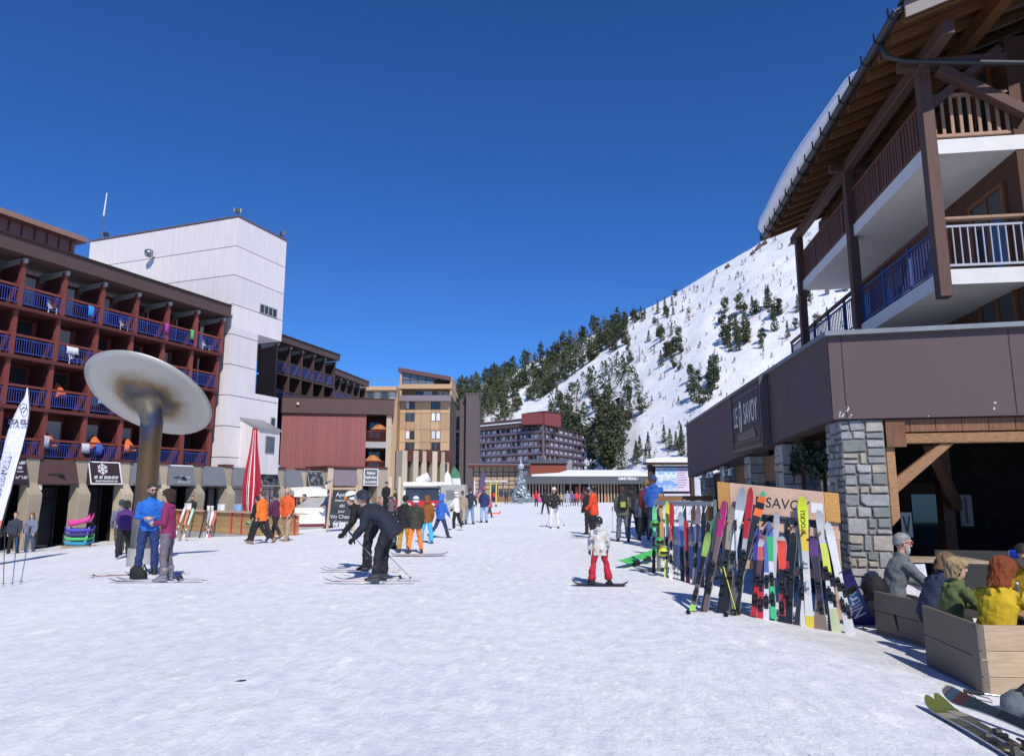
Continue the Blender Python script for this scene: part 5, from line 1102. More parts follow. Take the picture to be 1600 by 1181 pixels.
# roof with rafters, boards, gutter and snow
PT = math.tan(R(20)); EY, EZ_ = .92, 10.12
def rz_(y): return EZ_ + (EY - y) * PT
X0_, X1_ = -1.6, KL + .75
MB().prism([(X0_, EY, rz_(EY) + .16), (X0_, -8, rz_(-8) + .16), (X0_, -8, rz_(-8) + .3), (X0_, EY, rz_(EY) + .3)], (X1_ - X0_, 0, 0)).build('roof_deck', wood('soffit_boards', (.105, .045, .016), .3, 0), kh)
nb_ = 12
raf = MB().prism([(-.05, EY - .04, rz_(EY)), (-.05, -6, rz_(-6)), (-.05, -6, rz_(-6) + .158), (-.05, EY - .04, rz_(EY) + .158)], (.1, 0, 0)).mesh('rafter', wood('rafter', (.13, .055, .02), .3, 1))
k = 0; x = X0_ + .15
while x < X1_ - .1: inst('rafter', raf, kh, (x, 0, 0)); x += .62
for k in range(2): MB().prism([(X0_, -1.0 - 2.4 * k - .1, rz_(-1.0 - 2.4 * k) - .3), (X0_, -1.0 - 2.4 * k + .12, rz_(-1.0 - 2.4 * k) - .3), (X0_, -1.0 - 2.4 * k + .12, rz_(-1.0 - 2.4 * k) - .002), (X0_, -1.0 - 2.4 * k - .1, rz_(-1.0 - 2.4 * k) - .002)], (X1_ - X0_, 0, 0)).build('purlin', wood('rafter', (.13, .055, .02), .3, 0), kh)
sl = MB().prism([(0, EY + .06, rz_(EY) + .29), (0, EY - .5, rz_(EY - .5) + .31), (0, EY - .5, rz_(EY - .5) + .34), (0, EY + .06, rz_(EY) + .33)], (.3, 0, 0)).mesh('slate', mat('roof_slate', (.05, .05, .055), .6, var=.3))
for r_ in range(2):
    x = X0_ - .05 + .15 * r_
    while x < X1_ - .2: inst('slate', sl, kh, (x, -.3 * r_ + .02 * rnd.random(), .3 * r_ * PT + .012 * rnd.random() + .035 * r_), (0, rnd.uniform(-.02, .02), 0)); x += .31
g_ = MB(); NG = 8
gp = [(EY + .1 + .085 * math.cos(math.pi + math.pi * k / NG), rz_(EY) + .2 + .085 * math.sin(math.pi + math.pi * k / NG)) for k in range(NG + 1)]
g_.loft([[Vector((xx, y, z)) for y, z in gp] for xx in (X0_, X1_)], cap=False, close=False); gu = g_.build('gutter', mat('dark_zinc', (.05, .053, .058), .5, .3), kh, fix=False); gu.modifiers.new('t', 'SOLIDIFY').thickness = .01
br_ = MB().tube([(0, EY + .02, rz_(EY) + .3), (0, EY + .02, rz_(EY) + .1), (0, EY + .1, rz_(EY) + .08), (0, EY + .2, rz_(EY) + .16), (0, EY + .2, rz_(EY) + .34)], .02, 5).mesh('gutter_bracket', M_BLACK); x = X0_ + .2
while x < X1_: inst('gutter_bracket', br_, kh, (x, 0, 0)); x += .72
dpz = rz_(EY) + .05
MB().tube([(-.7, EY + .1, dpz + .05), (-.7, EY + .02, dpz - .22), (-.62, .6, dpz - .3), (-.5, -1.95, dpz - .5), (-.5, -2.15, dpz - .75), (-.45, -2.2, 4)], .05, 8).build('downpipe', mat('dark_zinc', (.05, .053, .058), .5, .3), kh, smooth=True)
MB().box(X0_ - .04, -7, 0, X0_, -6.9, .1).build('verge_stub', M_POST, kh)
MB().prism([(X0_ - .05, EY, rz_(EY) - .02), (X0_ - .05, -8, rz_(-8) - .02), (X0_ - .05, -8, rz_(-8) + .31), (X0_ - .05, EY, rz_(EY) + .31)], (.045, 0, 0)).build('verge_board', mat('verge_grey', (.2, .17, .16), .6), kh)
sn = MB(); rows_ = []; XS = [X0_ + 2.1 + (X1_ - .1 - X0_ - 2.1) * k / 22 for k in range(23)]
for q in range(9):
    row = []
    for k, x in enumerate(XS):
        th = (.28 + .42 * sstep(0, 5, x - XS[0]) + .03 * math.sin(x * 1.1)) * min(1, (x - XS[0]) * 1.6 + .05)
        y, dz = [(EY - .05, .0), (EY + .2 * th, th * .12), (EY + .36 * th, th * .45), (EY + .28 * th, th * .85), (EY - .3, th * 1.05), (-2, th * 1.1), (-4, th * 1.1), (-6, th), (-7.9, .1)][q]
        row.append(Vector((x, y, rz_(y) + .36 + dz)))
    rows_.append(row)
sn.loft(rows_, cap=False, close=False); b0 = len(sn.v)
for row in ([r[-1] for r in rows_],): sn.add([p for p in row] + [Vector((p.x, p.y, rz_(p.y) + .3)) for p in reversed(row)], [tuple(range(2 * len(row)))])
sn.build('roof_snow', M_RSNOW, kh, smooth=True)
# ------------------------------------------------------------------ skis, poles, boards
def ski_mesh(L, W, bands, base, edge=(.5, .5, .52)):
    """length along +z, top sheet towards +y; bands: (end position 0..1, colour) of the printed top sheet"""
    m = MB(); N = 26; cols = []; mats = [paint(base, .3), paint(edge, .25)]
    for lim, c in bands:
        if c not in cols: cols.append(c); mats.append(paint(c, .25))
    qs = sorted(set([k / N for k in range(N + 1)] + [.005, .985, .995] + [lim for lim, _ in bands if lim < 1]))
    rings = []
    for q in qs:
        w = W * (.86 - .2 * math.sin(math.pi * min(1, q / .85)) + (.16 * sstep(.6, .88, q)))
        if q > .9: w *= math.sqrt(max(.02, 1 - ((q - .9) / .1002) ** 2.2))
        if q < .03: w *= .75 + .25 * q / .03
        y = .075 * max(0, (q - .86) / .14) ** 1.8 + .02 * max(0, (.05 - q) / .05) ** 2 + .006 * math.sin(math.pi * q)
        t = .007 + .007 * math.sin(math.pi * q)
        rings.append([(-w / 2, y, q * L), (w / 2, y, q * L), (w / 2 * .94, y + t, q * L), (-w / 2 * .94, y + t, q * L)])
    m.loft(rings)
    n = 4; k = 0
    for i in range(len(rings) - 1):
        qm = (qs[i] + qs[i + 1]) / 2; ci = next((cols.index(c) for lim, c in bands if qm <= lim), len(cols) - 1)
        for j, mi in enumerate((0, 1, ci + 2, 1)): m.m[k] = mi; k += 1
    return m.mesh('ski', mats, fix=True)
BIND = {}
def binding_meshes(c):
    if c not in BIND:
        a = MB(); a.box(-.035, .012, -.16, .035, .03, .02); a.prism([(-.032, .03, -.02), (.032, .03, -.02), (.025, .085, .0), (-.025, .085, .0)], (0, -.015, .05)); a.box(-.04, .03, -.07, .04, .06, -.03)
        b = MB(); b.box(-.035, .012, -.05, .035, .03, .14); b.prism([(-.032, .03, .02), (.032, .03, .02), (.026, .12, .05), (-.026, .12, .05)], (0, -.01, .05)); b.box(-.014, .08, .05, .014, .1, .17)
        k = MB(); k.box(-.006, .02, -.0, .006, .028, .14)
        m_ = [M_BLACK if c is None else paint(c, .4)]
        BIND[c] = (a.mesh('toe_binding', m_, bev=.005), b.mesh('heel_binding', m_, bev=.005), k.mesh('brake', M_STEEL))
    return BIND[c]
def place_rot(tail, tip, face):
    z = (Vector(tip) - Vector(tail)).normalized(); f = Vector(face); y = (f - z * f.dot(z)).normalized(); x = y.cross(z)
    return Matrix((x, y, z)).transposed()
SKIM = {}
def ski(tail, tip, face, bands, base, label, group=None, W=.098, bind=None, rest=True):
    tail = Vector(tail); tip = Vector(tip); L = (tip - tail).length; key = (round(L, 1), W, tuple(bands), base)
    if key not in SKIM: SKIM[key] = ski_mesh(L, W, bands, base)
    o = tag(inst('ski', SKIM[key], None, tail, place_rot(tail, tip, face)), label, 'ski', group)
    if rest:
        t, h_, k = binding_meshes(bind); bz = L * (.47 + rnd.uniform(-.05, .05)); inst('toe_binding', t, o, (0, 0, bz), None, (.82, .72, .9)); hb = inst('heel_binding', h_, o, (0, 0, bz - .36), None, (.82, .68, .9))
        for s_ in (-1, 1): inst('brake', k, hb, (s_ * .045, .0, -.02), (R(20), 0, 0))
    return o
POLEM = {}
def pole(foot, top, col, label, group=None, grip=(.012, .012, .014)):
    foot = Vector(foot); top = Vector(top); L = (top - foot).length; key = (round(L, 2), col, grip)
    if key not in POLEM:
        POLEM[key] = (MB().tube([(0, 0, 0), (0, 0, .12), (0, 0, L - .14)], [.004, .007, .009], 8).mesh('ski_pole', paint(col, .3, .4)),
                      MB().tube([(0, 0, L - .15), (0, 0, L - .1), (0, 0, L - .03), (0, 0, L)], [.012, .018, .016, .02], 8).mesh('grip', paint(grip, .7)),
                      MB().tube([(0, 0, .065), (0, 0, .075)], [.038, .03], 10).mesh('basket', M_BLACK),
                      MB().tube([(.012, 0, L - .04), (.05, .0, L - .1), (.06, .02, L - .2), (.03, .01, L - .18), (.012, 0, L - .06)], .005, 4).mesh('strap', M_BLACK))
    a, g_, b_, s_ = POLEM[key]; o = tag(inst('ski_pole', a, None, foot, place_rot(foot, top, (.3, -1, .1))), label, 'ski pole', group)
    inst('grip', g_, o); inst('basket', b_, o); inst('strap', s_, o); return o

# ------------------------------------------------------------------ near ski rack
ra = Vector((3.02, 10.47, 0)); rbq = Vector((4.5, 9.83, 0)); ru = (rbq - ra).normalized(); RW = (rbq - ra).length; rn = Vector((ru.y, -ru.x, 0))   # towards the camera
zl, zr2 = 1.80, 1.63; rack = thing('ski_rack', 'pale pine ski rack with a LE SAVOY header board', 'ski rack', (ra.x, ra.y, gz(ra.x, ra.y)))
rz0 = rack.location.z
def rk_(a, d, z): return ra - rack.location + ru * a + rn * d + Vector((0, 0, z))
def hz(a): return zl + (zr2 - zl) * a / RW
def board(a0, a1, z0, z1, d, t, name, m):  # z relative to header top line
    MB().prism([rk_(a0, d, hz(a0) + z0), rk_(a1, d, hz(a1) + z0), rk_(a1, d, hz(a1) + z1), rk_(a0, d, hz(a0) + z1)], rn * t).build(name, m, rack, bev=.006)
YEL = wood('yellow_pine', (.5, .26, .07), .2, 0); PNK = wood('planed_pine', (.56, .37, .27), .14, 0)
board(.17, RW - .19, -.40, 0, 0, .035, 'header', PNK); board(0, .168, -.40, 0, .002, .034, 'header_end', YEL); board(RW - .188, RW, -.40, 0, .002, .034, 'header_end', YEL)
for a in (.03, RW - .13): MB().prism([rk_(a, -.05, -.05), rk_(a + .1, -.05, -.05), rk_(a + .1, -.05, hz(a) - .05), rk_(a, -.05, hz(a) - .05)], rn * .045).build('post', PNK, rack, bev=.006)
for a in (.03, RW - .13): MB().beam(rk_(a + .05, -.06, hz(a) - .5), rk_(a + .05, -.75, -.02), .045, .09, ru).build('back_leg', PNK, rack, bev=.006)
board(.05, RW - .02, -.62, -.5, .06, .04, 'crossbar', PNK)
board(.1, RW - .25, -1.18, -1.06, .06, .04, 'crossbar', PNK)
for k in range(7): board(.14 + k * .2, .165 + k * .2, -.56, -.53, .1, .16, 'peg', YEL)
RT_ = Matrix((ru, Vector((0, 0, 1)), rn)).transposed()
hs = Matrix.Rotation(math.atan2(zr2 - zl, RW), 3, 'Z')
text('LE SAVOY', .2, rack.location + rk_(.83, .038, hz(.83) - .23), RT_ @ hs, M_BLACK, rack, sx=.92, ext=.002)
MB().prism([rk_(1.25, .036, hz(1.25) - .3), rk_(1.4, .036, hz(1.4) - .3), rk_(1.4, .036, hz(1.4) - .16), rk_(1.25, .036, hz(1.25) - .16)], rn * .002).build('paper', M_WHITE, rack)
def rp(px, py, d):                       # point on a plane d metres in front of the rack
    o = ra + rn * d; r = ray(px, py); s_ = (r[0] * o.y - o.x) / (ru.x - r[0] * ru.y); Y = o.y + s_ * ru.y; return Vector((r[0] * Y, Y, EZ + r[1] * Y))
K = (.015, .015, .018); WH = (.62, .62, .63); RD = (.45, .02, .025); GRN = (.08, .5, .2); YLW = (.65, .72, .03); ORG = (.75, .16, .03); PNKC = (.36, .02, .13); BRNS = (.15, .09, .09); SIL = (.35, .36, .38)
def rski(b, t, bands, base, label, grp=None, df=.5, dt=.12, **k):
    g0 = G(*b); tip = rp(t[0], t[1], dt); d_ = (g0 - ra).dot(rn); g0 += rn * max(0, .3 - d_); g0.z = gz(g0.x, g0.y) - .03
    return ski(g0, tip, rn + Vector((0, 0, .15)), bands, base, label, grp, **k)
def pair(b, t, bands, base, l1, l2, grp, off=.035, **k):
    rski(b, t, bands, base, l1, grp, **k); rski((b[0] + 5, b[1] - 9), (t[0] + 3, t[1] + 2), bands, base, l2, grp, dt=.06, **{q: v for q, v in k.items() if q != 'dt'})
rski((1084, 950), (1108, 832), [(.1, (.3, .6, .1)), (.35, (.12, .1, .11)), (.7, K), (1, (.25, .4, .08))], K, 'dark ski with lime green touches at the far left end of the LE SAVOY rack')
pair((1101, 955), (1133, 783), [(.3, (.12, .09, .09)), (.68, BRNS), (1, PNKC)], (.5, .5, .5), 'brown ski with a crimson tip and pink squares on the left of the rack', 'brown twin ski behind the crimson tipped one', 'crimson tipped ski pair')
rski((1133, 948), (1145, 792), [(.6, K), (1, (.27, .25, .2))], K, 'olive grey ski standing behind the crimson tipped ski')
rski((1146, 944), (1161, 762), [(.3, K), (.5, (.1, .12, .12)), (.82, (.6, .62, .62)), (1, (.3, .34, .38))], K, 'wide white and black ski with a grey tip near the L of the header', W=.13)
rski((1164, 946), (1174, 762), [(.5, K), (.6, SIL), (1, (.42, .02, .03))], RD, 'ski with a deep red tip beside the white and black ski')
rski((1142, 955), (1194, 768), [(.25, (.1, .1, .11)), (.6, K), (.8, (.03, .03, .035)), (.86, ORG), (.91, K), (.96, ORG), (1, (.06, .5, .25))], K, 'long black ski with orange rings and a green tip leaning left', W=.115)
rski((1178, 962), (1192, 836), [(.42, RD), (.7, (.1, .05, .05)), (1, (.5, .1, .1))], K, 'short red ski standing upright under the middle of the header'); rski((1192, 960), (1190, 842), [(.45, (.5, .02, .04)), (.75, K), (1, (.55, .55, .55))], K, 'short crimson ski with a white tip next to the upright red one')
rski((1213, 962), (1202, 815), [(.36, (.05, .5, .2)), (.4, (.6, .6, .05)), (.6, WH), (.85, (.05, .4, .15)), (1, (.12, .2, .4))], WH, 'white ski with a bright green tail in the middle of the rack')
rski((1203, 958), (1199, 820), [(.5, WH), (1, (.1, .15, .4))], WH, 'white twin ski half behind the green tailed one')
rski((1228, 958), (1222, 838), [(.1, K), (.35, (.4, .03, .03)), (.62, K), (.95, (.7, .07, .04)), (1, (.6, .6, .6))], K, 'ski with an orange red top and black binding right of the green tailed ski', W=.12)
rski((1241, 951), (1240, 832), [(1, K)], K, 'plain black ski standing between the red topped and yellow skis')
sk_ = rski((1266, 976), (1253, 776), [(.1, (.65, .5, .05)), (.44, WH), (.58, (.5, .52, .5)), (.74, (.7, .5, .05)), (1, YLW)], WH, 'fluorescent yellow ski with black vertical lettering and a white lower half', W=.135, bind=(.5, .5, .52))
rski((1257, 971), (1249, 784), [(.4, (.55, .55, .55)), (1, (.3, .32, .3))], K, 'grey twin ski right behind the fluorescent yellow one', dt=.03)
Ls = (sk_.location - rp(1253, 776, .12)).length
def ski_text(o, body, q, size, col, L, sx=1):
    t = text(body, size, Vector((0, 0, 0)), Matrix.Identity(3), paint(col, .5), None, sx=sx, ext=.001)
    t.parent = o; t.matrix_basis = Matrix.Translation((0, .021, L * q)) @ Matrix((Vector((0, 0, 1)), Vector((1, 0, 0)), Vector((0, 1, 0)))).transposed().to_4x4() @ Matrix.Diagonal((sx, 1, 1, 1))
    return t
ski_text(sk_, 'STOCKLI', .80, .082, K, Ls, 1.0)
pair((1304, 985), (1278, 797), [(.2, (.45, .5, .3)), (.45, WH), (.55, YLW), (.72, (.6, .65, .1)), (1, (.5, .5, .5))], WH, 'slim silver ski with a yellow middle at the right end of the rack', 'silver twin ski behind the yellow banded one', 'yellow banded silver pair', W=.085)
pair((1324, 983), (1292, 815), [(.5, (.55, .56, .57)), (1, (.68, .68, .69))], (.7, .7, .7), 'slim white ski at the very right end of the rack', 'white twin ski behind the rightmost one', 'rightmost white pair', W=.08)
rski((1287, 958), (1270, 840), [(.3, (.2, .15, .12)), (.8, (.05, .04, .06)), (1, (.12, .05, .2))], K, 'dark ski with a purple tip behind the yellow banded pair', W=.12)
rski((1170, 940), (1172, 810), [(1, (.025, .025, .03))], K, 'plain dark ski in the shade behind the black and orange one'); rski((1118, 938), (1124, 800), [(.6, K), (1, (.06, .06, .065))], K, 'plain dark ski in the shade behind the brown pair')
for b, t, bands, lb, W_ in (((1109, 946), (1116, 812), [(.5, K), (.8, (.1, .1, .11)), (1, (.05, .3, .12))], 'black ski with a green tip in the crowd left of the white and black one', .1), ((1128, 950), (1152, 806), [(.5, (.03, .03, .035)), (1, (.2, .2, .21))], 'charcoal ski leaning under the white and black one', .1),
                        ((1156, 950), (1166, 822), [(.3, (.5, .1, .03)), (.6, K), (1, (.1, .1, .1))], 'black ski with an orange tail behind the long leaning ski', .1), ((1184, 955), (1183, 815), [(.6, K), (1, (.05, .05, .3))], 'black ski with a dark blue tip behind the red ones', .1),
                        ((1217, 950), (1214, 800), [(.4, K), (1, (.42, .42, .44))], 'grey tipped ski standing behind the orange red topped one', .1), ((1235, 955), (1231, 812), [(.45, K), (.6, (.3, .03, .03)), (1, K)], 'black ski with a red middle left of the yellow one', .1),
                        ((1248, 962), (1262, 815), [(1, (.03, .03, .035))], 'black ski crossing behind the fluorescent yellow one', .1), ((1277, 965), (1283, 830), [(.4, (.2, .14, .1)), (.7, K), (1, (.3, .3, .32))], 'brown tailed ski left of the yellow banded pair', .12), ((1297, 962), (1287, 838), [(.6, K), (1, (.06, .06, .07))], 'black ski behind the rightmost white pair', .1)):
    rski(b, t, bands, K, lb, 'dark skis crowded on the LE SAVOY rack', W=W_ * .84, dt=.07, rest=rnd.random() < .35)
for (b, t, c, lb) in (((1148, 960), (1120, 868), (.65, .65, .05), 'yellow and black pole crossing the crimson tipped ski'), ((1152, 962), (1125, 866), (.6, .6, .04), 'second yellow pole crossing the crimson tipped ski'), ((1148, 936), (1200, 806), (.7, .7, .7), 'white pole leaning right beside the black and orange ski'),
                      ((1143, 944), (1182, 838), (.65, .65, .66), 'white pole just under the black and orange ski'), ((1152, 890), (1149, 812), (.6, .6, .6), 'pale pole hung before the white and black ski'), ((1232, 946), (1244, 812), K, 'black pole hung beside the fluorescent yellow ski'), ((1292, 958), (1262, 842), K, 'black pole leaning right of the fluorescent yellow ski'), ((1186, 952), (1196, 826), (.3, .3, .35), 'grey pole among the red skis')):
    g0 = G(*b) if b[1] > 930 else rp(b[0], b[1], .3); pole(g0, rp(t[0], t[1], .2), c, lb, 'poles on the LE SAVOY rack')
for (pa_, pb_, lb) in (((1071, 960), (1132, 951), 'dark pole lying on the snow at the left foot of the rack'), ((1130, 964), (1157, 961), 'short dark pole end lying on the snow below the yellow poles')):
    a, b2 = G(*pa_), G(*pb_); pole(a + Vector((0, 0, .03)), b2 + Vector((0, 0, .03)), K, lb)
# blue snowboard
def snowboard_mesh(L, W, m_top, m_base):
    m = MB(); rings = []; N = 22
    for k in range(N + 1):
        q = k / N; e = min(q, 1 - q) / .13; w = W * (1 - .13 * math.sin(math.pi * q)) * (math.sqrt(max(.01, 1 - (1 - min(1, e)) ** 2)) if e < 1 else 1); y = .06 * max(0, 1 - min(q, 1 - q) / .14) ** 2
        rings.append([(-w / 2, y, q * L), (w / 2, y, q * L), (w / 2, y + .012, q * L), (-w / 2, y + .012, q * L)])
    m.loft(rings); k = 0
    for i in range(N):
        for j in range(4): m.m[k] = 1 if j == 2 else 0; k += 1
    return m.mesh('snowboard', [m_base, m_top])
bm_, n_, l_, p_ = nodes_of('blue_gradient_print'); p_.inputs['Roughness'].default_value = .3; tc = n_.new('ShaderNodeTexCoord'); nz = n_.new('ShaderNodeTexVoronoi'); nz.inputs['Scale'].default_value = 3.5; mpg = n_.new('ShaderNodeMapping'); mpg.inputs['Scale'].default_value = (1, 1, .5); mpg.inputs['Rotation'].default_value = (0, .6, 0)
l_.new(tc.outputs['Object'], mpg.inputs[0]); l_.new(mpg.outputs[0], nz.inputs[0]); rp_2 = n_.new('ShaderNodeValToRGB')
rp_2.color_ramp.elements[0].color = (.04, .22, .6, 1); rp_2.color_ramp.elements[1].color = (.05, .04, .2, 1); rp_2.color_ramp.elements[1].position = .55
l_.new(nz.outputs[0], rp_2.inputs[0]); l_.new(rp_2.outputs[0], p_.inputs['Base Color'])
bt_ = G(1354, 975); btp = rp(1305, 868, .0); btp = at(1300, 862, 9.58); sbL = 1.3; dirb = (btp - bt_).normalized()
sbd = tag(inst('snowboard', snowboard_mesh(sbL, .3, bm_, M_BLACK), None, bt_ - Vector((0, 0, .05)), place_rot(bt_, bt_ + dirb * sbL, (-.35, -1, .2))), 'blue snowboard with white Nitro lettering leaning on the right of the rack', 'snowboard')
t_ = ski_text(sbd, 'Nitro', .45, .26, (.6, .7, .8), sbL, 1.0)
for q in (.34, .66): MB().box(-.1, .012, sbL * q - .06, .1, .035, sbL * q + .06).build('binding', M_BLACK, sbd, bev=.01) if q > .6 else None

# ------------------------------------------------------------------ second rack in the shade
qa = at(1026, 880, 15.5); qb = at(1118, 880, 14.0); r2 = thing('ski_rack', 'dark steel ski rack with grey bars standing in the building shade', 'ski rack', (qa.x, qa.y, 0)); du = Vector((qb.x - qa.x, qb.y - qa.y, 0)); R2L = du.length; du.normalize()
dn = Vector((du.y, -du.x, 0))
for z in (.62, 1.06, 1.42): MB().beam((0, 0, z), tuple(du * R2L + Vector((0, 0, z))), .07, .09 if z != 1.06 else .05).build('crossbar', paint((.27, .29, .34), .5), r2)
for q in (0, .5, 1): MB().beam(tuple(du * R2L * q - dn * .05), tuple(du * R2L * q - dn * .05 + Vector((0, 0, 1.5))), .06, .06, (1, 0, 0)).build('post', M_STEEL, r2)
for q in (0, 1): MB().beam(tuple(du * R2L * q + Vector((0, 0, .02)) - dn * .5), tuple(du * R2L * q + Vector((0, 0, .02)) + dn * .5), .06, .05).build('foot', M_STEEL, r2)
for k in range(8): MB().tube([tuple(du * R2L * (.08 + .12 * k) + Vector((0, 0, 1.42))), tuple(du * R2L * (.08 + .12 * k) + Vector((0, 0, 1.2)) + dn * .12)], .015, 5).build('hook', M_STEEL, r2)
def r2ski(b, t, bands, base, label, Yb, Yt, **k): return ski(Vector((at(b[0], b[1], Yb).x, Yb, gz(at(b[0], b[1], Yb).x, Yb) - .02)), at(t[0], t[1], Yt), (-.4, -1, .2), bands, base, label, 'skis on the shaded steel rack', **k)
for args in (((1040, 893), (1043, 784), [(.4, (.5, .6, .2)), (.7, (.62, .64, .5)), (1, (.55, .65, .05))], WH, 'yellow green and white ski on the shaded rack', 14.4, 14.7), ((1048, 893), (1050, 786), [(.5, (.7, .66, .6)), (.7, (.6, .1, .06)), (1, RD)], WH, 'cream ski with a red tip on the shaded rack', 14.2, 14.5),
             ((1021, 880), (1023, 790), [(.3, K), (.5, (.1, .5, .15)), (1, (.15, .6, .3))], K, 'green ski at the left end of the shaded rack', 15.2, 15.3), ((1066, 888), (1064, 800), [(.5, K), (.8, (.1, .2, .5)), (1, (.3, .4, .5))], K, 'blue topped dark ski on the shaded rack', 13.9, 14.1),
             ((1074, 889), (1072, 812), [(.5, (.3, .03, .06)), (1, RD)], K, 'dark red ski on the shaded rack', 13.7, 13.9), ((1083, 890), (1092, 790), [(1, (.2, .16, .2))], K, 'dusky grey ski leaning right on the shaded rack', 13.4, 13.5), ((1096, 893), (1100, 800), [(1, K)], K, 'black ski at the right end of the shaded rack', 13.1, 13.3)):
    r2ski(*args)
for b, t, c, lb, Y in (((1033, 890), (1030, 806), (.1, .4, .1), 'green pole beside the yellow green ski', 14.8), ((1058, 890), (1062, 800), (.5, .5, .5), 'grey pole beside the cream and red ski', 14.1), ((1088, 892), (1080, 818), K, 'black pole among the shaded skis', 13.5), ((1106, 893), (1106, 815), K, 'black pole at the right end of the shaded rack', 13.0), ((1054, 889), (1052, 812), (.1, .1, .12), 'dark pole half hidden by the cream and red ski', 14.5)):
    a = at(b[0], b[1], Y); a.z = 0; pole(a, at(t[0], t[1], Y), c, lb, 'poles on the shaded steel rack')
def helmet_thing(loc, c, label):
    o = thing('helmet', label, 'helmet', loc); o.scale = (.78,) * 3; m = MB()
    m.loft([[Vector((math.cos(a) * r, math.sin(a) * r * 1.15, z)) for a in [k * math.pi / 8 for k in range(16)]] for z, r in ((-.08, .11), (-.02, .125), (.05, .115), (.1, .075), (.12, .02))]); m.build('shell', paint(c, .25), o, smooth=True)
    MB().box(-.09, -.15, -.03, .09, -.12, .04).build('vent', M_BLACK, o); MB().tube([(-.11, 0, -.08), (0, -.03, -.2), (.11, 0, -.08)], .008, 5).build('strap', M_BLACK, o)
helmet_thing(at(1023, 819, 14.6), (.06, .36, .06), 'bright green helmet hung on the left end of the shaded rack'); helmet_thing(at(1030, 846, 14.5), (.05, .3, .1), 'dark green helmet hung low on the shaded rack'); helmet_thing(at(1036, 863, 14.3), (.6, .65, .03), 'yellow helmet hung near the snow on the shaded rack')
# piste map kiosk
Ym = 37.0; mx0, mz0, mx1, mz1 = wbox(1014, 726, 1084, 768, Ym); ks = thing('piste_map_kiosk', 'dark timber piste map stand with a snow covered roof', 'information board', (mx0, Ym, 0)); kw = mx1 - mx0
for x in (.0, kw - .2): MB().box(x, 0, 0, x + .2, .2, mz1).build('post', M_DKW, ks)
MB().box(.16, .1, mz0 - .1, kw - .16, .18, mz1 - .05).build('back_board', M_DKW, ks); MB().box(-.15, -.35, mz1, kw + .15, .6, mz1 + .12).build('roof', M_DKW, ks)
m = MB(); m.loft([[Vector((x, y, mz1 + .12 + z)) for x, z in ((-.17, 0), (-.14, .16), (kw * .3, .24), (kw * .7, .27), (kw + .13, .2), (kw + .17, 0))] for y in (-.36, 0, .6)], close=False, cap=False); m.add([Vector((x, -.36, mz1 + .12 + z)) for x, z in ((-.17, 0), (-.14, .16), (kw * .3, .24), (kw * .7, .27), (kw + .13, .2), (kw + .17, 0))], [(0, 1, 2, 3, 4, 5)]); m.build('roof_snow', M_RSNOW, ks, smooth=False)
mm_, n_, l_, p_ = nodes_of('mountain_map_print'); tc = n_.new('ShaderNodeTexCoord'); sx_ = n_.new('ShaderNodeSeparateXYZ'); l_.new(tc.outputs['Object'], sx_.inputs[0]); nz = n_.new('ShaderNodeTexNoise'); nz.inputs['Scale'].default_value = 4; nz.inputs['Detail'].default_value = 8; l_.new(tc.outputs['Object'], nz.inputs[0])
ma = n_.new('ShaderNodeMath'); ma.operation = 'MULTIPLY_ADD'; ma.inputs[1].default_value = .9; l_.new(nz.outputs[0], ma.inputs[0]); l_.new(sx_.outputs[2], ma.inputs[2]); ra_ = n_.new('ShaderNodeValToRGB'); zmid = mz0 + .5; 
mr = n_.new('ShaderNodeMapRange'); mr.inputs['From Min'].default_value = zmid; mr.inputs['From Max'].default_value = mz1 + .5; l_.new(ma.outputs[0], mr.inputs[0]); l_.new(mr.outputs[0], ra_.inputs[0])
for q, c in ((0, (.55, .62, .66)), (.3, (.7, .76, .8)), (.45, (.55, .62, .68)), (.6, (.72, .77, .83)), (.68, (.2, .4, .75)), (1, (.12, .3, .7))): (ra_.color_ramp.elements.new(q) if 0 < q < 1 else ra_.color_ramp.elements[int(q)]).color = (*c, 1)
l_.new(ra_.outputs[0], p_.inputs['Base Color'])
xm = kw * .12; xs2 = kw * .62; MB().prism([(xm - .03, -.02, mz0 + .02), (xs2, -.02, mz0 + .02), (xs2, -.02, mz1 - .14), (xm + .1, -.02, mz1 - .14)], (0, .1, 0)).build('map_print', mm_, ks)
lp_ = MB().box(xs2 + .01, -.02, mz0 + .02, kw * .88, .1, mz1 - .14).build('list_print', paint((.68, .58, .7), .5), ks)
for k in range(8): MB().box(xs2 + .05, -.026, mz1 - .3 - k * .125, xs2 + .1 + (kw * .88 - xs2 - .16) * (.5 + .5 * rnd.random()), -.021, mz1 - .265 - k * .125).build('print_line', paint((.2, .14, .3), .6), lp_)
ps = thing('plank_screen', 'low brown plank screen under the piste map', 'screen', (at(1030, 775, 19).x, 19, 0)); pw = at(1112, 775, 19).x - at(1030, 775, 19).x
for k in range(2): MB().box(0, 0, 1.28 + k * .14, pw, .05, 1.41 + k * .14).build('plank', M_MIDW, ps)
for x in (0, pw - .1): MB().box(x, .05, 0, x + .1, .15, 1.6).build('post', YEL, ps)

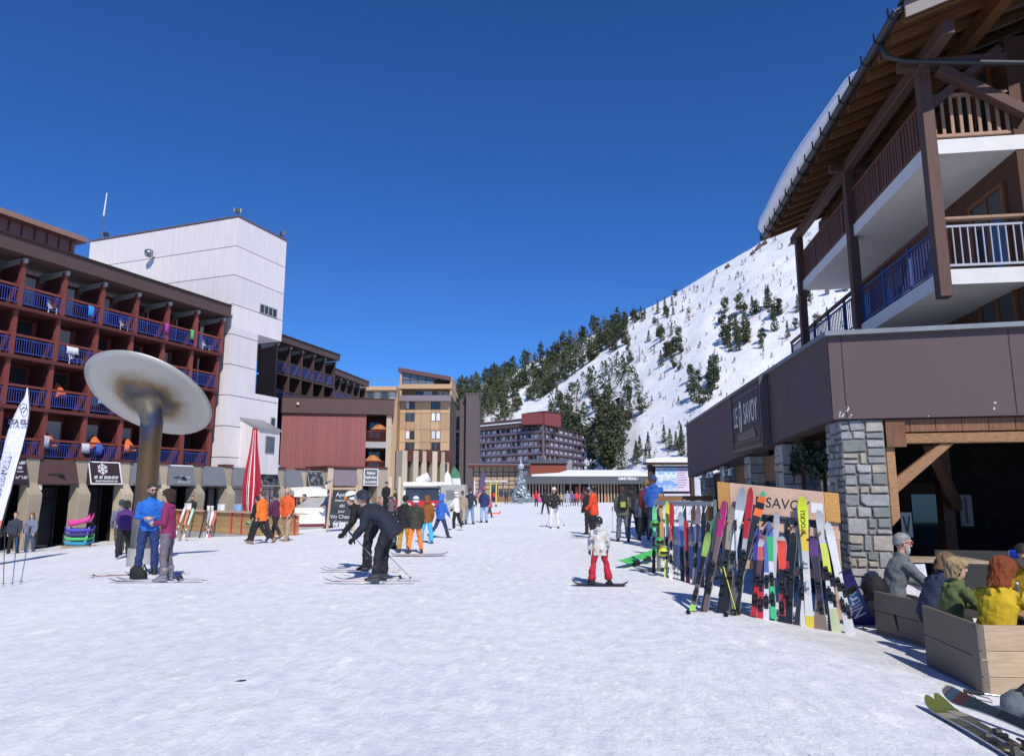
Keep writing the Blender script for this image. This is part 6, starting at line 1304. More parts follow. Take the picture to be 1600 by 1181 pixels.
# ------------------------------------------------------------------ terrace in front: partitions, table, bag
def planks(root, p, q, z0, z1, n, m, t=.045, cap=True, h0=None):
    p = Vector(p); q = Vector(q); o = root.location; u = (q - p).normalized(); nn = Vector((u.y, -u.x, 0))
    for k in range(n):
        a0 = z0 + (z1 - z0) * k / n; a1 = z0 + (z1 - z0) * (k + 1) / n - .004
        MB().prism([p - o + Vector((0, 0, a0)), q - o + Vector((0, 0, a0)), q - o + Vector((0, 0, a1)), p - o + Vector((0, 0, a1))], nn * -(t + .004 * (k % 2))).build('plank', m, root, bev=.005)
GREYW = wood('silvered_pine', (.15, .125, .1), .3, 0); RAWW = wood('raw_pine', (.46, .34, .22), .22, 0)
P1a, P1b = (4.83, 9.75, 0), (4.96, 8.88, 0)
w1 = thing('terrace_partition', 'grey plank partition behind the snowboard and seated man', 'partition', P1a); planks(w1, P1a, P1b, -.4, .35, 3, GREYW); MB().box(.13, -.9, -.4, .22, -.81, .33).build('end_post', GREYW, w1, bev=.006)
ba = at(1440, 947, 7.9); bb = at(1529, 976, 6.72); zt_ = bb.z
w2 = thing('terrace_partition', 'corner plank partition nearest the camera with pale raw front boards', 'partition', (bb.x, bb.y, 0))
planks(w2, (ba.x, ba.y, 0), (bb.x, bb.y, 0), -.45, zt_, 3, GREYW); planks(w2, (bb.x, bb.y, 0), (bb.x + 2.2, bb.y - .12, 0), -.45, zt_ - .002, 4, RAWW)
MB().box(.004, .05, -.4, .09, .14, zt_ - .03).build('corner_post', GREYW, w2)
tbp = Vector((5.75, 7.75, FLZ)); tb = thing('terrace_table', 'wooden terrace table with cups and plates among the seated people', 'table', tbp)
for k in range(5): MB().box(-.62, -.4 + k * .16, .70, 1.3, -.4 + k * .16 + .154, .74).build('plank', wood('table_wood', (.36, .22, .12), .25, 0), tb, bev=.004)
for x in (-.5, 1.15):
    for y in (-.3, .3): MB().box(x - .03, y - .03, 0, x + .03, y + .03, .70).build('leg', M_BLACK, tb)
TZ = FLZ + .74
def cup(x, y, r, h, c, label, handle=False):
    o = thing('cup', label, 'cup', (x, y, TZ)); m = MB(); m.loft([[Vector((math.cos(a) * rr, math.sin(a) * rr, z)) for a in [k * math.pi / 8 for k in range(16)]] for z, rr in ((0, r * .8), (h, r), (h, r * .9), (.02, r * .7))]); m.build('body', paint(c, .25), o, smooth=False)
    MB().tube([(r, 0, h * .8), (r * 1.6, 0, h * .6), (r, 0, h * .25)], .008, 5).build('handle', paint(c, .25), o)
cup(6.02, 7.38, .075, .19, (.6, .6, .6), 'tall grey rimmed white mug on the near table corner'); cup(6.2, 7.65, .05, .1, (.7, .7, .7), 'small white cup behind the tall mug'); cup(5.75, 8.0, .045, .1, (.68, .66, .62), 'white cup in the middle of the table')
for (x, y, r, lb) in ((5.45, 7.85, .13, 'white plate in front of the blond child'), (6.1, 7.4, .15, 'white saucer plate under the tall mug')):
    o = thing('plate', lb, 'plate', (x, y, TZ + .001)); m = MB(); m.loft([[Vector((math.cos(a) * rr, math.sin(a) * rr, z)) for a in [k * math.pi / 10 for k in range(20)]] for z, rr in ((0, r * .6), (.02, r), (.024, r * .98), (.008, r * .6))]); m.build('dish', M_WHITE, o)
o = thing('glass_bottle', 'small clear bottle standing on the terrace table', 'bottle', (5.62, 8.1, TZ)); MB().tube([(0, 0, 0), (0, 0, .13), (0, 0, .17), (0, 0, .22)], [.03, .03, .013, .013], 10).build('body', glass_mat('bottle_glass', (.1, .12, .12)), o, smooth=True); MB().tube([(0, 0, .22), (0, 0, .24)], [.016, .016], 8).build('cap', M_WHITE, o)
o = thing('menu_card', 'dark menu card standing before the man in yellow', 'menu', (5.95, 8.05, TZ), R(15)); MB().prism([(-.12, 0, 0), (.12, 0, 0), (.16, .1, .32), (-.08, .1, .32)], (0, .012, 0)).build('cover', mat('slate_card', (.05, .052, .056), .5), o); MB().box(-.1, .06, 0, .1, .07, .14).build('prop', M_BLACK, o)
tw_ = thing('folding_chair', 'pale canvas backed chair behind the grey bearded man', 'chair', (5.55, 9.75, FLZ), R(10)); MB().box(-.25, -.25, .42, .25, .25, .46).build('seat', fabric((.55, .55, .62)), tw_); MB().prism([(-.27, .24, .5), (.27, .24, .5), (.27, .32, .98), (-.27, .32, .98)], (0, .02, 0)).build('backrest', fabric((.55, .55, .62)), tw_)
for x in (-.22, .22):
    for y in (-.2, .2): MB().box(x - .015, y - .015, 0, x + .015, y + .015, .42).build('leg', M_STEEL, tw_)
be = thing('bench', 'dark wooden bench inside the terrace under the seated people', 'bench', (5.2, 8.4, FLZ)); MB().box(-.2, -1.3, .40, .22, 1.3, .44).build('seat', M_DKW, be)
for y in (-1.1, 1.1): MB().box(-.15, y - .05, 0, .17, y + .05, .4).build('leg', M_DKW, be)
# rucksack on the snow in the gap
bg = G(1424, 1000); bg.y += .15; ruck = thing('rucksack', 'black and blue rucksack with a tan patch slumped between the partitions', 'rucksack', bg)
def blob(rings, n=14): return [[Vector((cx + math.cos(a) * rx, cy + math.sin(a) * ry, z)) for a in [k * 2 * math.pi / n for k in range(n)]] for z, cx, cy, rx, ry in rings]
MB().loft(blob(((-.02, 0, 0, .14, .1), (.06, 0, 0, .17, .14), (.2, .0, .02, .165, .14), (.33, -.02, .04, .13, .11), (.42, -.03, .06, .06, .05)))).build('body', fabric((.018, .018, .022)), ruck, smooth=True)
MB().loft(blob(((.0, .05, -.12, .08, .04), (.06, .05, -.14, .1, .06), (.13, .05, -.13, .09, .05), (.17, .05, -.11, .03, .02)))).build('front_pocket', fabric((.02, .06, .3)), ruck, smooth=True)
MB().loft(blob(((.17, -.02, -.125, .03, .02), (.21, -.02, -.14, .055, .03), (.27, -.02, -.12, .05, .02), (.3, -.02, -.1, .01, .01)))).build('patch', fabric((.5, .27, .08)), ruck, smooth=True)
for s_ in (-1, 1): MB().tube([(.1 * s_, -.05, .38), (.17 * s_, -.12, .28), (.15 * s_, -.15, .12), (.12 * s_, -.1, .02)], .015, 6).build('strap', M_BLACK, ruck)
MB().tube([(-.05, 0, .42), (-.03, -.04, .48), (.02, 0, .43)], .012, 6).build('handle', M_BLACK, ruck)
bag2 = thing('rucksack', 'black rounded rucksack hung behind the grey partition by the stone pier', 'rucksack', (4.93, 9.9, .35)); m = MB(); m.loft(blob(((-.12, 0, 0, .13, .15), (-.02, 0, 0, .155, .17), (.08, 0, 0, .14, .16), (.16, 0, 0, .08, .1), (.19, 0, 0, .01, .01)))); m.build('body', fabric((.012, .012, .014)), bag2, smooth=True); MB().tube([(-.1, -.1, -.1), (0, -.14, -.2), (.1, -.1, -.1)], .012, 6).build('strap', M_BLACK, bag2)
MB().box(-.05, -.19, -.25, .03, -.17, -.16).build('buckle', paint((.5, .02, .02)), bag2)

# skis left on the snow at the lower right
def gski(pa, pb, bands, base, label, z=.02, **k):
    a, b = G(*pa), G(*pb); a.z += z; b.z += z; return ski(a, b, (0, 0, 1), bands, base, label, **k)
camo = [(.3, (.45, .4, .15)), (.62, (.05, .06, .05)), (.74, (.1, .1, .07)), (.84, (.34, .31, .24)), (.92, (.1, .13, .03)), (1, (.1, .12, .025))]
gski((1640, 1222), (1450, 1106), camo, K, 'olive patterned ski lying on the snow at the lower right corner', bind=None, W=.11); gski((1668, 1216), (1463, 1102), camo, K, 'second olive patterned ski lying alongside at the lower right', bind=None, W=.11)
a = G(1660, 1172); b2 = G(1482, 1104); b2.z += .1; a.z += .06
gk = [(.5, (.02, .023, .026)), (.8, (.03, .04, .044)), (.9, (.07, .03, .028)), (.95, (.03, .06, .09)), (1, (.02, .02, .035))]
ski(a, b2 + Vector((0, 0, .0)), (-.25, -.75, .55), gk, (.05, .03, .09), 'dark teal ski resting edge up over the olive pair', W=.13, rest=False)
pole(G(1690, 1128) + Vector((0, 0, .12)), G(1508, 1099) + Vector((0, 0, .1)), (.1, .12, .14), 'grey pole lying over the dark teal ski')
b3 = thing('ski_boot_bag', 'grey black strapped pack lying at the right edge with the skis', 'pack', G(1610, 1118))
MB().loft(blob(((0, 0, 0, .2, .1), (.06, 0, 0, .23, .13), (.14, 0, .01, .21, .12), (.19, 0, .02, .12, .07)))).build('body', fabric((.12, .15, .16)), b3, smooth=True)
for x in (-.12, .0): MB().tube([(x, -.12, .0), (x + .03, -.13, .1), (x + .06, -.02, .2), (x + .06, .1, .15)], .014, 6).build('strap', M_BLACK, b3)
MB().box(.03, -.145, .05, .1, -.12, .11).build('badge', paint((.05, .4, .2)), b3, bev=.01); MB().tube([(-.1, 0, .18), (-.02, -.03, .26), (.06, 0, .19)], .015, 6).build('handle', M_BLACK, b3)
# green sledge board in the shade edge, orange plastic sledge, small dark twig
a = G(976, 888); b2 = G(1022, 880); sl_ = thing('snowboard', 'bright green snowboard lying tilted on its binding beside the shaded rack', 'snowboard', a + Vector((0, 0, .1)))
d = b2 + Vector((0, 0, .22)) - a - Vector((0, 0, .1)); inst('deck', snowboard_mesh(d.length * 1.35, .27, paint((.08, .6, .07), .3), paint((.07, .5, .07), .3)), sl_, (-.1, 0, 0), place_rot((0, 0, 0), d, (-.1, -.55, .8)))
for q in (.35, .75): MB().box(-.09, -.1, -.11, .09, .1, .0).build('binding', M_BLACK, sl_, tuple(d * q), bev=.02)
a = G(770, 803); os_ = thing('plastic_sledge', 'orange plastic sledge pulled across the snow behind the child', 'sledge', a, R(-10)); m = MB(); m.loft([[Vector((x, y, z + (.12 if abs(x) > .5 else 0))) for x in (-.55, -.42, 0, .42, .58)] for y, z in ((-.22, .1), (-.18, 0), (.18, 0), (.22, .1))], cap=False, close=False); q = m.build('shell', paint((.75, .12, .02), .3), os_, smooth=True, fix=False); q.modifiers.new('t', 'SOLIDIFY').thickness = .02
MB().tube([(-.55, 0, .1), (-.9, .1, .5)], .01, 4).build('cord', M_BLACK, os_)
a = G(374, 1067); tg = thing('glove', 'dark scrap of glove lying alone on the snow', 'glove', a); MB().tube([(-.055, 0, .01), (-.02, .005, .012), (.02, .0, .018), (.05, .02, .02)], [.006, .012, .014, .006], 6).build('cuff', M_BLACK, tg)
# three poles planted by the white flag
for i, (pf, pt, c, lb) in enumerate((((5, 917), (8, 822), (.05, .05, .06), 'black pole planted nearest the left edge'), ((19, 916), (28, 826), (.04, .12, .3), 'blue shafted pole planted between the other two'), ((32, 914), (48, 822), (.05, .14, .3), 'blue shafted pole planted farthest from the left edge'))):
    g0 = G(*pf); pole(g0, at(pt[0], pt[1], g0.y + .1), c, lb, 'poles planted by the white flag')
# skis leaning on the snack terrace
def tski(px0, py0, px1, py1, bands, base, label, **k):
    wu = Vector((math.cos(ta_), math.sin(ta_), 0)); wn_ = Vector((wu.y, -wu.x, 0)); wp = lambda px, d: (lambda o, r0: o + wu * ((r0 * o.y - o.x) / (wu.x - r0 * wu.y)))(Vector((tA.x, tA.y, 0)) + wn_ * d, ray(px, 800)[0]); g0 = wp(px0, .6); g0.z = gz(g0.x, g0.y) - .03; tp_ = wp(px1, .08); tp_.z = EZ + ray(px1, py1)[1] * tp_.y; ski(g0, tp_, (.2, -1, .2), bands, base, label, 'skis leaning on the snack terrace', W=.12, **k)
tski(262, 840, 273, 800, [(.5, WH), (1, (.55, .6, .56))], WH, 'white ski leaning at the woman\'s shoulder on the terrace front'); tski(275, 838, 289, 792, [(.5, WH), (.7, (.5, .55, .5)), (1, WH)], WH, 'white ski with dark binding leaning on the terrace front')
tski(284, 838, 294, 798, [(.5, (.3, .06, .05)), (1, (.6, .15, .08))], K, 'red ski leaning between two pale skis on the terrace front'); tski(289, 839, 302, 794, [(.6, (.5, .62, .58)), (1, (.3, .62, .5))], WH, 'mint green ski leaning on the terrace front')
for i, (x, c, lb) in enumerate(((314, K, 'black'), (320, (.25, .26, .3), 'grey'), (325, WH, 'white'), (329, (.5, .1, .12), 'red'))): tski(x, 837, x + 8, 797 + i, [(.6, c), (1, tuple(min(1, q * 1.2) for q in c))], K, lb + ' ski in the second cluster leaning on the terrace front')
for i, (x, y, lb) in enumerate(((280, 845, 'left'), (290, 846, 'right'))): g0 = G(x, y); ski(g0 + Vector((-.7, 0, .03)), g0 + Vector((.7, .15, .03)), (0, 0, 1), [(1, K)], K, lb + ' one of two dark skis lying on the snow below the leaning skis', 'dark skis lying below the terrace')
# ------------------------------------------------------------------ people
PEND = []                                  # (object, voxel, folds) solidified together at the end
def ell(c, n, rx, ry, k=12, xax=Vector((1, 0, 0))):
    n = n.normalized(); x = (xax - n * xax.dot(n)).normalized(); y = n.cross(x)
    return [c + x * (math.cos(2 * math.pi * j / k) * rx) + y * (math.sin(2 * math.pi * j / k) * ry) for j in range(k)]
def limb(mb, pts, rad, k=10):
    """closed tapering limb with rounded ends; rad entries are a radius or (rx, ry)"""
    pts = [Vector(p) for p in pts]; rs = [(r, r) if not hasattr(r, '__len__') else r for r in rad]
    d0 = (pts[0] - pts[1]).normalized(); d1 = (pts[-1] - pts[-2]).normalized()
    P = [pts[0] + d0 * max(rs[0]) * .55] + pts + [pts[-1] + d1 * max(rs[-1]) * .55]; Q = [(rs[0][0] * .55, rs[0][1] * .55)] + rs + [(rs[-1][0] * .55, rs[-1][1] * .55)]
    rings = []
    for i in range(len(P)):
        n = P[min(i + 1, len(P) - 1)] - P[max(i - 1, 0)]; xa = Vector((1, 0, 0)) if abs(n.normalized().x) < .8 else Vector((0, 1, 0))
        rings.append(ell(P[i], n, *Q[i], k, xa))
    mb.loft(rings)
HEADR = [(-.118, .030, .034, .040), (-.100, .046, .052, .030), (-.075, .056, .070, .018), (-.045, .063, .080, .010), (-.010, .070, .090, .002), (.025, .074, .095, -.004), (.055, .076, .098, -.008), (.085, .069, .090, -.012), (.108, .050, .066, -.014), (.122, .022, .03, -.014)]
def head_ring(z, g=0, k=14):
    for a, b in zip(HEADR, HEADR[1:]):
        if z <= b[0] or b is HEADR[-1]:
            t = max(0, min(1, (z - a[0]) / (b[0] - a[0]))); rx, ry, oy = [a[i] + (b[i] - a[i]) * t for i in (1, 2, 3)]; break
    return rx + g, ry + g, oy
def finish(mb, name, m, parent, vox, folds=0.0, smooth=3):
    o = mb.build(name, m, parent, smooth=True)
    r = o.modifiers.new('skin', 'REMESH'); r.mode = 'VOXEL'; r.voxel_size = vox; r.use_smooth_shade = True
    s = o.modifiers.new('soft', 'SMOOTH'); s.factor = .5; s.iterations = smooth
    PEND.append((o, folds)); return o
def hand(mb, wrist, d, palm_n, side, s, curl=.5, thumb=True):
    d = d.normalized(); pn = (palm_n - d * palm_n.dot(d)).normalized(); w = d.cross(pn)          # w: across the palm
    L = .19 * s; pal = wrist + d * L * .25
    limb(mb, [wrist - d * .02, wrist + d * L * .12, wrist + d * L * .45], [(.024 * s, .02 * s), (.034 * s, .017 * s), (.042 * s, .015 * s)], 8)
    for i, (q, l) in enumerate(((-1.5, .36), (-.5, .42), (.5, .39), (1.5, .3))):
        a = wrist + d * L * .42 + w * (q * .0195 * s); ang = curl
        p1 = a + (d * math.cos(ang * .6) + pn * math.sin(ang * .6)) * L * l * .45; p2 = p1 + (d * math.cos(ang * 1.4) + pn * math.sin(ang * 1.4)) * L * l * .32; p3 = p2 + (d * math.cos(ang * 2.1) + pn * math.sin(ang * 2.1)) * L * l * .25
        limb(mb, [a - d * .03 * s, a, p1, p2, p3], [.009 * s, .0092 * s, .0088 * s, .0082 * s, .007 * s], 6)
    if thumb:
        tdir = (-w * side); a = wrist + d * L * .14 + tdir * .024 * s; p1 = a + (d * .6 + tdir * .75 + pn * .3).normalized() * L * .24; p2 = p1 + (d * .9 + tdir * .15 + pn * .35).normalized() * L * .2
        limb(mb, [wrist + d * L * .1, a, p1, p2], [.014 * s, .0125 * s, .0105 * s, .0085 * s], 6)
LEGS_STAND = ((2, 4, 6, 8), (-2, 4, 6, 8))      # hip pitch, knee, spread, toe-out
def person(loc, face, H, label, jacket, trousers, boots=(.02, .02, .022), head=('hair', (.05, .03, .02)), legs=LEGS_STAND, arms=((8, 12, 18, 8), (4, 12, 15, 8)), lean=2, hunch=4, hp=0, hy=0,
           skin=None, gloves=None, vox=.022, puff=1.0, long=0.0, group=None, seat=None, extras=(), flare=1.0, ski_boots=False, hood=True, rise=0.0, jmat=None, twist=0, bare=False, tmat=None):
    """arms: (forward pitch, sideways, elbow bend, inward turn) for the left then the right arm; face 0 looks away from the camera, 90 left, 180 towards it"""
    s = H / 1.76; near = vox < .015; sk = M_SKIN if skin is None else mat('skin', skin, .55, var=.08, vs=12)
    root = thing('person', label, 'person', loc, R(face), group)
    V = Vector; lr = R(lean); hr = R(lean + hunch)
    td = V((0, math.sin(lr), math.cos(lr))); td2 = V((0, math.sin(hr), math.cos(hr)))
    legp = []
    for sd, (a, k, sp, to) in zip((-1, 1), legs):
        hip = V((sd * .092, 0, -.02)) * s; sa = R(sp) * sd; a_, b_ = R(a), R(a - k)
        kn = hip + V((math.sin(sa), math.sin(a_) * math.cos(sa), -math.cos(a_) * math.cos(sa))) * .43 * s
        an = kn + V((math.sin(sa) * .7, math.sin(b_), -math.cos(b_) * math.cos(sa * .7))) * .415 * s
        legp.append([hip, kn, an, R(to) * sd, R(a - k)])
    low = min(l[2].z - (.1 * s if abs(math.degrees(l[4])) < 35 else .13 * s) for l in legp)
    pz = (-low if seat is None else seat + .1 * s) + rise
    pel = V((0, 0, pz))
    for l in legp:
        for i in range(3): l[i] = l[i] + pel
    waist = pel + td * .17 * s; chest = waist + td2 * .2 * s; neck = chest + td2 * .16 * s
    up_h = V((0, math.sin(R(lean * .5 + hunch * .5 + hp)), math.cos(R(lean * .5 + hunch * .5 + hp))))
    hb = neck + (td2 * .5 + up_h * .5) * .06 * s; hc = hb + up_h * .145 * s
    xt = V((math.cos(R(twist)), math.sin(R(twist)), 0))
    armp = []
    for sd, (a, b, e, inn) in zip((-1, 1), arms):
        sh = neck - td2 * .06 * s + xt * (sd * .178 * s); a_, b_ = R(a), R(b)
        el = sh + V((sd * math.sin(b_), math.sin(a_) * math.cos(b_), -math.cos(a_) * math.cos(b_))) * .29 * s
        c_, i_ = R(a + e), R(inn); fd = V((-sd * math.sin(i_), math.sin(c_) * math.cos(i_), -math.cos(c_) * math.cos(i_)))
        wr = el + fd * .25 * s; armp.append([sh, el, wr, fd, sd])
    # ---- body: head, neck, trunk, limbs and hands in one skin
    b = MB(); yaw = Matrix.Rotation(R(hy), 3, 'Z'); q = V((0, 0, 1)).rotation_difference(up_h).to_matrix(); HM = q @ yaw
    hp_ = lambda x, y, z: hc + HM @ (V((x, y, z)) * s * 1.06)
    b.loft([[hp_(math.cos(2 * math.pi * j / 14) * rx, oy + math.sin(2 * math.pi * j / 14) * ry, z) for j in range(14)] for z, rx, ry, oy in HEADR])
    limb(b, [neck - td2 * .06 * s, hb, hc - up_h * .06 * s], [.062 * s, .054 * s, .055 * s])
    if vox < .03:
        b.loft([[hp_(x, y, z) for x, y in ((-w, .085), (w, .085), (w * .7, d), (-w * .7, d))] for z, w, d in ((.032, .007, .096), (.01, .011, .108), (-.018, .017, .118), (-.03, .013, .098))])
        for sd in (-1, 1): limb(b, [hp_(sd * .072, -.012, -.025), hp_(sd * .083, -.018, .005), hp_(sd * .08, -.02, .028)], [.009 * s, .013 * s, .010 * s], 6)
        limb(b, [hp_(-.022, .082, -.058), hp_(.022, .082, -.058)], [.009 * s, .009 * s], 6); limb(b, [hp_(-.045, .088, .045), hp_(0, .096, .047), hp_(.045, .088, .045)], [.010 * s] * 3, 6)
    limb(b, [pel + V((0, 0, -.02)), waist, chest, neck - td2 * .04 * s], [(.12 * s, .085 * s), (.115 * s, .08 * s), (.13 * s, .085 * s), (.09 * s, .065 * s)])
    for sh, el, wr, fd, sd in armp:
        limb(b, [sh, el, wr], [.042 * s, .035 * s, .024 * s], 8)
        if gloves is None: hand(b, wr, fd, V((-sd * .8, .2, -.3)), sd, s, .55)
    for hip, kn, an, to, pk in legp: limb(b, [hip, kn, an], [.07 * s, .05 * s, .04 * s], 8)
    bo = finish(b, 'body', sk, root, vox * (.8 if near else 1), 0, 2)
    if near:
        for sd in (-1, 1):
            MB().loft([[hp_(sd * .031 + .011 * math.cos(t) * rr, .0885 + yy, .022 + .0065 * math.sin(t) * rr) for t in [k * math.pi / 4 for k in range(8)]] for yy, rr in ((0, 1), (.005, .75))]).build('eye', mat('eye', (.03, .022, .02), .2), bo, smooth=True)
        MB().loft([[hp_(x, .0905 + yy, z) for x, z in ((-.024, -.052), (0, -.049), (.024, -.052), (0, -.058))] for yy in (0, .004)]).build('mouth', mat('lips', (.32, .12, .1), .5), bo)
    # ---- jacket
    j = MB(); hem = pel - td * (.10 + long) * s + (V((0, .09 * s, 0)) if seat else V((0, 0, 0))); pf = puff * s
    if seat is not None: hem = pel - td * .02 * s
    R_ = [(hem, .195, .145), (pel, .19, .142), (waist, .178, .132), (chest, .2, .14), (neck - td2 * .06 * s, .172, .112), (neck + td2 * .005 * s, .095, .088), (hb + td2 * .015 * s, .078, .08)]
    rings = []
    for i, (c, rx, ry) in enumerate(R_):
        n = (R_[min(i + 1, 6)][0] - R_[max(i - 1, 0)][0]); rings.append(ell(c, n, rx * pf, ry * pf, 16, xt if i > 2 else V((1, 0, 0))))
    j.loft(rings)
    for sh, el, wr, fd, sd in armp:
        limb(j, [sh - V((sd * .05 * s, 0, 0)), sh, sh.lerp(el, .5), el, el.lerp(wr, .55), wr - fd * .01 * s], [.075 * pf, .084 * pf, .074 * pf, .064 * pf, .058 * pf, .05 * pf], 10)
    if hood:
        hb_ = neck - td2 * .005 * s + V((0, -.085 * s, 0)); limb(j, [hb_ + V((-.085, .035, .01)) * s, hb_ + V((-.05, -.015, -.0)) * s, hb_ + V((0, -.03, -.025)) * s, hb_ + V((.05, -.015, 0)) * s, hb_ + V((.085, .035, .01)) * s], [.035 * s, .046 * s, .055 * s, .046 * s, .035 * s], 8)
    jm = jmat or fabric(jacket); finish(j, 'jacket', jm, root, vox, .0085 if near else .016)
    # ---- trousers
    t = MB(); tp = s * 1.12
    limb(t, [pel + td * .06 * s, pel, pel - V((0, 0, .07)) * s], [(.165 * s, .125 * s), (.172 * s, .13 * s), (.15 * s, .115 * s)], 12)
    for hip, kn, an, to, pk in legp:
        u = (an - kn).normalized(); limb(t, [hip + V((0, 0, -.02)), hip.lerp(kn, .45), kn, kn.lerp(an, .5), an - u * .03 * s], [.1 * tp, .09 * tp, .073 * tp, .068 * tp * flare, .065 * tp * flare * (1.12 if ski_boots else 1)], 10)
    finish(t, 'trousers', tmat or fabric(trousers), root, vox, .014)
    # ---- boots
    for hip, kn, an, to, pk in legp:
        m = MB(); f = Matrix.Rotation(-to, 3, 'Z'); pr = Matrix.Rotation(min(0.0, pk) * .85 if pk < R(-35) else 0, 3, 'X'); w = 1.22 if ski_boots else 1.0
        P = lambda x, y, z: an + pr @ (f @ (V((x, y, z)) * s))
        m.loft([[P(x * w, y, z) for x, y in ((-wx, y0), (-wx * 1.05, y0 + .06), (-wx * 1.1, y1 - .07), (-wx * .6, y1), (wx * .6, y1), (wx * 1.1, y1 - .07), (wx * 1.05, y0 + .06), (wx, y0))] for z, wx, y0, y1 in ((-.1, .042, -.075, .19), (-.075, .046, -.08, .2), (-.05, .044, -.075, .19))])
        m.loft([[P(math.cos(a) * rx * w, oy + math.sin(a) * ry * w, z) for a in [k * math.pi / 5 for k in range(10)]] for z, rx, ry, oy in ((-.06, .046, .11, .045), (-.02, .05, .085, .025), (.03, .05, .06, .0), (.1, .052, .058, -.005), (.17 if ski_boots else .12, .056, .06, -.01))])
        if ski_boots:
            for z in (-.03, .03, .09): m.add([P(-.062, .06 - z * .3, z), P(.062, .06 - z * .3, z), P(.062, .075 - z * .3, z + .018), P(-.062, .075 - z * .3, z + .018)], [(0, 1, 2, 3)], 1)
        m.build('boot', [paint(boots, .45) if ski_boots else mat('boot_leather', boots, .6), M_STEEL], root, smooth=True)
    # ---- gloves
    if gloves is not None:
        for sh, el, wr, fd, sd in armp:
            g = MB(); limb(g, [wr - fd * .05 * s, wr + fd * .01 * s], [.05 * s, .046 * s], 8); hand(g, wr, fd, V((-sd * .8, .2, -.3)), sd, s * 1.28, .6); finish(g, 'glove', fabric(gloves), root, min(vox, .014), 0, 2)
    # ---- head wear
    kind, hcol = head[0], head[1]
    def cap_pt(a, t_, zf, zs, zb, g, zt=.005, wob=0, tuck=.0, out=0):
        ztop = .124 + g * .8 + zt; H0 = ztop - .045; sy = math.sin(a)
        lim = zs + (zf - zs) * max(0, sy) ** .55 if sy > 0 else zs + (zb - zs) * (-sy) ** .7
        d_ = (math.pi / 2) * min(1, t_ * 1.9); z = .045 + H0 * math.cos(d_); q_ = math.sin(d_)          # the dome first, then the fall of the hair
        if z < lim: q_ = math.sqrt(max(0, 1 - ((lim - .045) / H0) ** 2)) if lim > .045 else 1; z = lim
        if t_ * 1.9 > 1 and lim < .045: z = .045 + (lim - .045) * (t_ * 1.9 - 1) / .9
        dn = max(0, -.02 - z); RX = .078 + g - dn * tuck + out; RY = .1 + g - dn * tuck * .9 + out
        rr = 1 + wob * math.sin(a * 7 + 2.0 * math.sin(z * 30)) * (.4 + min(1, t_ * 1.5)) + wob * .6 * math.sin(a * 13 + z * 40)
        return (math.cos(a) * RX * max(.03, q_) * rr, -.010 + math.sin(a) * RY * max(.03, q_) * rr, z + out * (1 - q_))
    def cap_mesh(zf, zs, zb, g, zt=.005, n=28, rows=12, wob=0, mb=None, tuck=.0, strands=0):
        m = mb or MB()
        m.loft([[hp_(*cap_pt(2 * math.pi * k / n, i / rows, zf, zs, zb, g, zt, wob, tuck)) for k in range(n)] for i in range(rows + 1)])
        rg = random.Random(int(H * 1000) + strands)
        for _ in range(strands):                    # locks of hair lying over the cap, uneven at the ends
            a0 = rg.uniform(0, 6.283); ph = rg.uniform(0, 6); t0 = rg.uniform(.02, .35); t1 = rg.uniform(.75, 1.08); w = rg.uniform(.022, .05); L = []
            for i in range(9):
                t_ = t0 + (t1 - t0) * i / 8; a = a0 + .13 * math.sin(ph + t_ * 5); o_ = .002 + rg.random() * .002 + .006 * math.sin(math.pi * i / 8); ww = w * (1 - (i / 8) ** 3 * .85) * (.4 + .6 * min(1, t_ * 2.5)) / (.35 + min(1, t_ * 1.9) * .65)
                L.append([hp_(*cap_pt(a - ww, min(1, t_), zf, zs, zb, g, zt, wob, tuck, o_ * .4)), hp_(*cap_pt(a, min(1, t_), zf, zs, zb, g, zt, wob, tuck, o_)), hp_(*cap_pt(a + ww, min(1, t_), zf, zs, zb, g, zt, wob, tuck, o_ * .4))])
                if t_ > 1: L[-1] = [p - up_h * (t_ - 1) * .25 * s for p in L[-1]]
            m.loft(L, cap=False, close=False)
        return m
    hm = mat('hair', hcol, .5, 0, .5, 16, 1.0 if kind in ('bob', 'long') else .2, 46, (6, 6, .5))
    if kind in ('hair', 'long', 'bob', 'bald'):
        zb, zs = {'hair': (-.05, .0), 'long': (-.2, -.16), 'bob': (-.135, -.11), 'bald': (-.04, .0)}[kind]
        if kind in ('long', 'bob'):
            hm_ = cap_mesh(.074, zs, zb, .02, wob=.05, tuck=.03 if kind == 'bob' else -.04, strands=190 if near else 0)
        else: hm_ = cap_mesh(.082, zs + .018, zb, .0045, wob=.012, tuck=.5)
        hm_.build('hair', hm, root, smooth=True)
    elif kind in ('helmet',):
        cap_mesh(.058, -.03, -.055, .03, .012).build('helmet', paint(hcol, .25), root, smooth=True)
        g_ = MB(); gc = head[2] if len(head) > 2 else (.02, .02, .025); hi = head[3] if len(head) > 3 else 0.0
        g_.loft([[hp_(math.cos(a) * rx, -.008 + math.sin(a) * ry, z + hi) for a in [R(28) + R(124) * k / 10 for k in range(11)]] for z, rx, ry in ((.062, .104, .126), (.05, .118, .142), (.0, .116, .14), (-.008, .09, .112))], cap=False, close=False); g_.build('goggles', paint(gc, .12), root, smooth=True)
        st_ = MB(); st_.loft([[hp_(math.cos(a) * (.111 if z else .111), -.008 + math.sin(a) * .134, .02 + z + hi) for a in [R(145) + R(250) * k / 16 for k in range(17)]] for z in (0, .035)], cap=False, close=False); so = st_.build('strap', fabric((.02, .02, .02)), root, smooth=True, fix=False)
        if len(head) > 4: cap_mesh(.09, -.11, -.2, .012).build('hair', mat('hair', head[4], .55, 0, .35, 14, .5, 40, (6, 6, .8)), root, smooth=True)
    elif kind in ('beanie', 'hood'):
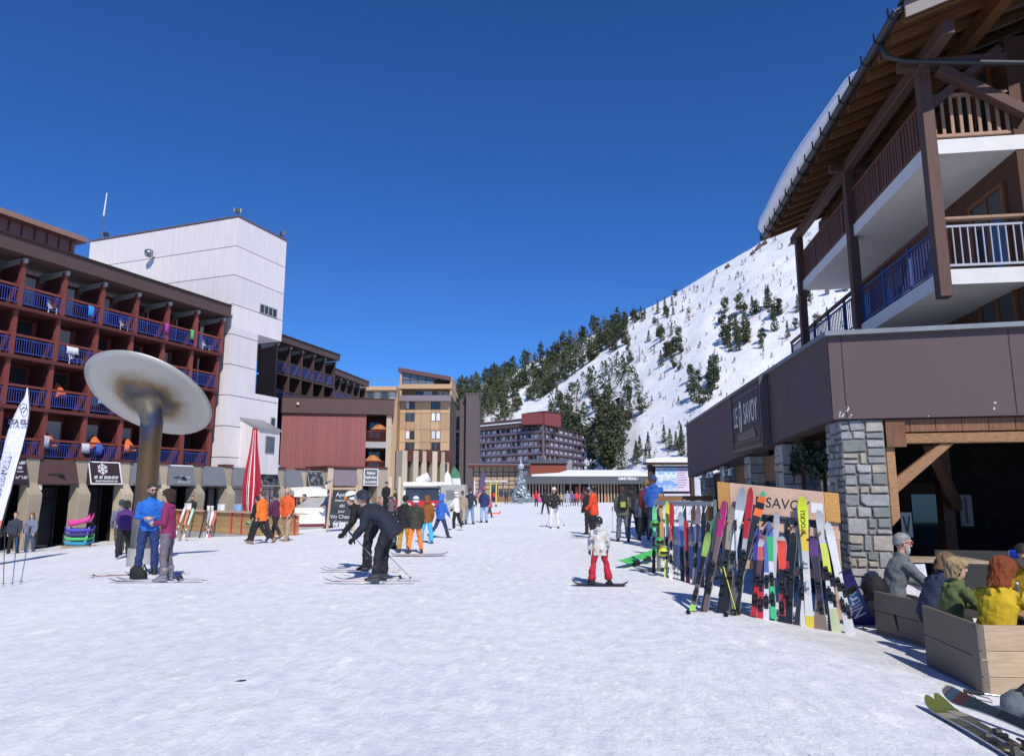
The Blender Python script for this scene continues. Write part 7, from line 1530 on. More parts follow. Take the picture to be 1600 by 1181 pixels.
        if kind == 'beanie': cap_mesh(.045, .0, -.03, .014, .012).build('beanie', fabric(hcol), root, smooth=True); cap_mesh(.06, -.02, -.06, .008).build('hair', hm if len(head) < 3 else mat('hair', head[2], .55, 0, .35, 14, .5, 40, (6, 6, .8)), root, smooth=True)
        else: cap_mesh(.06, -.12, -.16, .028, .015).build('hood', fabric(hcol), root, smooth=True)
    elif kind == 'cap':
        cap_mesh(.055, .02, .0, .01, .012).build('cap', fabric(hcol), root, smooth=True); cap_mesh(.06, -.02, -.06, .008).build('hair', mat('hair', (.05, .03, .02), .55), root, smooth=True)
        MB().loft([[hp_(math.cos(a) * .07, .08 + r_, .055 - r_ * .2) for a in (0, math.pi)] + [hp_(math.cos(a) * .05, .085 + r_, .06 - r_ * .2) for a in (math.pi, 0)] for r_ in (0, .07)]).build('peak', fabric(hcol), root)
    for e in extras:
        if e == 'beard':
            m = MB(); m.loft([[hp_(math.cos(a) * rx, oy + math.sin(a) * ry, z) for a in [R(0) + R(180) * k / 9 for k in range(10)]] for z, rx, ry, oy in ((-.135, .03, .03, .045), (-.115, .052, .06, .034), (-.085, .064, .078, .02), (-.052, .07, .083, .014), (-.025, .074, .07, .006))], cap=False, close=False); m.build('beard', mat('hair', head[1] if kind in ('hair', 'bald') else (.06, .045, .04), .6, 0, .35, 14, .5, 40), root, smooth=True, fix=False)
        if e in ('sunglasses', 'redglasses'):
            m = MB(); cc = paint((.01, .01, .012), .1) if e == 'sunglasses' else paint((.3, .02, .02), .3)
            if e == 'sunglasses':
                for sd in (-1, 1): m.loft([[hp_(sd * .033 + .025 * math.cos(a) * r_, .098 + y, .022 + .019 * math.sin(a) * r_) for a in [k * math.pi / 4 for k in range(8)]] for y, r_ in ((0, 1), (.006, .85))])
            else:
                for sd in (-1, 1): m.tube([hp_(sd * .033 + .024 * math.cos(a), .1, .022 + .018 * math.sin(a)) for a in [k * math.pi / 5 for k in range(11)]], .003 * s, 4)
            for sd in (-1, 1): m.tube([hp_(sd * .058, .095, .026), hp_(sd * .083, .02, .024), hp_(sd * .084, -.01, .012)], .004 * s, 4)
            m.tube([hp_(-.012, .106, .026), hp_(.012, .106, .026)], .004 * s, 4); m.build('sunglasses' if e == 'sunglasses' else 'spectacles', cc, root)
    Mw = Matrix.Translation(loc) @ Matrix.Rotation(R(face), 4, 'Z')
    W = lambda p: Mw @ p
    return dict(root=root, hands=[W(a[2] + a[3] * .09 * s) for a in armp], feet=[W(l[2]) for l in legp], chest=W(chest), waist=W(waist), neck=W(neck), pel=W(pel), Mw=Mw, s=s, td=(Mw.to_3x3() @ td2), back=lambda y, z: W(chest + td2 * z * s + V((0, -y * s, 0))))
def backpack(p, col, label, col2=None):
    o = thing('backpack', label, 'backpack', p['back'](.23, -.02), 0); o.rotation_euler = p['root'].rotation_euler; s = p['s']
    m = MB(); m.loft([[Vector((math.cos(a) * rx, math.sin(a) * ry + oy, z)) * s for a in [k * math.pi / 6 for k in range(12)]] for z, rx, ry, oy in ((-.24, .1, .06, .0), (-.2, .15, .1, .0), (0, .155, .1, 0), (.17, .14, .09, .01), (.25, .09, .05, .03))]); m.build('body', fabric(col), o, smooth=True)
    MB().box(-.09 * s, -.125 * s, -.17 * s, .09 * s, -.09 * s, .02 * s).build('pocket', fabric(col2 or col), o, bev=.015)
    for sd in (-1, 1): MB().tube([Vector((sd * .1, .04, .22)) * s, Vector((sd * .11, .13, .25)) * s, Vector((sd * .11, .2, .18)) * s], .022 * s, 6).build('strap', fabric((.02, .02, .02)), o)
def flat_skis(p, ang, bands, base, labels, group, L=1.65, dz=.02, fwd=.15, gap=.0):
    d = Vector((-math.sin(R(ang)), math.cos(R(ang)), 0))
    for f, lb in zip(p['feet'], labels):
        z = gz(f.x, f.y) + dz; a = Vector((f.x, f.y, z)) - d * L * (.5 - fwd * .5); b_ = Vector((f.x, f.y, z)) + d * L * (.5 + fwd * .5)
        a.z = gz(a.x, a.y) + dz; b_.z = gz(b_.x, b_.y) + dz
        ski(a, b_, (0, 0, 1), bands, base, lb, group)
WALK = ((22, 8, 3, 6), (-20, 22, 3, 6)); WALK2 = ((-16, 20, 3, 6), (20, 6, 3, 6)); WIDE = ((3, 6, 13, 15), (3, 6, 13, 15))
NVY = (.02, .03, .07); BLK = (.014, .014, .017); DKG = (.045, .045, .05)
DKH = (.03, .02, .015); BRH = (.09, .05, .028)

# the couple on skis by the dish column
pm = G(226, 902); m1 = person(pm + Vector((-.2, .42, 0)), 205, 1.72, 'bearded person in a bright blue ski jacket and navy trousers facing the woman', (.015, .13, .5), (.018, .04, .14), head=('hair', (.04, .035, .03)), arms=((6, 12, 80, 40), (4, 12, 84, 36)), vox=.0125, legs=((4, 8, 5, 4), (2, 8, 5, 4)), hy=25, hp=6, extras=('beard', 'sunglasses'), ski_boots=True, boots=(.02, .02, .025), gloves=None, rise=.03)
pw = G(257, 909); w1_ = person(pw, 98, 1.61, 'dark haired person in a magenta jacket and grey trousers wearing sunglasses', (.24, .022, .1), (.15, .13, .15), head=('bob', (.045, .025, .02)), arms=((-4, 8, 92, 25), (2, 8, 88, 15)), vox=.0125, legs=((3, 8, 4, 4), (1, 8, 4, 4)), hy=5, hp=-2, extras=('sunglasses',), ski_boots=True, boots=(.2, .2, .24), long=.03, rise=.03)
cpl = [(.3, (.35, .35, .36)), (.55, (.1, .1, .11)), (.8, (.25, .26, .28)), (1, (.12, .1, .12))]; cpl2 = [(.25, (.6, .2, .06)), (.55, (.12, .04, .04)), (.8, (.5, .08, .07)), (1, (.55, .5, .5))]
flat_skis(w1_, 97, cpl, K, ('grey ski under the near foot of the magenta jacketed person', 'grey ski under the far foot of the magenta jacketed person'), 'skis of the magenta jacketed person')
flat_skis(m1, 95, cpl2, K, ('red and white ski under the blue jacketed person nearest the column', 'red and white ski under the blue jacketed person'), 'skis of the blue jacketed person')
a = w1_['hands'][0]; pole(G(262, 878) + Vector((0, 0, .02)), at(249, 838, 13.4), (.04, .04, .045), 'black pole held behind the magenta jacketed person')
a = G(143, 903); pole(a + Vector((0, 0, .04)), G(205, 906) + Vector((0, 0, .1)), (.3, .05, .05), 'pole lying over the ski tips of the couple')
gb = thing('glove_bag', 'black ski gloves dropped between the boots of the couple', 'gloves', G(216, 905)); MB().loft(blob(((0, 0, 0, .16, .1), (.1, 0, 0, .17, .1), (.2, -.05, 0, .12, .07), (.26, -.06, 0, .05, .04)))).build('body', fabric(BLK), gb, smooth=True); MB().tube([(.05, 0, .15), (.12, -.05, .28), (.15, 0, .16)], .02, 6).build('cuff', fabric(BLK), gb)
# two walkers
person(G(174, 869) + Vector((0, .4, 0)), 40, 1.72, 'person in a grey hooded jacket and olive trousers walking behind the purple one', (.13, .14, .2), (.06, .06, .035), head=('beanie', (.03, .05, .06)), legs=((-24, 30, 3, 4), (22, 6, 3, 4)), vox=.016, lean=10, boots=(.05, .04, .035))
person(G(191, 872), 25, 1.66, 'person in a purple jacket and black trousers walking with head bowed', (.075, .025, .14), BLK, head=('bob', DKH), legs=((-14, 18, 3, 4), (16, 8, 3, 4)), arms=((18, 8, 40, 10), (22, 8, 45, 10)), vox=.016, lean=14, hunch=14, hp=12, boots=BLK)
# shop doorway people
person((at(20, 857, 30.2).x, 30.2, -.98), 200, 1.74, 'dark coated person standing in the outdoor shop doorway at the left edge', (.03, .035, .06), BLK, head=('hair', (.12, .06, .03)), vox=.026); person((at(46, 855, 30.6).x, 30.6, -.98), 190, 1.7, 'person in a blue grey coat standing in the outdoor shop doorway', (.16, .18, .26), (.05, .07, .12), head=('long', (.2, .12, .06)), vox=.026)
p_ = at(300, 800, 40.5); person((p_.x, p_.y, -.35), 185, 1.74, 'person in a dark jacket serving behind the snack terrace counter', (.02, .018, .02), BLK, head=('hair', DKH), arms=((25, 12, 70, 30), (25, 12, 70, 30)), vox=.024)
# orange walkers
o1 = person(G(408, 849), 68, 1.74, 'person in a bright orange jacket, black trousers and tan boots walking left', (.8, .16, .02), BLK, head=('hair', (.06, .04, .03)), legs=((26, 8, 3, 4), (-20, 20, 3, 4)), arms=((-8, 10, 25, 5), (12, 10, 30, 5)), vox=.018, boots=(.28, .18, .1), hp=8, long=.05)
person(G(425, 842) + Vector((0, .3, 0)), 70, 1.68, 'person in a plum jacket half behind the bright orange jacket', (.09, .015, .06), BLK, head=('beanie', (.03, .03, .04)), legs=WALK2, vox=.02, boots=(.2, .1, .06))
c_ = person(G(396, 846) + Vector((0, .3, 0)), 75, 1.6, 'dark jacketed person carrying a green helmet ahead of the orange jacket', BLK, BLK, head=('cap', (.02, .02, .03)), legs=WALK, vox=.02)
helmet_thing(G(394, 843) + Vector((-.1, -.2, .62)), (.25, .45, .2), 'green and white helmet carried beside the orange jacket')
person(G(447, 845), 165, 1.80, 'bearded person in an orange red jacket and khaki trousers walking towards the camera', (.62, .1, .02), (.34, .24, .15), head=('hair', (.25, .2, .17)), legs=((16, 6, 3, 6), (-12, 14, 3, 6)), arms=((6, 14, 20, 8), (-6, 14, 18, 8)), vox=.018, boots=(.36, .24, .16), extras=('beard',), long=.04)
def seated(px, py, Y, face, jc, tc, hd, label, group=None, **k):
    a = at(px, py, Y); return person((a.x, a.y, gz(a.x, a.y)), face, 1.72, label, jc, tc, head=hd, legs=((82, 85, 8, 5), (80, 82, 8, 5)), arms=((35, 10, 60, 20), (40, 10, 55, 20)), seat=.46, vox=.026, group=group, **k)
def stool(px, py, Y, label, group):
    a = at(px, py, Y); o = thing('stool', label, 'stool', (a.x, a.y, gz(a.x, a.y)), 0, group); MB().tube([(0, 0, .42), (0, 0, .46)], .19, 12).build('seat', M_DKW, o)
    for k in range(3): MB().tube([(.12 * math.cos(k * 2.1), .12 * math.sin(k * 2.1), .42), (.18 * math.cos(k * 2.1), .18 * math.sin(k * 2.1), 0)], .018, 6).build('leg', M_STEEL, o)
CR = [(466, 36, 60, (.03, .035, .05), BLK, 'hair', DKH, 'dark jacketed person seated left of the menu counter'), (578, 44, 200, (.25, .35, .3), DKG, 'beanie', (.4, .1, .1), 'person in a sage jacket seated behind the bent skiers'),
      (592, 45, 150, (.45, .12, .12), BLK, 'hair', BRH, 'person in a faded red jacket seated on the crowded terrace'), (604, 44, 210, (.05, .05, .06), BLK, 'helmet', (.5, .5, .5), 'person in a grey helmet seated on the crowded terrace'), (617, 46, 120, (.3, .03, .05), DKG, 'hair', DKH, 'person in crimson seated between the two pale posts'),
      (630, 45, 230, (.3, .32, .34), BLK, 'beanie', (.1, .3, .2), 'person in light grey seated by the right pale post'), (586, 41, 20, (.08, .1, .08), BLK, 'hair', (.2, .12, .06), 'person in dark green seated with back to the snow'), (610, 41, 350, (.12, .1, .1), BLK, 'beanie', (.05, .05, .06), 'person in brown seated with back to the snow')]
for px, Y, fc, jc, tc, hk, hcx, lb in CR:
    ln = {'helmet': ('helmet', hcx, (.05, .05, .05), .05)}.get(hk, (hk, hcx)); seated(px, 815, Y, fc, jc, tc, ln, lb); stool(px, 815, Y, 'round dark stool under a seated person on the crowded terrace', 'stools on the crowded terrace')
person(at(478, 826, 37.5), 120, 1.74, 'person in black leaning at the left end of the menu counter', (.035, .04, .05), BLK, head=('hair', DKH), vox=.024, lean=12, arms=((30, 15, 50, 15), (30, 15, 50, 15)))
n1 = at(513, 829, 35.3); person((n1.x, n1.y, gz(n1.x, n1.y)), 70, 1.78, 'person dressed all in navy standing between counter and blackboard', (.03, .04, .1), (.03, .035, .08), head=('hair', DKH), vox=.02, long=.12, arms=((20, 10, 50, 15), (20, 10, 50, 15)))
person(at(603, 800, 43.5), 170, 1.76, 'person in black standing among the seated terrace crowd', BLK, BLK, head=('beanie', (.02, .02, .02)), vox=.026); person(at(617.5, 806, 47), 120, 1.7, 'dark person standing between the two pale posts', (.04, .03, .035), BLK, head=('hair', DKH), vox=.026)
gd = G(588, 818); for_ = thing('gear_heap', 'yellow green helmet and black bags heaped behind the dark skier', 'bag', gd + Vector((.6, 4, 0))); MB().loft(blob(((0, 0, 0, .5, .3), (.2, 0, 0, .45, .3), (.38, .05, 0, .3, .2), (.45, .05, 0, .1, .08)))).build('body', fabric(BLK), for_, smooth=True); MB().loft(blob(((.3, .1, -.25, .1, .1), (.42, .1, -.25, .19, .17), (.55, .1, -.22, .14, .14), (.62, .1, -.2, .02, .02)))).build('lid', fabric((.5, .6, .03)), for_, smooth=True)
MB().tube([(-.3, -.3, .2), (-.1, -.34, .42), (.0, -.28, .3)], .025, 6).build('strap', fabric((.4, .5, .05)), for_)

# bent skiers
bs = G(606, 909); s1 = person(bs, 82, 1.84, 'skier in navy jacket bent forward over poles with a dark helmet', (.014, .017, .032), (.012, .013, .022), head=('helmet', (.03, .035, .055), (.35, .4, .5), .04), legs=((19, 16, 7, 5), (16, 13, 7, 5)), arms=((8, 12, 34, 6), (-10, 14, 34, 4)), lean=36, hunch=26, hp=-8, vox=.0125, gloves=BLK, ski_boots=True, boots=(.05, .05, .06), puff=1.22, long=.1, rise=.03, hood=False)
b2_ = G(574, 894) + Vector((.0, .3, 0)); s2 = person(b2_, 95, 1.76, 'second skier in black with a white helmet and orange goggles bent beside the navy one', (.01, .01, .012), BLK, head=('helmet', (.7, .7, .7), (.8, .25, .02)), legs=((12, 14, 6, 5), (10, 12, 6, 5)), arms=((10, 8, 30, 4), (14, 10, 24, 4)), lean=34, hunch=22, hp=-14, vox=.0125, gloves=BLK, ski_boots=True, rise=.03)
flat_skis(s1, 93, [(.3, (.5, .4, .38)), (.55, (.5, .08, .06)), (.82, (.55, .1, .08)), (1, (.05, .05, .06))], K, ('red ski of the bent navy skier, nearest the camera', 'red ski of the bent navy skier, far foot'), 'skis of the bent navy skier')
flat_skis(s2, 96, [(.5, (.6, .6, .6)), (.8, (.35, .3, .3)), (1, (.08, .06, .06))], K, ('pale ski of the white helmeted skier', 'pale ski of the white helmeted skier, farther one'), 'skis of the white helmeted skier')
for (f, t, lb) in (((645, 906), (597, 857), 'grey pole trailing farthest right of the bent navy skier'), ((615, 905), (545, 830), 'grey pole slanting across the bent navy skier')):
    g0 = G(*f); pole(g0, at(t[0], t[1], g0.y - .1), (.3, .31, .33), lb, None)

# group walking and standing up the snow
person(G(631, 863), -8, 1.5, 'person in a black jacket and mustard trousers seen from behind', BLK, (.5, .28, .04), head=('beanie', BLK), vox=.016, boots=(.04, .04, .045), arms=((14, 8, 40, 20), (14, 8, 40, 20)), long=.08, puff=1.1); 
person(G(648, 864), 5, 1.47, 'person in a dark olive jacket, bright orange trousers and white helmet', (.04, .042, .03), (.85, .22, .03), head=('helmet', (.68, .68, .7), (.03, .03, .03)), vox=.016, legs=((-4, 6, 9, 8), (8, 10, 9, 8)), boots=(.06, .03, .03), gloves=BLK, long=.08, puff=1.1, hood=True)
t1 = person(G(666, 849), -5, 1.47, 'person in a rust brown hooded jacket and turquoise trousers seen from behind', (.22, .08, .012), (.04, .42, .75), head=('hood', (.22, .08, .012)), vox=.017, legs=((0, 4, 9, 8), (0, 4, 9, 8)), boots=(.03, .1, .15), long=.06, puff=1.12, flare=1.25)
person(G(688, 841), -50, 1.55, 'person in a blue and grey jacket and navy trousers striding right', (.03, .14, .55), (.03, .04, .11), head=('hood', (.04, .16, .6)), legs=((-20, 22, 4, 4), (22, 6, 4, 4)), vox=.018, long=.06, puff=1.1, arms=((-12, 14, 20, 4), (16, 14, 20, 4)), boots=(.03, .02, .02))
person(G(713, 829), 60, 1.58, 'skier in a white jacket, white helmet and black trousers', (.7, .7, .7), BLK, head=('helmet', (.72, .72, .72), BLK), legs=((10, 14, 4, 4), (-10, 16, 4, 4)), vox=.02, boots=(.6, .6, .6), arms=((30, 12, 40, 6), (20, 12, 40, 6)), gloves=BLK)
person(at(722, 823, 35.5), -10, 1.74, 'person in a tan coat and beige trousers walking behind the white skier', (.3, .24, .18), (.33, .27, .2), head=('hair', BRH), vox=.022, legs=WALK)
person(G(734, 819), -20, 1.80, 'person in a dark jacket and blue jeans standing with their back turned', (.02, .025, .045), (.16, .25, .42), head=('hair', DKH), vox=.022, legs=((-8, 8, 4, 4), (8, 4, 4, 4)), boots=(.05, .04, .04), arms=((30, 14, 40, 8), (10, 20, 30, 8)), long=.05)
person(G(756, 816), -15, 1.82, 'person in a navy jacket and pale blue jeans with a red cap', (.025, .03, .13), (.28, .42, .62), head=('cap', (.4, .06, .06)), vox=.022, legs=((0, 4, 4, 4), (2, 4, 4, 4)), long=.05, puff=1.1)
person(G(765, 808), -60, 1.35, 'small child in pink and navy walking ahead of the orange sledge', (.55, .12, .16), NVY, head=('beanie', (.5, .15, .2)), vox=.022, legs=WALK)
bt1 = G(612, 857); sb_ = thing('ski_boot', 'single black ski boot standing on the snow left of mustard trousers', 'ski boot', bt1); MB().loft(blob(((0, -.02, 0, .17, .09), (.1, -.02, 0, .17, .085), (.14, .03, 0, .1, .08), (.24, .06, 0, .085, .075), (.34, .05, 0, .1, .085)), 10)).build('shell', paint(BLK, .4), sb_, smooth=True); MB().box(-.02, -.1, .2, .12, -.075, .25).build('buckle', M_STEEL, sb_); MB().loft(blob(((.33, .05, 0, .08, .065), (.4, .04, 0, .085, .07)), 10)).build('liner', fabric((.3, .3, .3)), sb_)
sb2 = G(640, 868); inst('snowboard', snowboard_mesh(1.5, .28, paint((.6, .6, .62), .3), M_BLACK), None, sb2 + Vector((-.5, -.05, .03)), place_rot((0, 0, 0), (1, .12, 0), (0, 0, 1))); tag(scene.collection.objects[-1], 'white snowboard flat on the snow under the orange trousers', 'snowboard')
# far crowd
FAR = [(772, 785, 1.7, -10, (.6, .03, .04), BLK, 'hair', DKH, 'person in red at the edge of the far crowd'), (783, 784, 1.65, 20, (.03, .03, .035), BLK, 'hair', DKH, 'person in black behind the red one in the far crowd'), (791, 787, 1.82, 10, (.025, .03, .055), (.05, .05, .06), 'hair', (.3, .25, .2), 'grey haired person in navy seen from behind far out'),
       (838, 791, 1.72, 160, (.6, .02, .05), BLK, 'hood', (.65, .02, .06), 'person in scarlet with a pink bag far out on the snow'), (852, 803, 1.78, 0, (.02, .02, .025), BLK, 'beanie', BLK, 'skier in black with legs apart far out on the snow'), (877, 791, 1.6, 170, (.3, .25, .18), BLK, 'hair', BRH, 'person in tan far out beside the white trousered skier'),
       (887, 791, 1.72, 175, (.28, .32, .42), (.45, .5, .55), 'beanie', (.3, .3, .35), 'person in pale blue far out between tan and red figures'), (894, 790, 1.7, 190, (.1, .1, .25), (.1, .12, .2), 'hair', (.3, .2, .1), 'person in indigo half behind the red jacket far out'), (901, 790, 1.7, 10, (.7, .04, .03), (.05, .06, .12), 'hair', BRH, 'person in a red jacket seen from behind far out'),
       (910, 791, 1.55, 15, (.18, .02, .06), (.06, .07, .06), 'beanie', (.1, .02, .05), 'person in maroon at the right of the far row'), (720, 787, 1.7, 180, (.35, .05, .05), BLK, 'hair', DKH, 'person in dark red in the crowd by the concrete box'), (729, 788, 1.68, 150, (.6, .6, .62), NVY, 'beanie', (.6, .1, .1), 'person in white in the crowd by the concrete box'),
       (742, 786, 1.72, 200, (.2, .05, .25), BLK, 'hair', DKH, 'person in violet by the pale blue marker pole'), (750, 786, 1.7, 170, (.7, .3, .1), DKG, 'helmet', (.6, .6, .6), 'person in orange by the marker poles'), (762, 786, 1.7, 160, (.5, .5, .08), BLK, 'hair', BRH, 'person in yellow by the marker poles'), (735, 788, 1.7, 20, (.4, .08, .1), BLK, 'hair', DKH, 'person in brick red in the crowd by the concrete box')]
for px, py, h_, fc, jc, tc, hk, hcx, lb in FAR:
    hd = ('helmet', hcx, (.05, .05, .05)) if hk == 'helmet' else (hk, hcx); g0 = G(px, py)
    person(g0, fc, h_, lb, jc, tc, head=hd, vox=.034, legs=WIDE if 'legs apart' in lb else ((4, 6, 5, 5), (-3, 6, 5, 5)), puff=1.12)
pkb = thing('shoulder_bag', 'bright pink bag carried by the scarlet figure far out', 'bag', G(843, 791) + Vector((0, -.2, .75))); MB().loft(blob(((-.2, 0, 0, .2, .1), (0, 0, 0, .25, .14), (.2, 0, 0, .15, .08)))).build('body', fabric((.7, .04, .35)), pkb, smooth=True); MB().tube([(-.15, 0, .15), (0, 0, .5), (.15, 0, .15)], .02, 5).build('strap', M_BLACK, pkb)
wsk = person(G(866, 824), 178, 1.76, 'skier in white trousers with coral shoulders gliding towards the camera', (.02, .02, .024), (.78, .78, .8), head=('helmet', (.65, .65, .68), (.6, .2, .1)), legs=((6, 12, 7, 4), (6, 12, 7, 4)), arms=((24, 16, 50, 5), (20, 16, 40, 5)), vox=.018, gloves=BLK, ski_boots=True, boots=(.6, .6, .6), rise=.03)
MB().loft([ell(Vector((0, .0, z)), Vector((0, 0, 1)), rx, ry, 14) for z, rx, ry in ((1.3, .215, .155), (1.4, .205, .14), (1.47, .12, .11))], cap=False).build('yoke', fabric((.75, .22, .14)), wsk['root'], smooth=True)
flat_skis(wsk, 178, [(.6, (.5, .5, .5)), (1, (.12, .1, .1))], K, ('ski of the white trousered skier, on the left', 'ski of the white trousered skier, on the right'), 'skis of the white trousered skier')
for sd, px in ((0, 856), (1, 879)): h_ = wsk['hands'][sd]; pole(G(px + (-3 if sd == 0 else 3), 821), h_ + Vector((0, 0, .05)), (.3, .3, .32), ('pole in the left hand of' if sd else 'pole in the right hand of') + ' the white trousered skier')
rsk = person(G(929, 841), 75, 1.78, 'skier in an orange red jacket with black sleeves and trousers turned left', (.72, .07, .02), BLK, head=('helmet', (.02, .02, .025), (.6, .6, .65), .03), legs=((10, 16, 4, 4), (4, 14, 4, 4)), arms=((10, 8, 40, 6), (14, 8, 46, 6)), vox=.016, gloves=BLK, ski_boots=True, long=.08, puff=1.12, rise=.03)
flat_skis(rsk, 86, [(1, (.03, .03, .035))], K, ('black ski of the orange red skier, far foot', 'black ski of the orange red skier, near foot'), 'skis of the orange red skier')
person(G(922, 836) + Vector((0, .5, 0)), 60, 1.76, 'person in black standing close behind the orange red skier', BLK, BLK, head=('helmet', BLK, (.05, .05, .06)), vox=.02)
# snowboarding child
def kid_mat():
    m, n, l, p = nodes_of('patterned_fabric'); p.inputs['Roughness'].default_value = .8; tc = n.new('ShaderNodeTexCoord'); vo = n.new('ShaderNodeTexVoronoi'); vo.inputs['Scale'].default_value = 15; l.new(tc.outputs['Object'], vo.inputs[0])
    rp = n.new('ShaderNodeValToRGB'); rp.color_ramp.interpolation = 'CONSTANT'; sp = n.new('ShaderNodeSeparateColor'); l.new(vo.outputs['Color'], sp.inputs[0]); l.new(sp.outputs[0], rp.inputs[0])
    for q, c in ((0, (.5, .52, .5)), (.25, (.22, .35, .48)), (.42, (.52, .5, .42)), (.62, (.62, .45, .28)), (.72, (.5, .52, .55)), (.88, (.2, .2, .26)), (1, (.6, .6, .6))): (rp.color_ramp.elements.new(q) if 0 < q < 1 else rp.color_ramp.elements[int(q)]).color = (*c, 1)
    l.new(rp.outputs[0], p.inputs['Base Color']); return m
kid = person(G(938, 914), 8, 1.12, 'snowboarding child in a patterned pale jacket, red trousers and black helmet', (.5, .5, .5), (.42, .012, .035), head=('helmet', (.03, .035, .03), (.2, .4, .2)), legs=((4, 10, 13, 22), (4, 10, 13, 22)), arms=((4, 18, 14, 2), (4, 18, 14, 2)), vox=.0125, gloves=(.05, .05, .06), jmat=kid_mat(), boots=(.02, .02, .022), ski_boots=True, rise=.04, long=.1, puff=1.08, flare=1.4)
kc_ = (kid['feet'][0] + kid['feet'][1]) / 2; kb_ = inst('snowboard', snowboard_mesh(1.0, .23, paint((.03, .03, .035), .3), M_BLACK), None, Vector((kc_.x - .5, kc_.y + .06, .012)), place_rot((0, 0, 0), (1, -.12, 0), (0, 0, 1))); tag(kb_, 'dark snowboard under the boots of the red trousered child', 'snowboard')
for f in kid['feet']: MB().box(-.09, .012, (f.x - kc_.x) + .5 - .07, .09, .04, (f.x - kc_.x) + .5 + .07).build('binding', M_BLACK, kb_, bev=.01)
# people in the shade by the map
q1 = person(G(974, 846), -5, 1.76, 'person in an olive grey jacket seen from behind wearing a dark backpack', (.12, .12, .09), (.1, .11, .15), head=('beanie', (.08, .03, .03)), vox=.017, legs=((2, 5, 6, 6), (0, 5, 6, 6)), arms=((12, 10, 40, 8), (12, 10, 40, 8)), puff=1.15, flare=1.2); backpack(q1, (.02, .02, .028), 'dark backpack with a lime patch on the olive grey jacketed person', (.3, .4, .05))
person(G(989, 834), 0, 1.84, 'tall person in black standing in the shade by the map', BLK, BLK, head=('beanie', BLK), vox=.018, puff=1.12); person(G(1006, 843), 10, 1.70, 'person in a slate blue hooded jacket standing in the shade', (.06, .085, .13), (.012, .014, .025), head=('hood', (.1, .13, .18)), vox=.018, puff=1.15, long=.08)
person(at(1024, 838, 22), -15, 1.78, 'person in a bright blue jacket and cap reading the piste map', (.02, .11, .45), NVY, head=('cap', (.03, .06, .2)), vox=.02, puff=1.1); person(at(1013, 836, 23), 5, 1.7, 'person in maroon half hidden before the piste map', (.12, .02, .03), BLK, head=('hair', (.3, .2, .12)), vox=.024)
pole(G(957, 832), at(957, 792, 28), (.35, .35, .38), 'grey pole standing in the snow left of the backpack wearer')

# seated people on the terrace
def sit(px, py, Y, face, H, label, jc, hd, arms, **k):
    a = at(px, py, Y); k.setdefault('legs', ((84, 88, 7, 5), (82, 86, 7, 5)))
    p = person((a.x, Y, FLZ), face, H, label, jc, k.pop('tc', BLK), head=hd, arms=arms, seat=.44, vox=.0078, **k)
    return p
sit(1392, 880, 9.85, -96, 1.82, 'grey bearded person with red spectacles seated behind the grey partition', (.13, .145, .16), ('hair', (.28, .28, .28)), ((38, 8, 40, 10), (42, 10, 48, 14)), lean=6, hunch=12, extras=('beard', 'redglasses'), hood=False, puff=1.0, hp=0)
sit(1447, 890, 8.75, -80, 1.58, 'light brown haired person in navy and blue seated beyond the blond one', (.018, .026, .06), ('bob', (.24, .15, .08)), ((45, 10, 40, 25), (40, 12, 50, 20)), lean=14, hunch=18, hp=10)
sit(1478, 895, 8.05, -92, 1.5, 'blond person in an olive and black jacket seated at the corner partition', (.085, .11, .035), ('bob', (.45, .33, .17)), ((40, 10, 45, 15), (40, 10, 45, 15)), lean=6, hunch=10, hy=-12)
sit(1545, 900, 7.2, -66, 1.68, 'red haired person in a mustard yellow jacket with back to the camera', (.5, .34, .01), ('long', (.3, .075, .02)), ((45, 14, 40, 10), (50, 16, 52, 26)), lean=10, hunch=14, hp=8, hy=-8)
sit(1598, 885, 8.55, 150, 1.80, 'person in a mustard jacket with blue goggles pushed up facing the camera', (.4, .26, .012), ('hair', (.04, .03, .025)), ((40, 12, 60, 25), (42, 12, 62, 25)), lean=12, hunch=10, hp=14, hy=10)
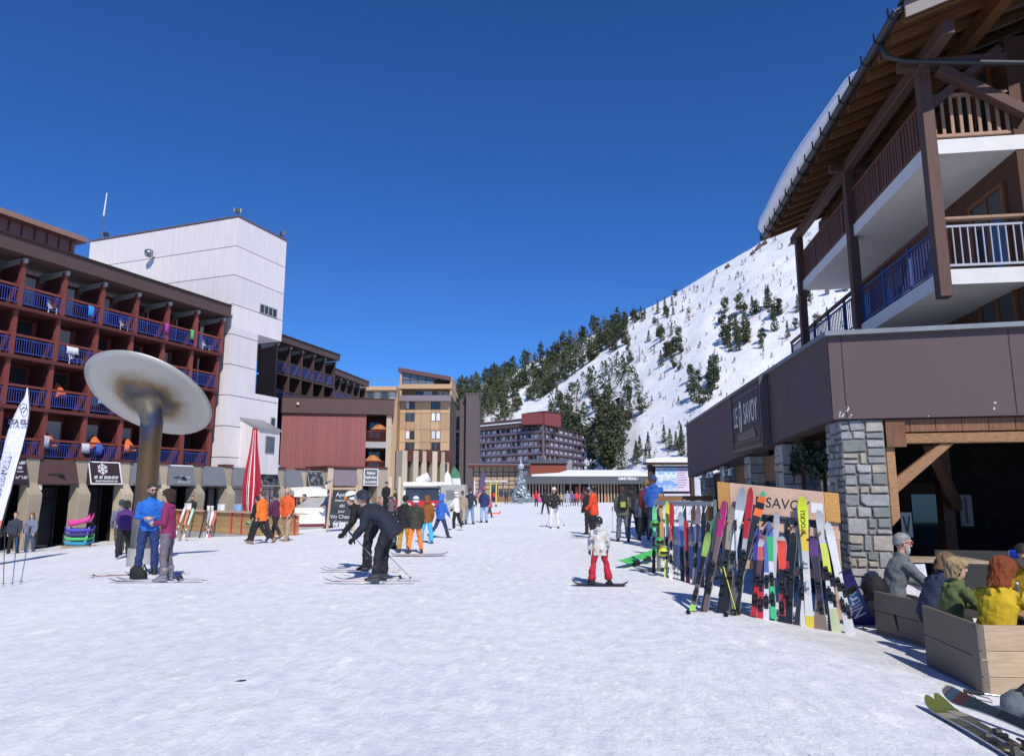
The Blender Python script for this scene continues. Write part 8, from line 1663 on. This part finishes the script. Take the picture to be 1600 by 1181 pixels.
gp = at(1590, 865, 8.4); gg = thing('ski_goggles', 'blue mirrored ski goggles pushed up on the forehead at the right edge', 'goggles', gp + Vector((.0, -.02, -.0)), R(150)); GL = MB(); GL.loft([[Vector((math.cos(a) * rx, math.sin(a) * ry - .02, z)) for a in [R(28) + R(124) * k / 10 for k in range(11)]] for z, rx, ry in ((.05, .09, .11), (.04, .104, .13), (-.03, .102, .128), (-.045, .085, .105))], cap=False, close=False); GL.build('lens', paint((.02, .06, .6), .08), gg, smooth=True)
st_ = MB(); st_.loft([[Vector((math.cos(a) * .1, math.sin(a) * .125 - .02, z)) for a in [R(150) + R(240) * k / 14 for k in range(15)]] for z in (-.02, .025)], cap=False, close=False); st_.build('strap', fabric((.4, .4, .42)), gg, smooth=True, fix=False)
# ------------------------------------------------------------------ solidify clothes, bodies and lettering
bpy.context.view_layer.update()
dg = bpy.context.evaluated_depsgraph_get()
done = []
for o, folds in PEND: done.append((o, folds, bpy.data.meshes.new_from_object(o.evaluated_get(dg))))
letters = [(o, bpy.data.meshes.new_from_object(o.evaluated_get(dg))) for o in TEXTS]
for o, folds, me in done:
    o.modifiers.clear(); o.data = me
    n = len(me.vertices)
    if folds and n:
        co = np.empty(n * 3); me.vertices.foreach_get('co', co); no = np.empty(n * 3); me.vertices.foreach_get('normal', no); c = co.reshape(-1, 3); nn = no.reshape(-1, 3)
        ph = len(o.parent['label']) * .7
        x, y, z = c.T
        f = (np.sin(z * 34 + 5 * np.sin(x * 9 + ph) + 3 * y * 7) * .5 + np.sin(z * 61 + x * 38 - y * 22 + ph) * .3 + np.sin(x * 27 + y * 31 + 2.2 * np.sin(z * 14 + ph)) * .45)
        c += nn * (f * folds * .62)[:, None]; me.vertices.foreach_set('co', c.ravel())
    me.polygons.foreach_set('use_smooth', [True] * len(me.polygons)); me.update()
for o, me in letters:
    new = bpy.data.objects.new('lettering', me); new.parent = o.parent; new.matrix_basis = o.matrix_basis
    scene.collection.objects.link(new)
    bpy.data.objects.remove(o)
print('faces', sum(len(o.data.polygons) for o in scene.objects if o.type == 'MESH'), 'objects', len(scene.objects))
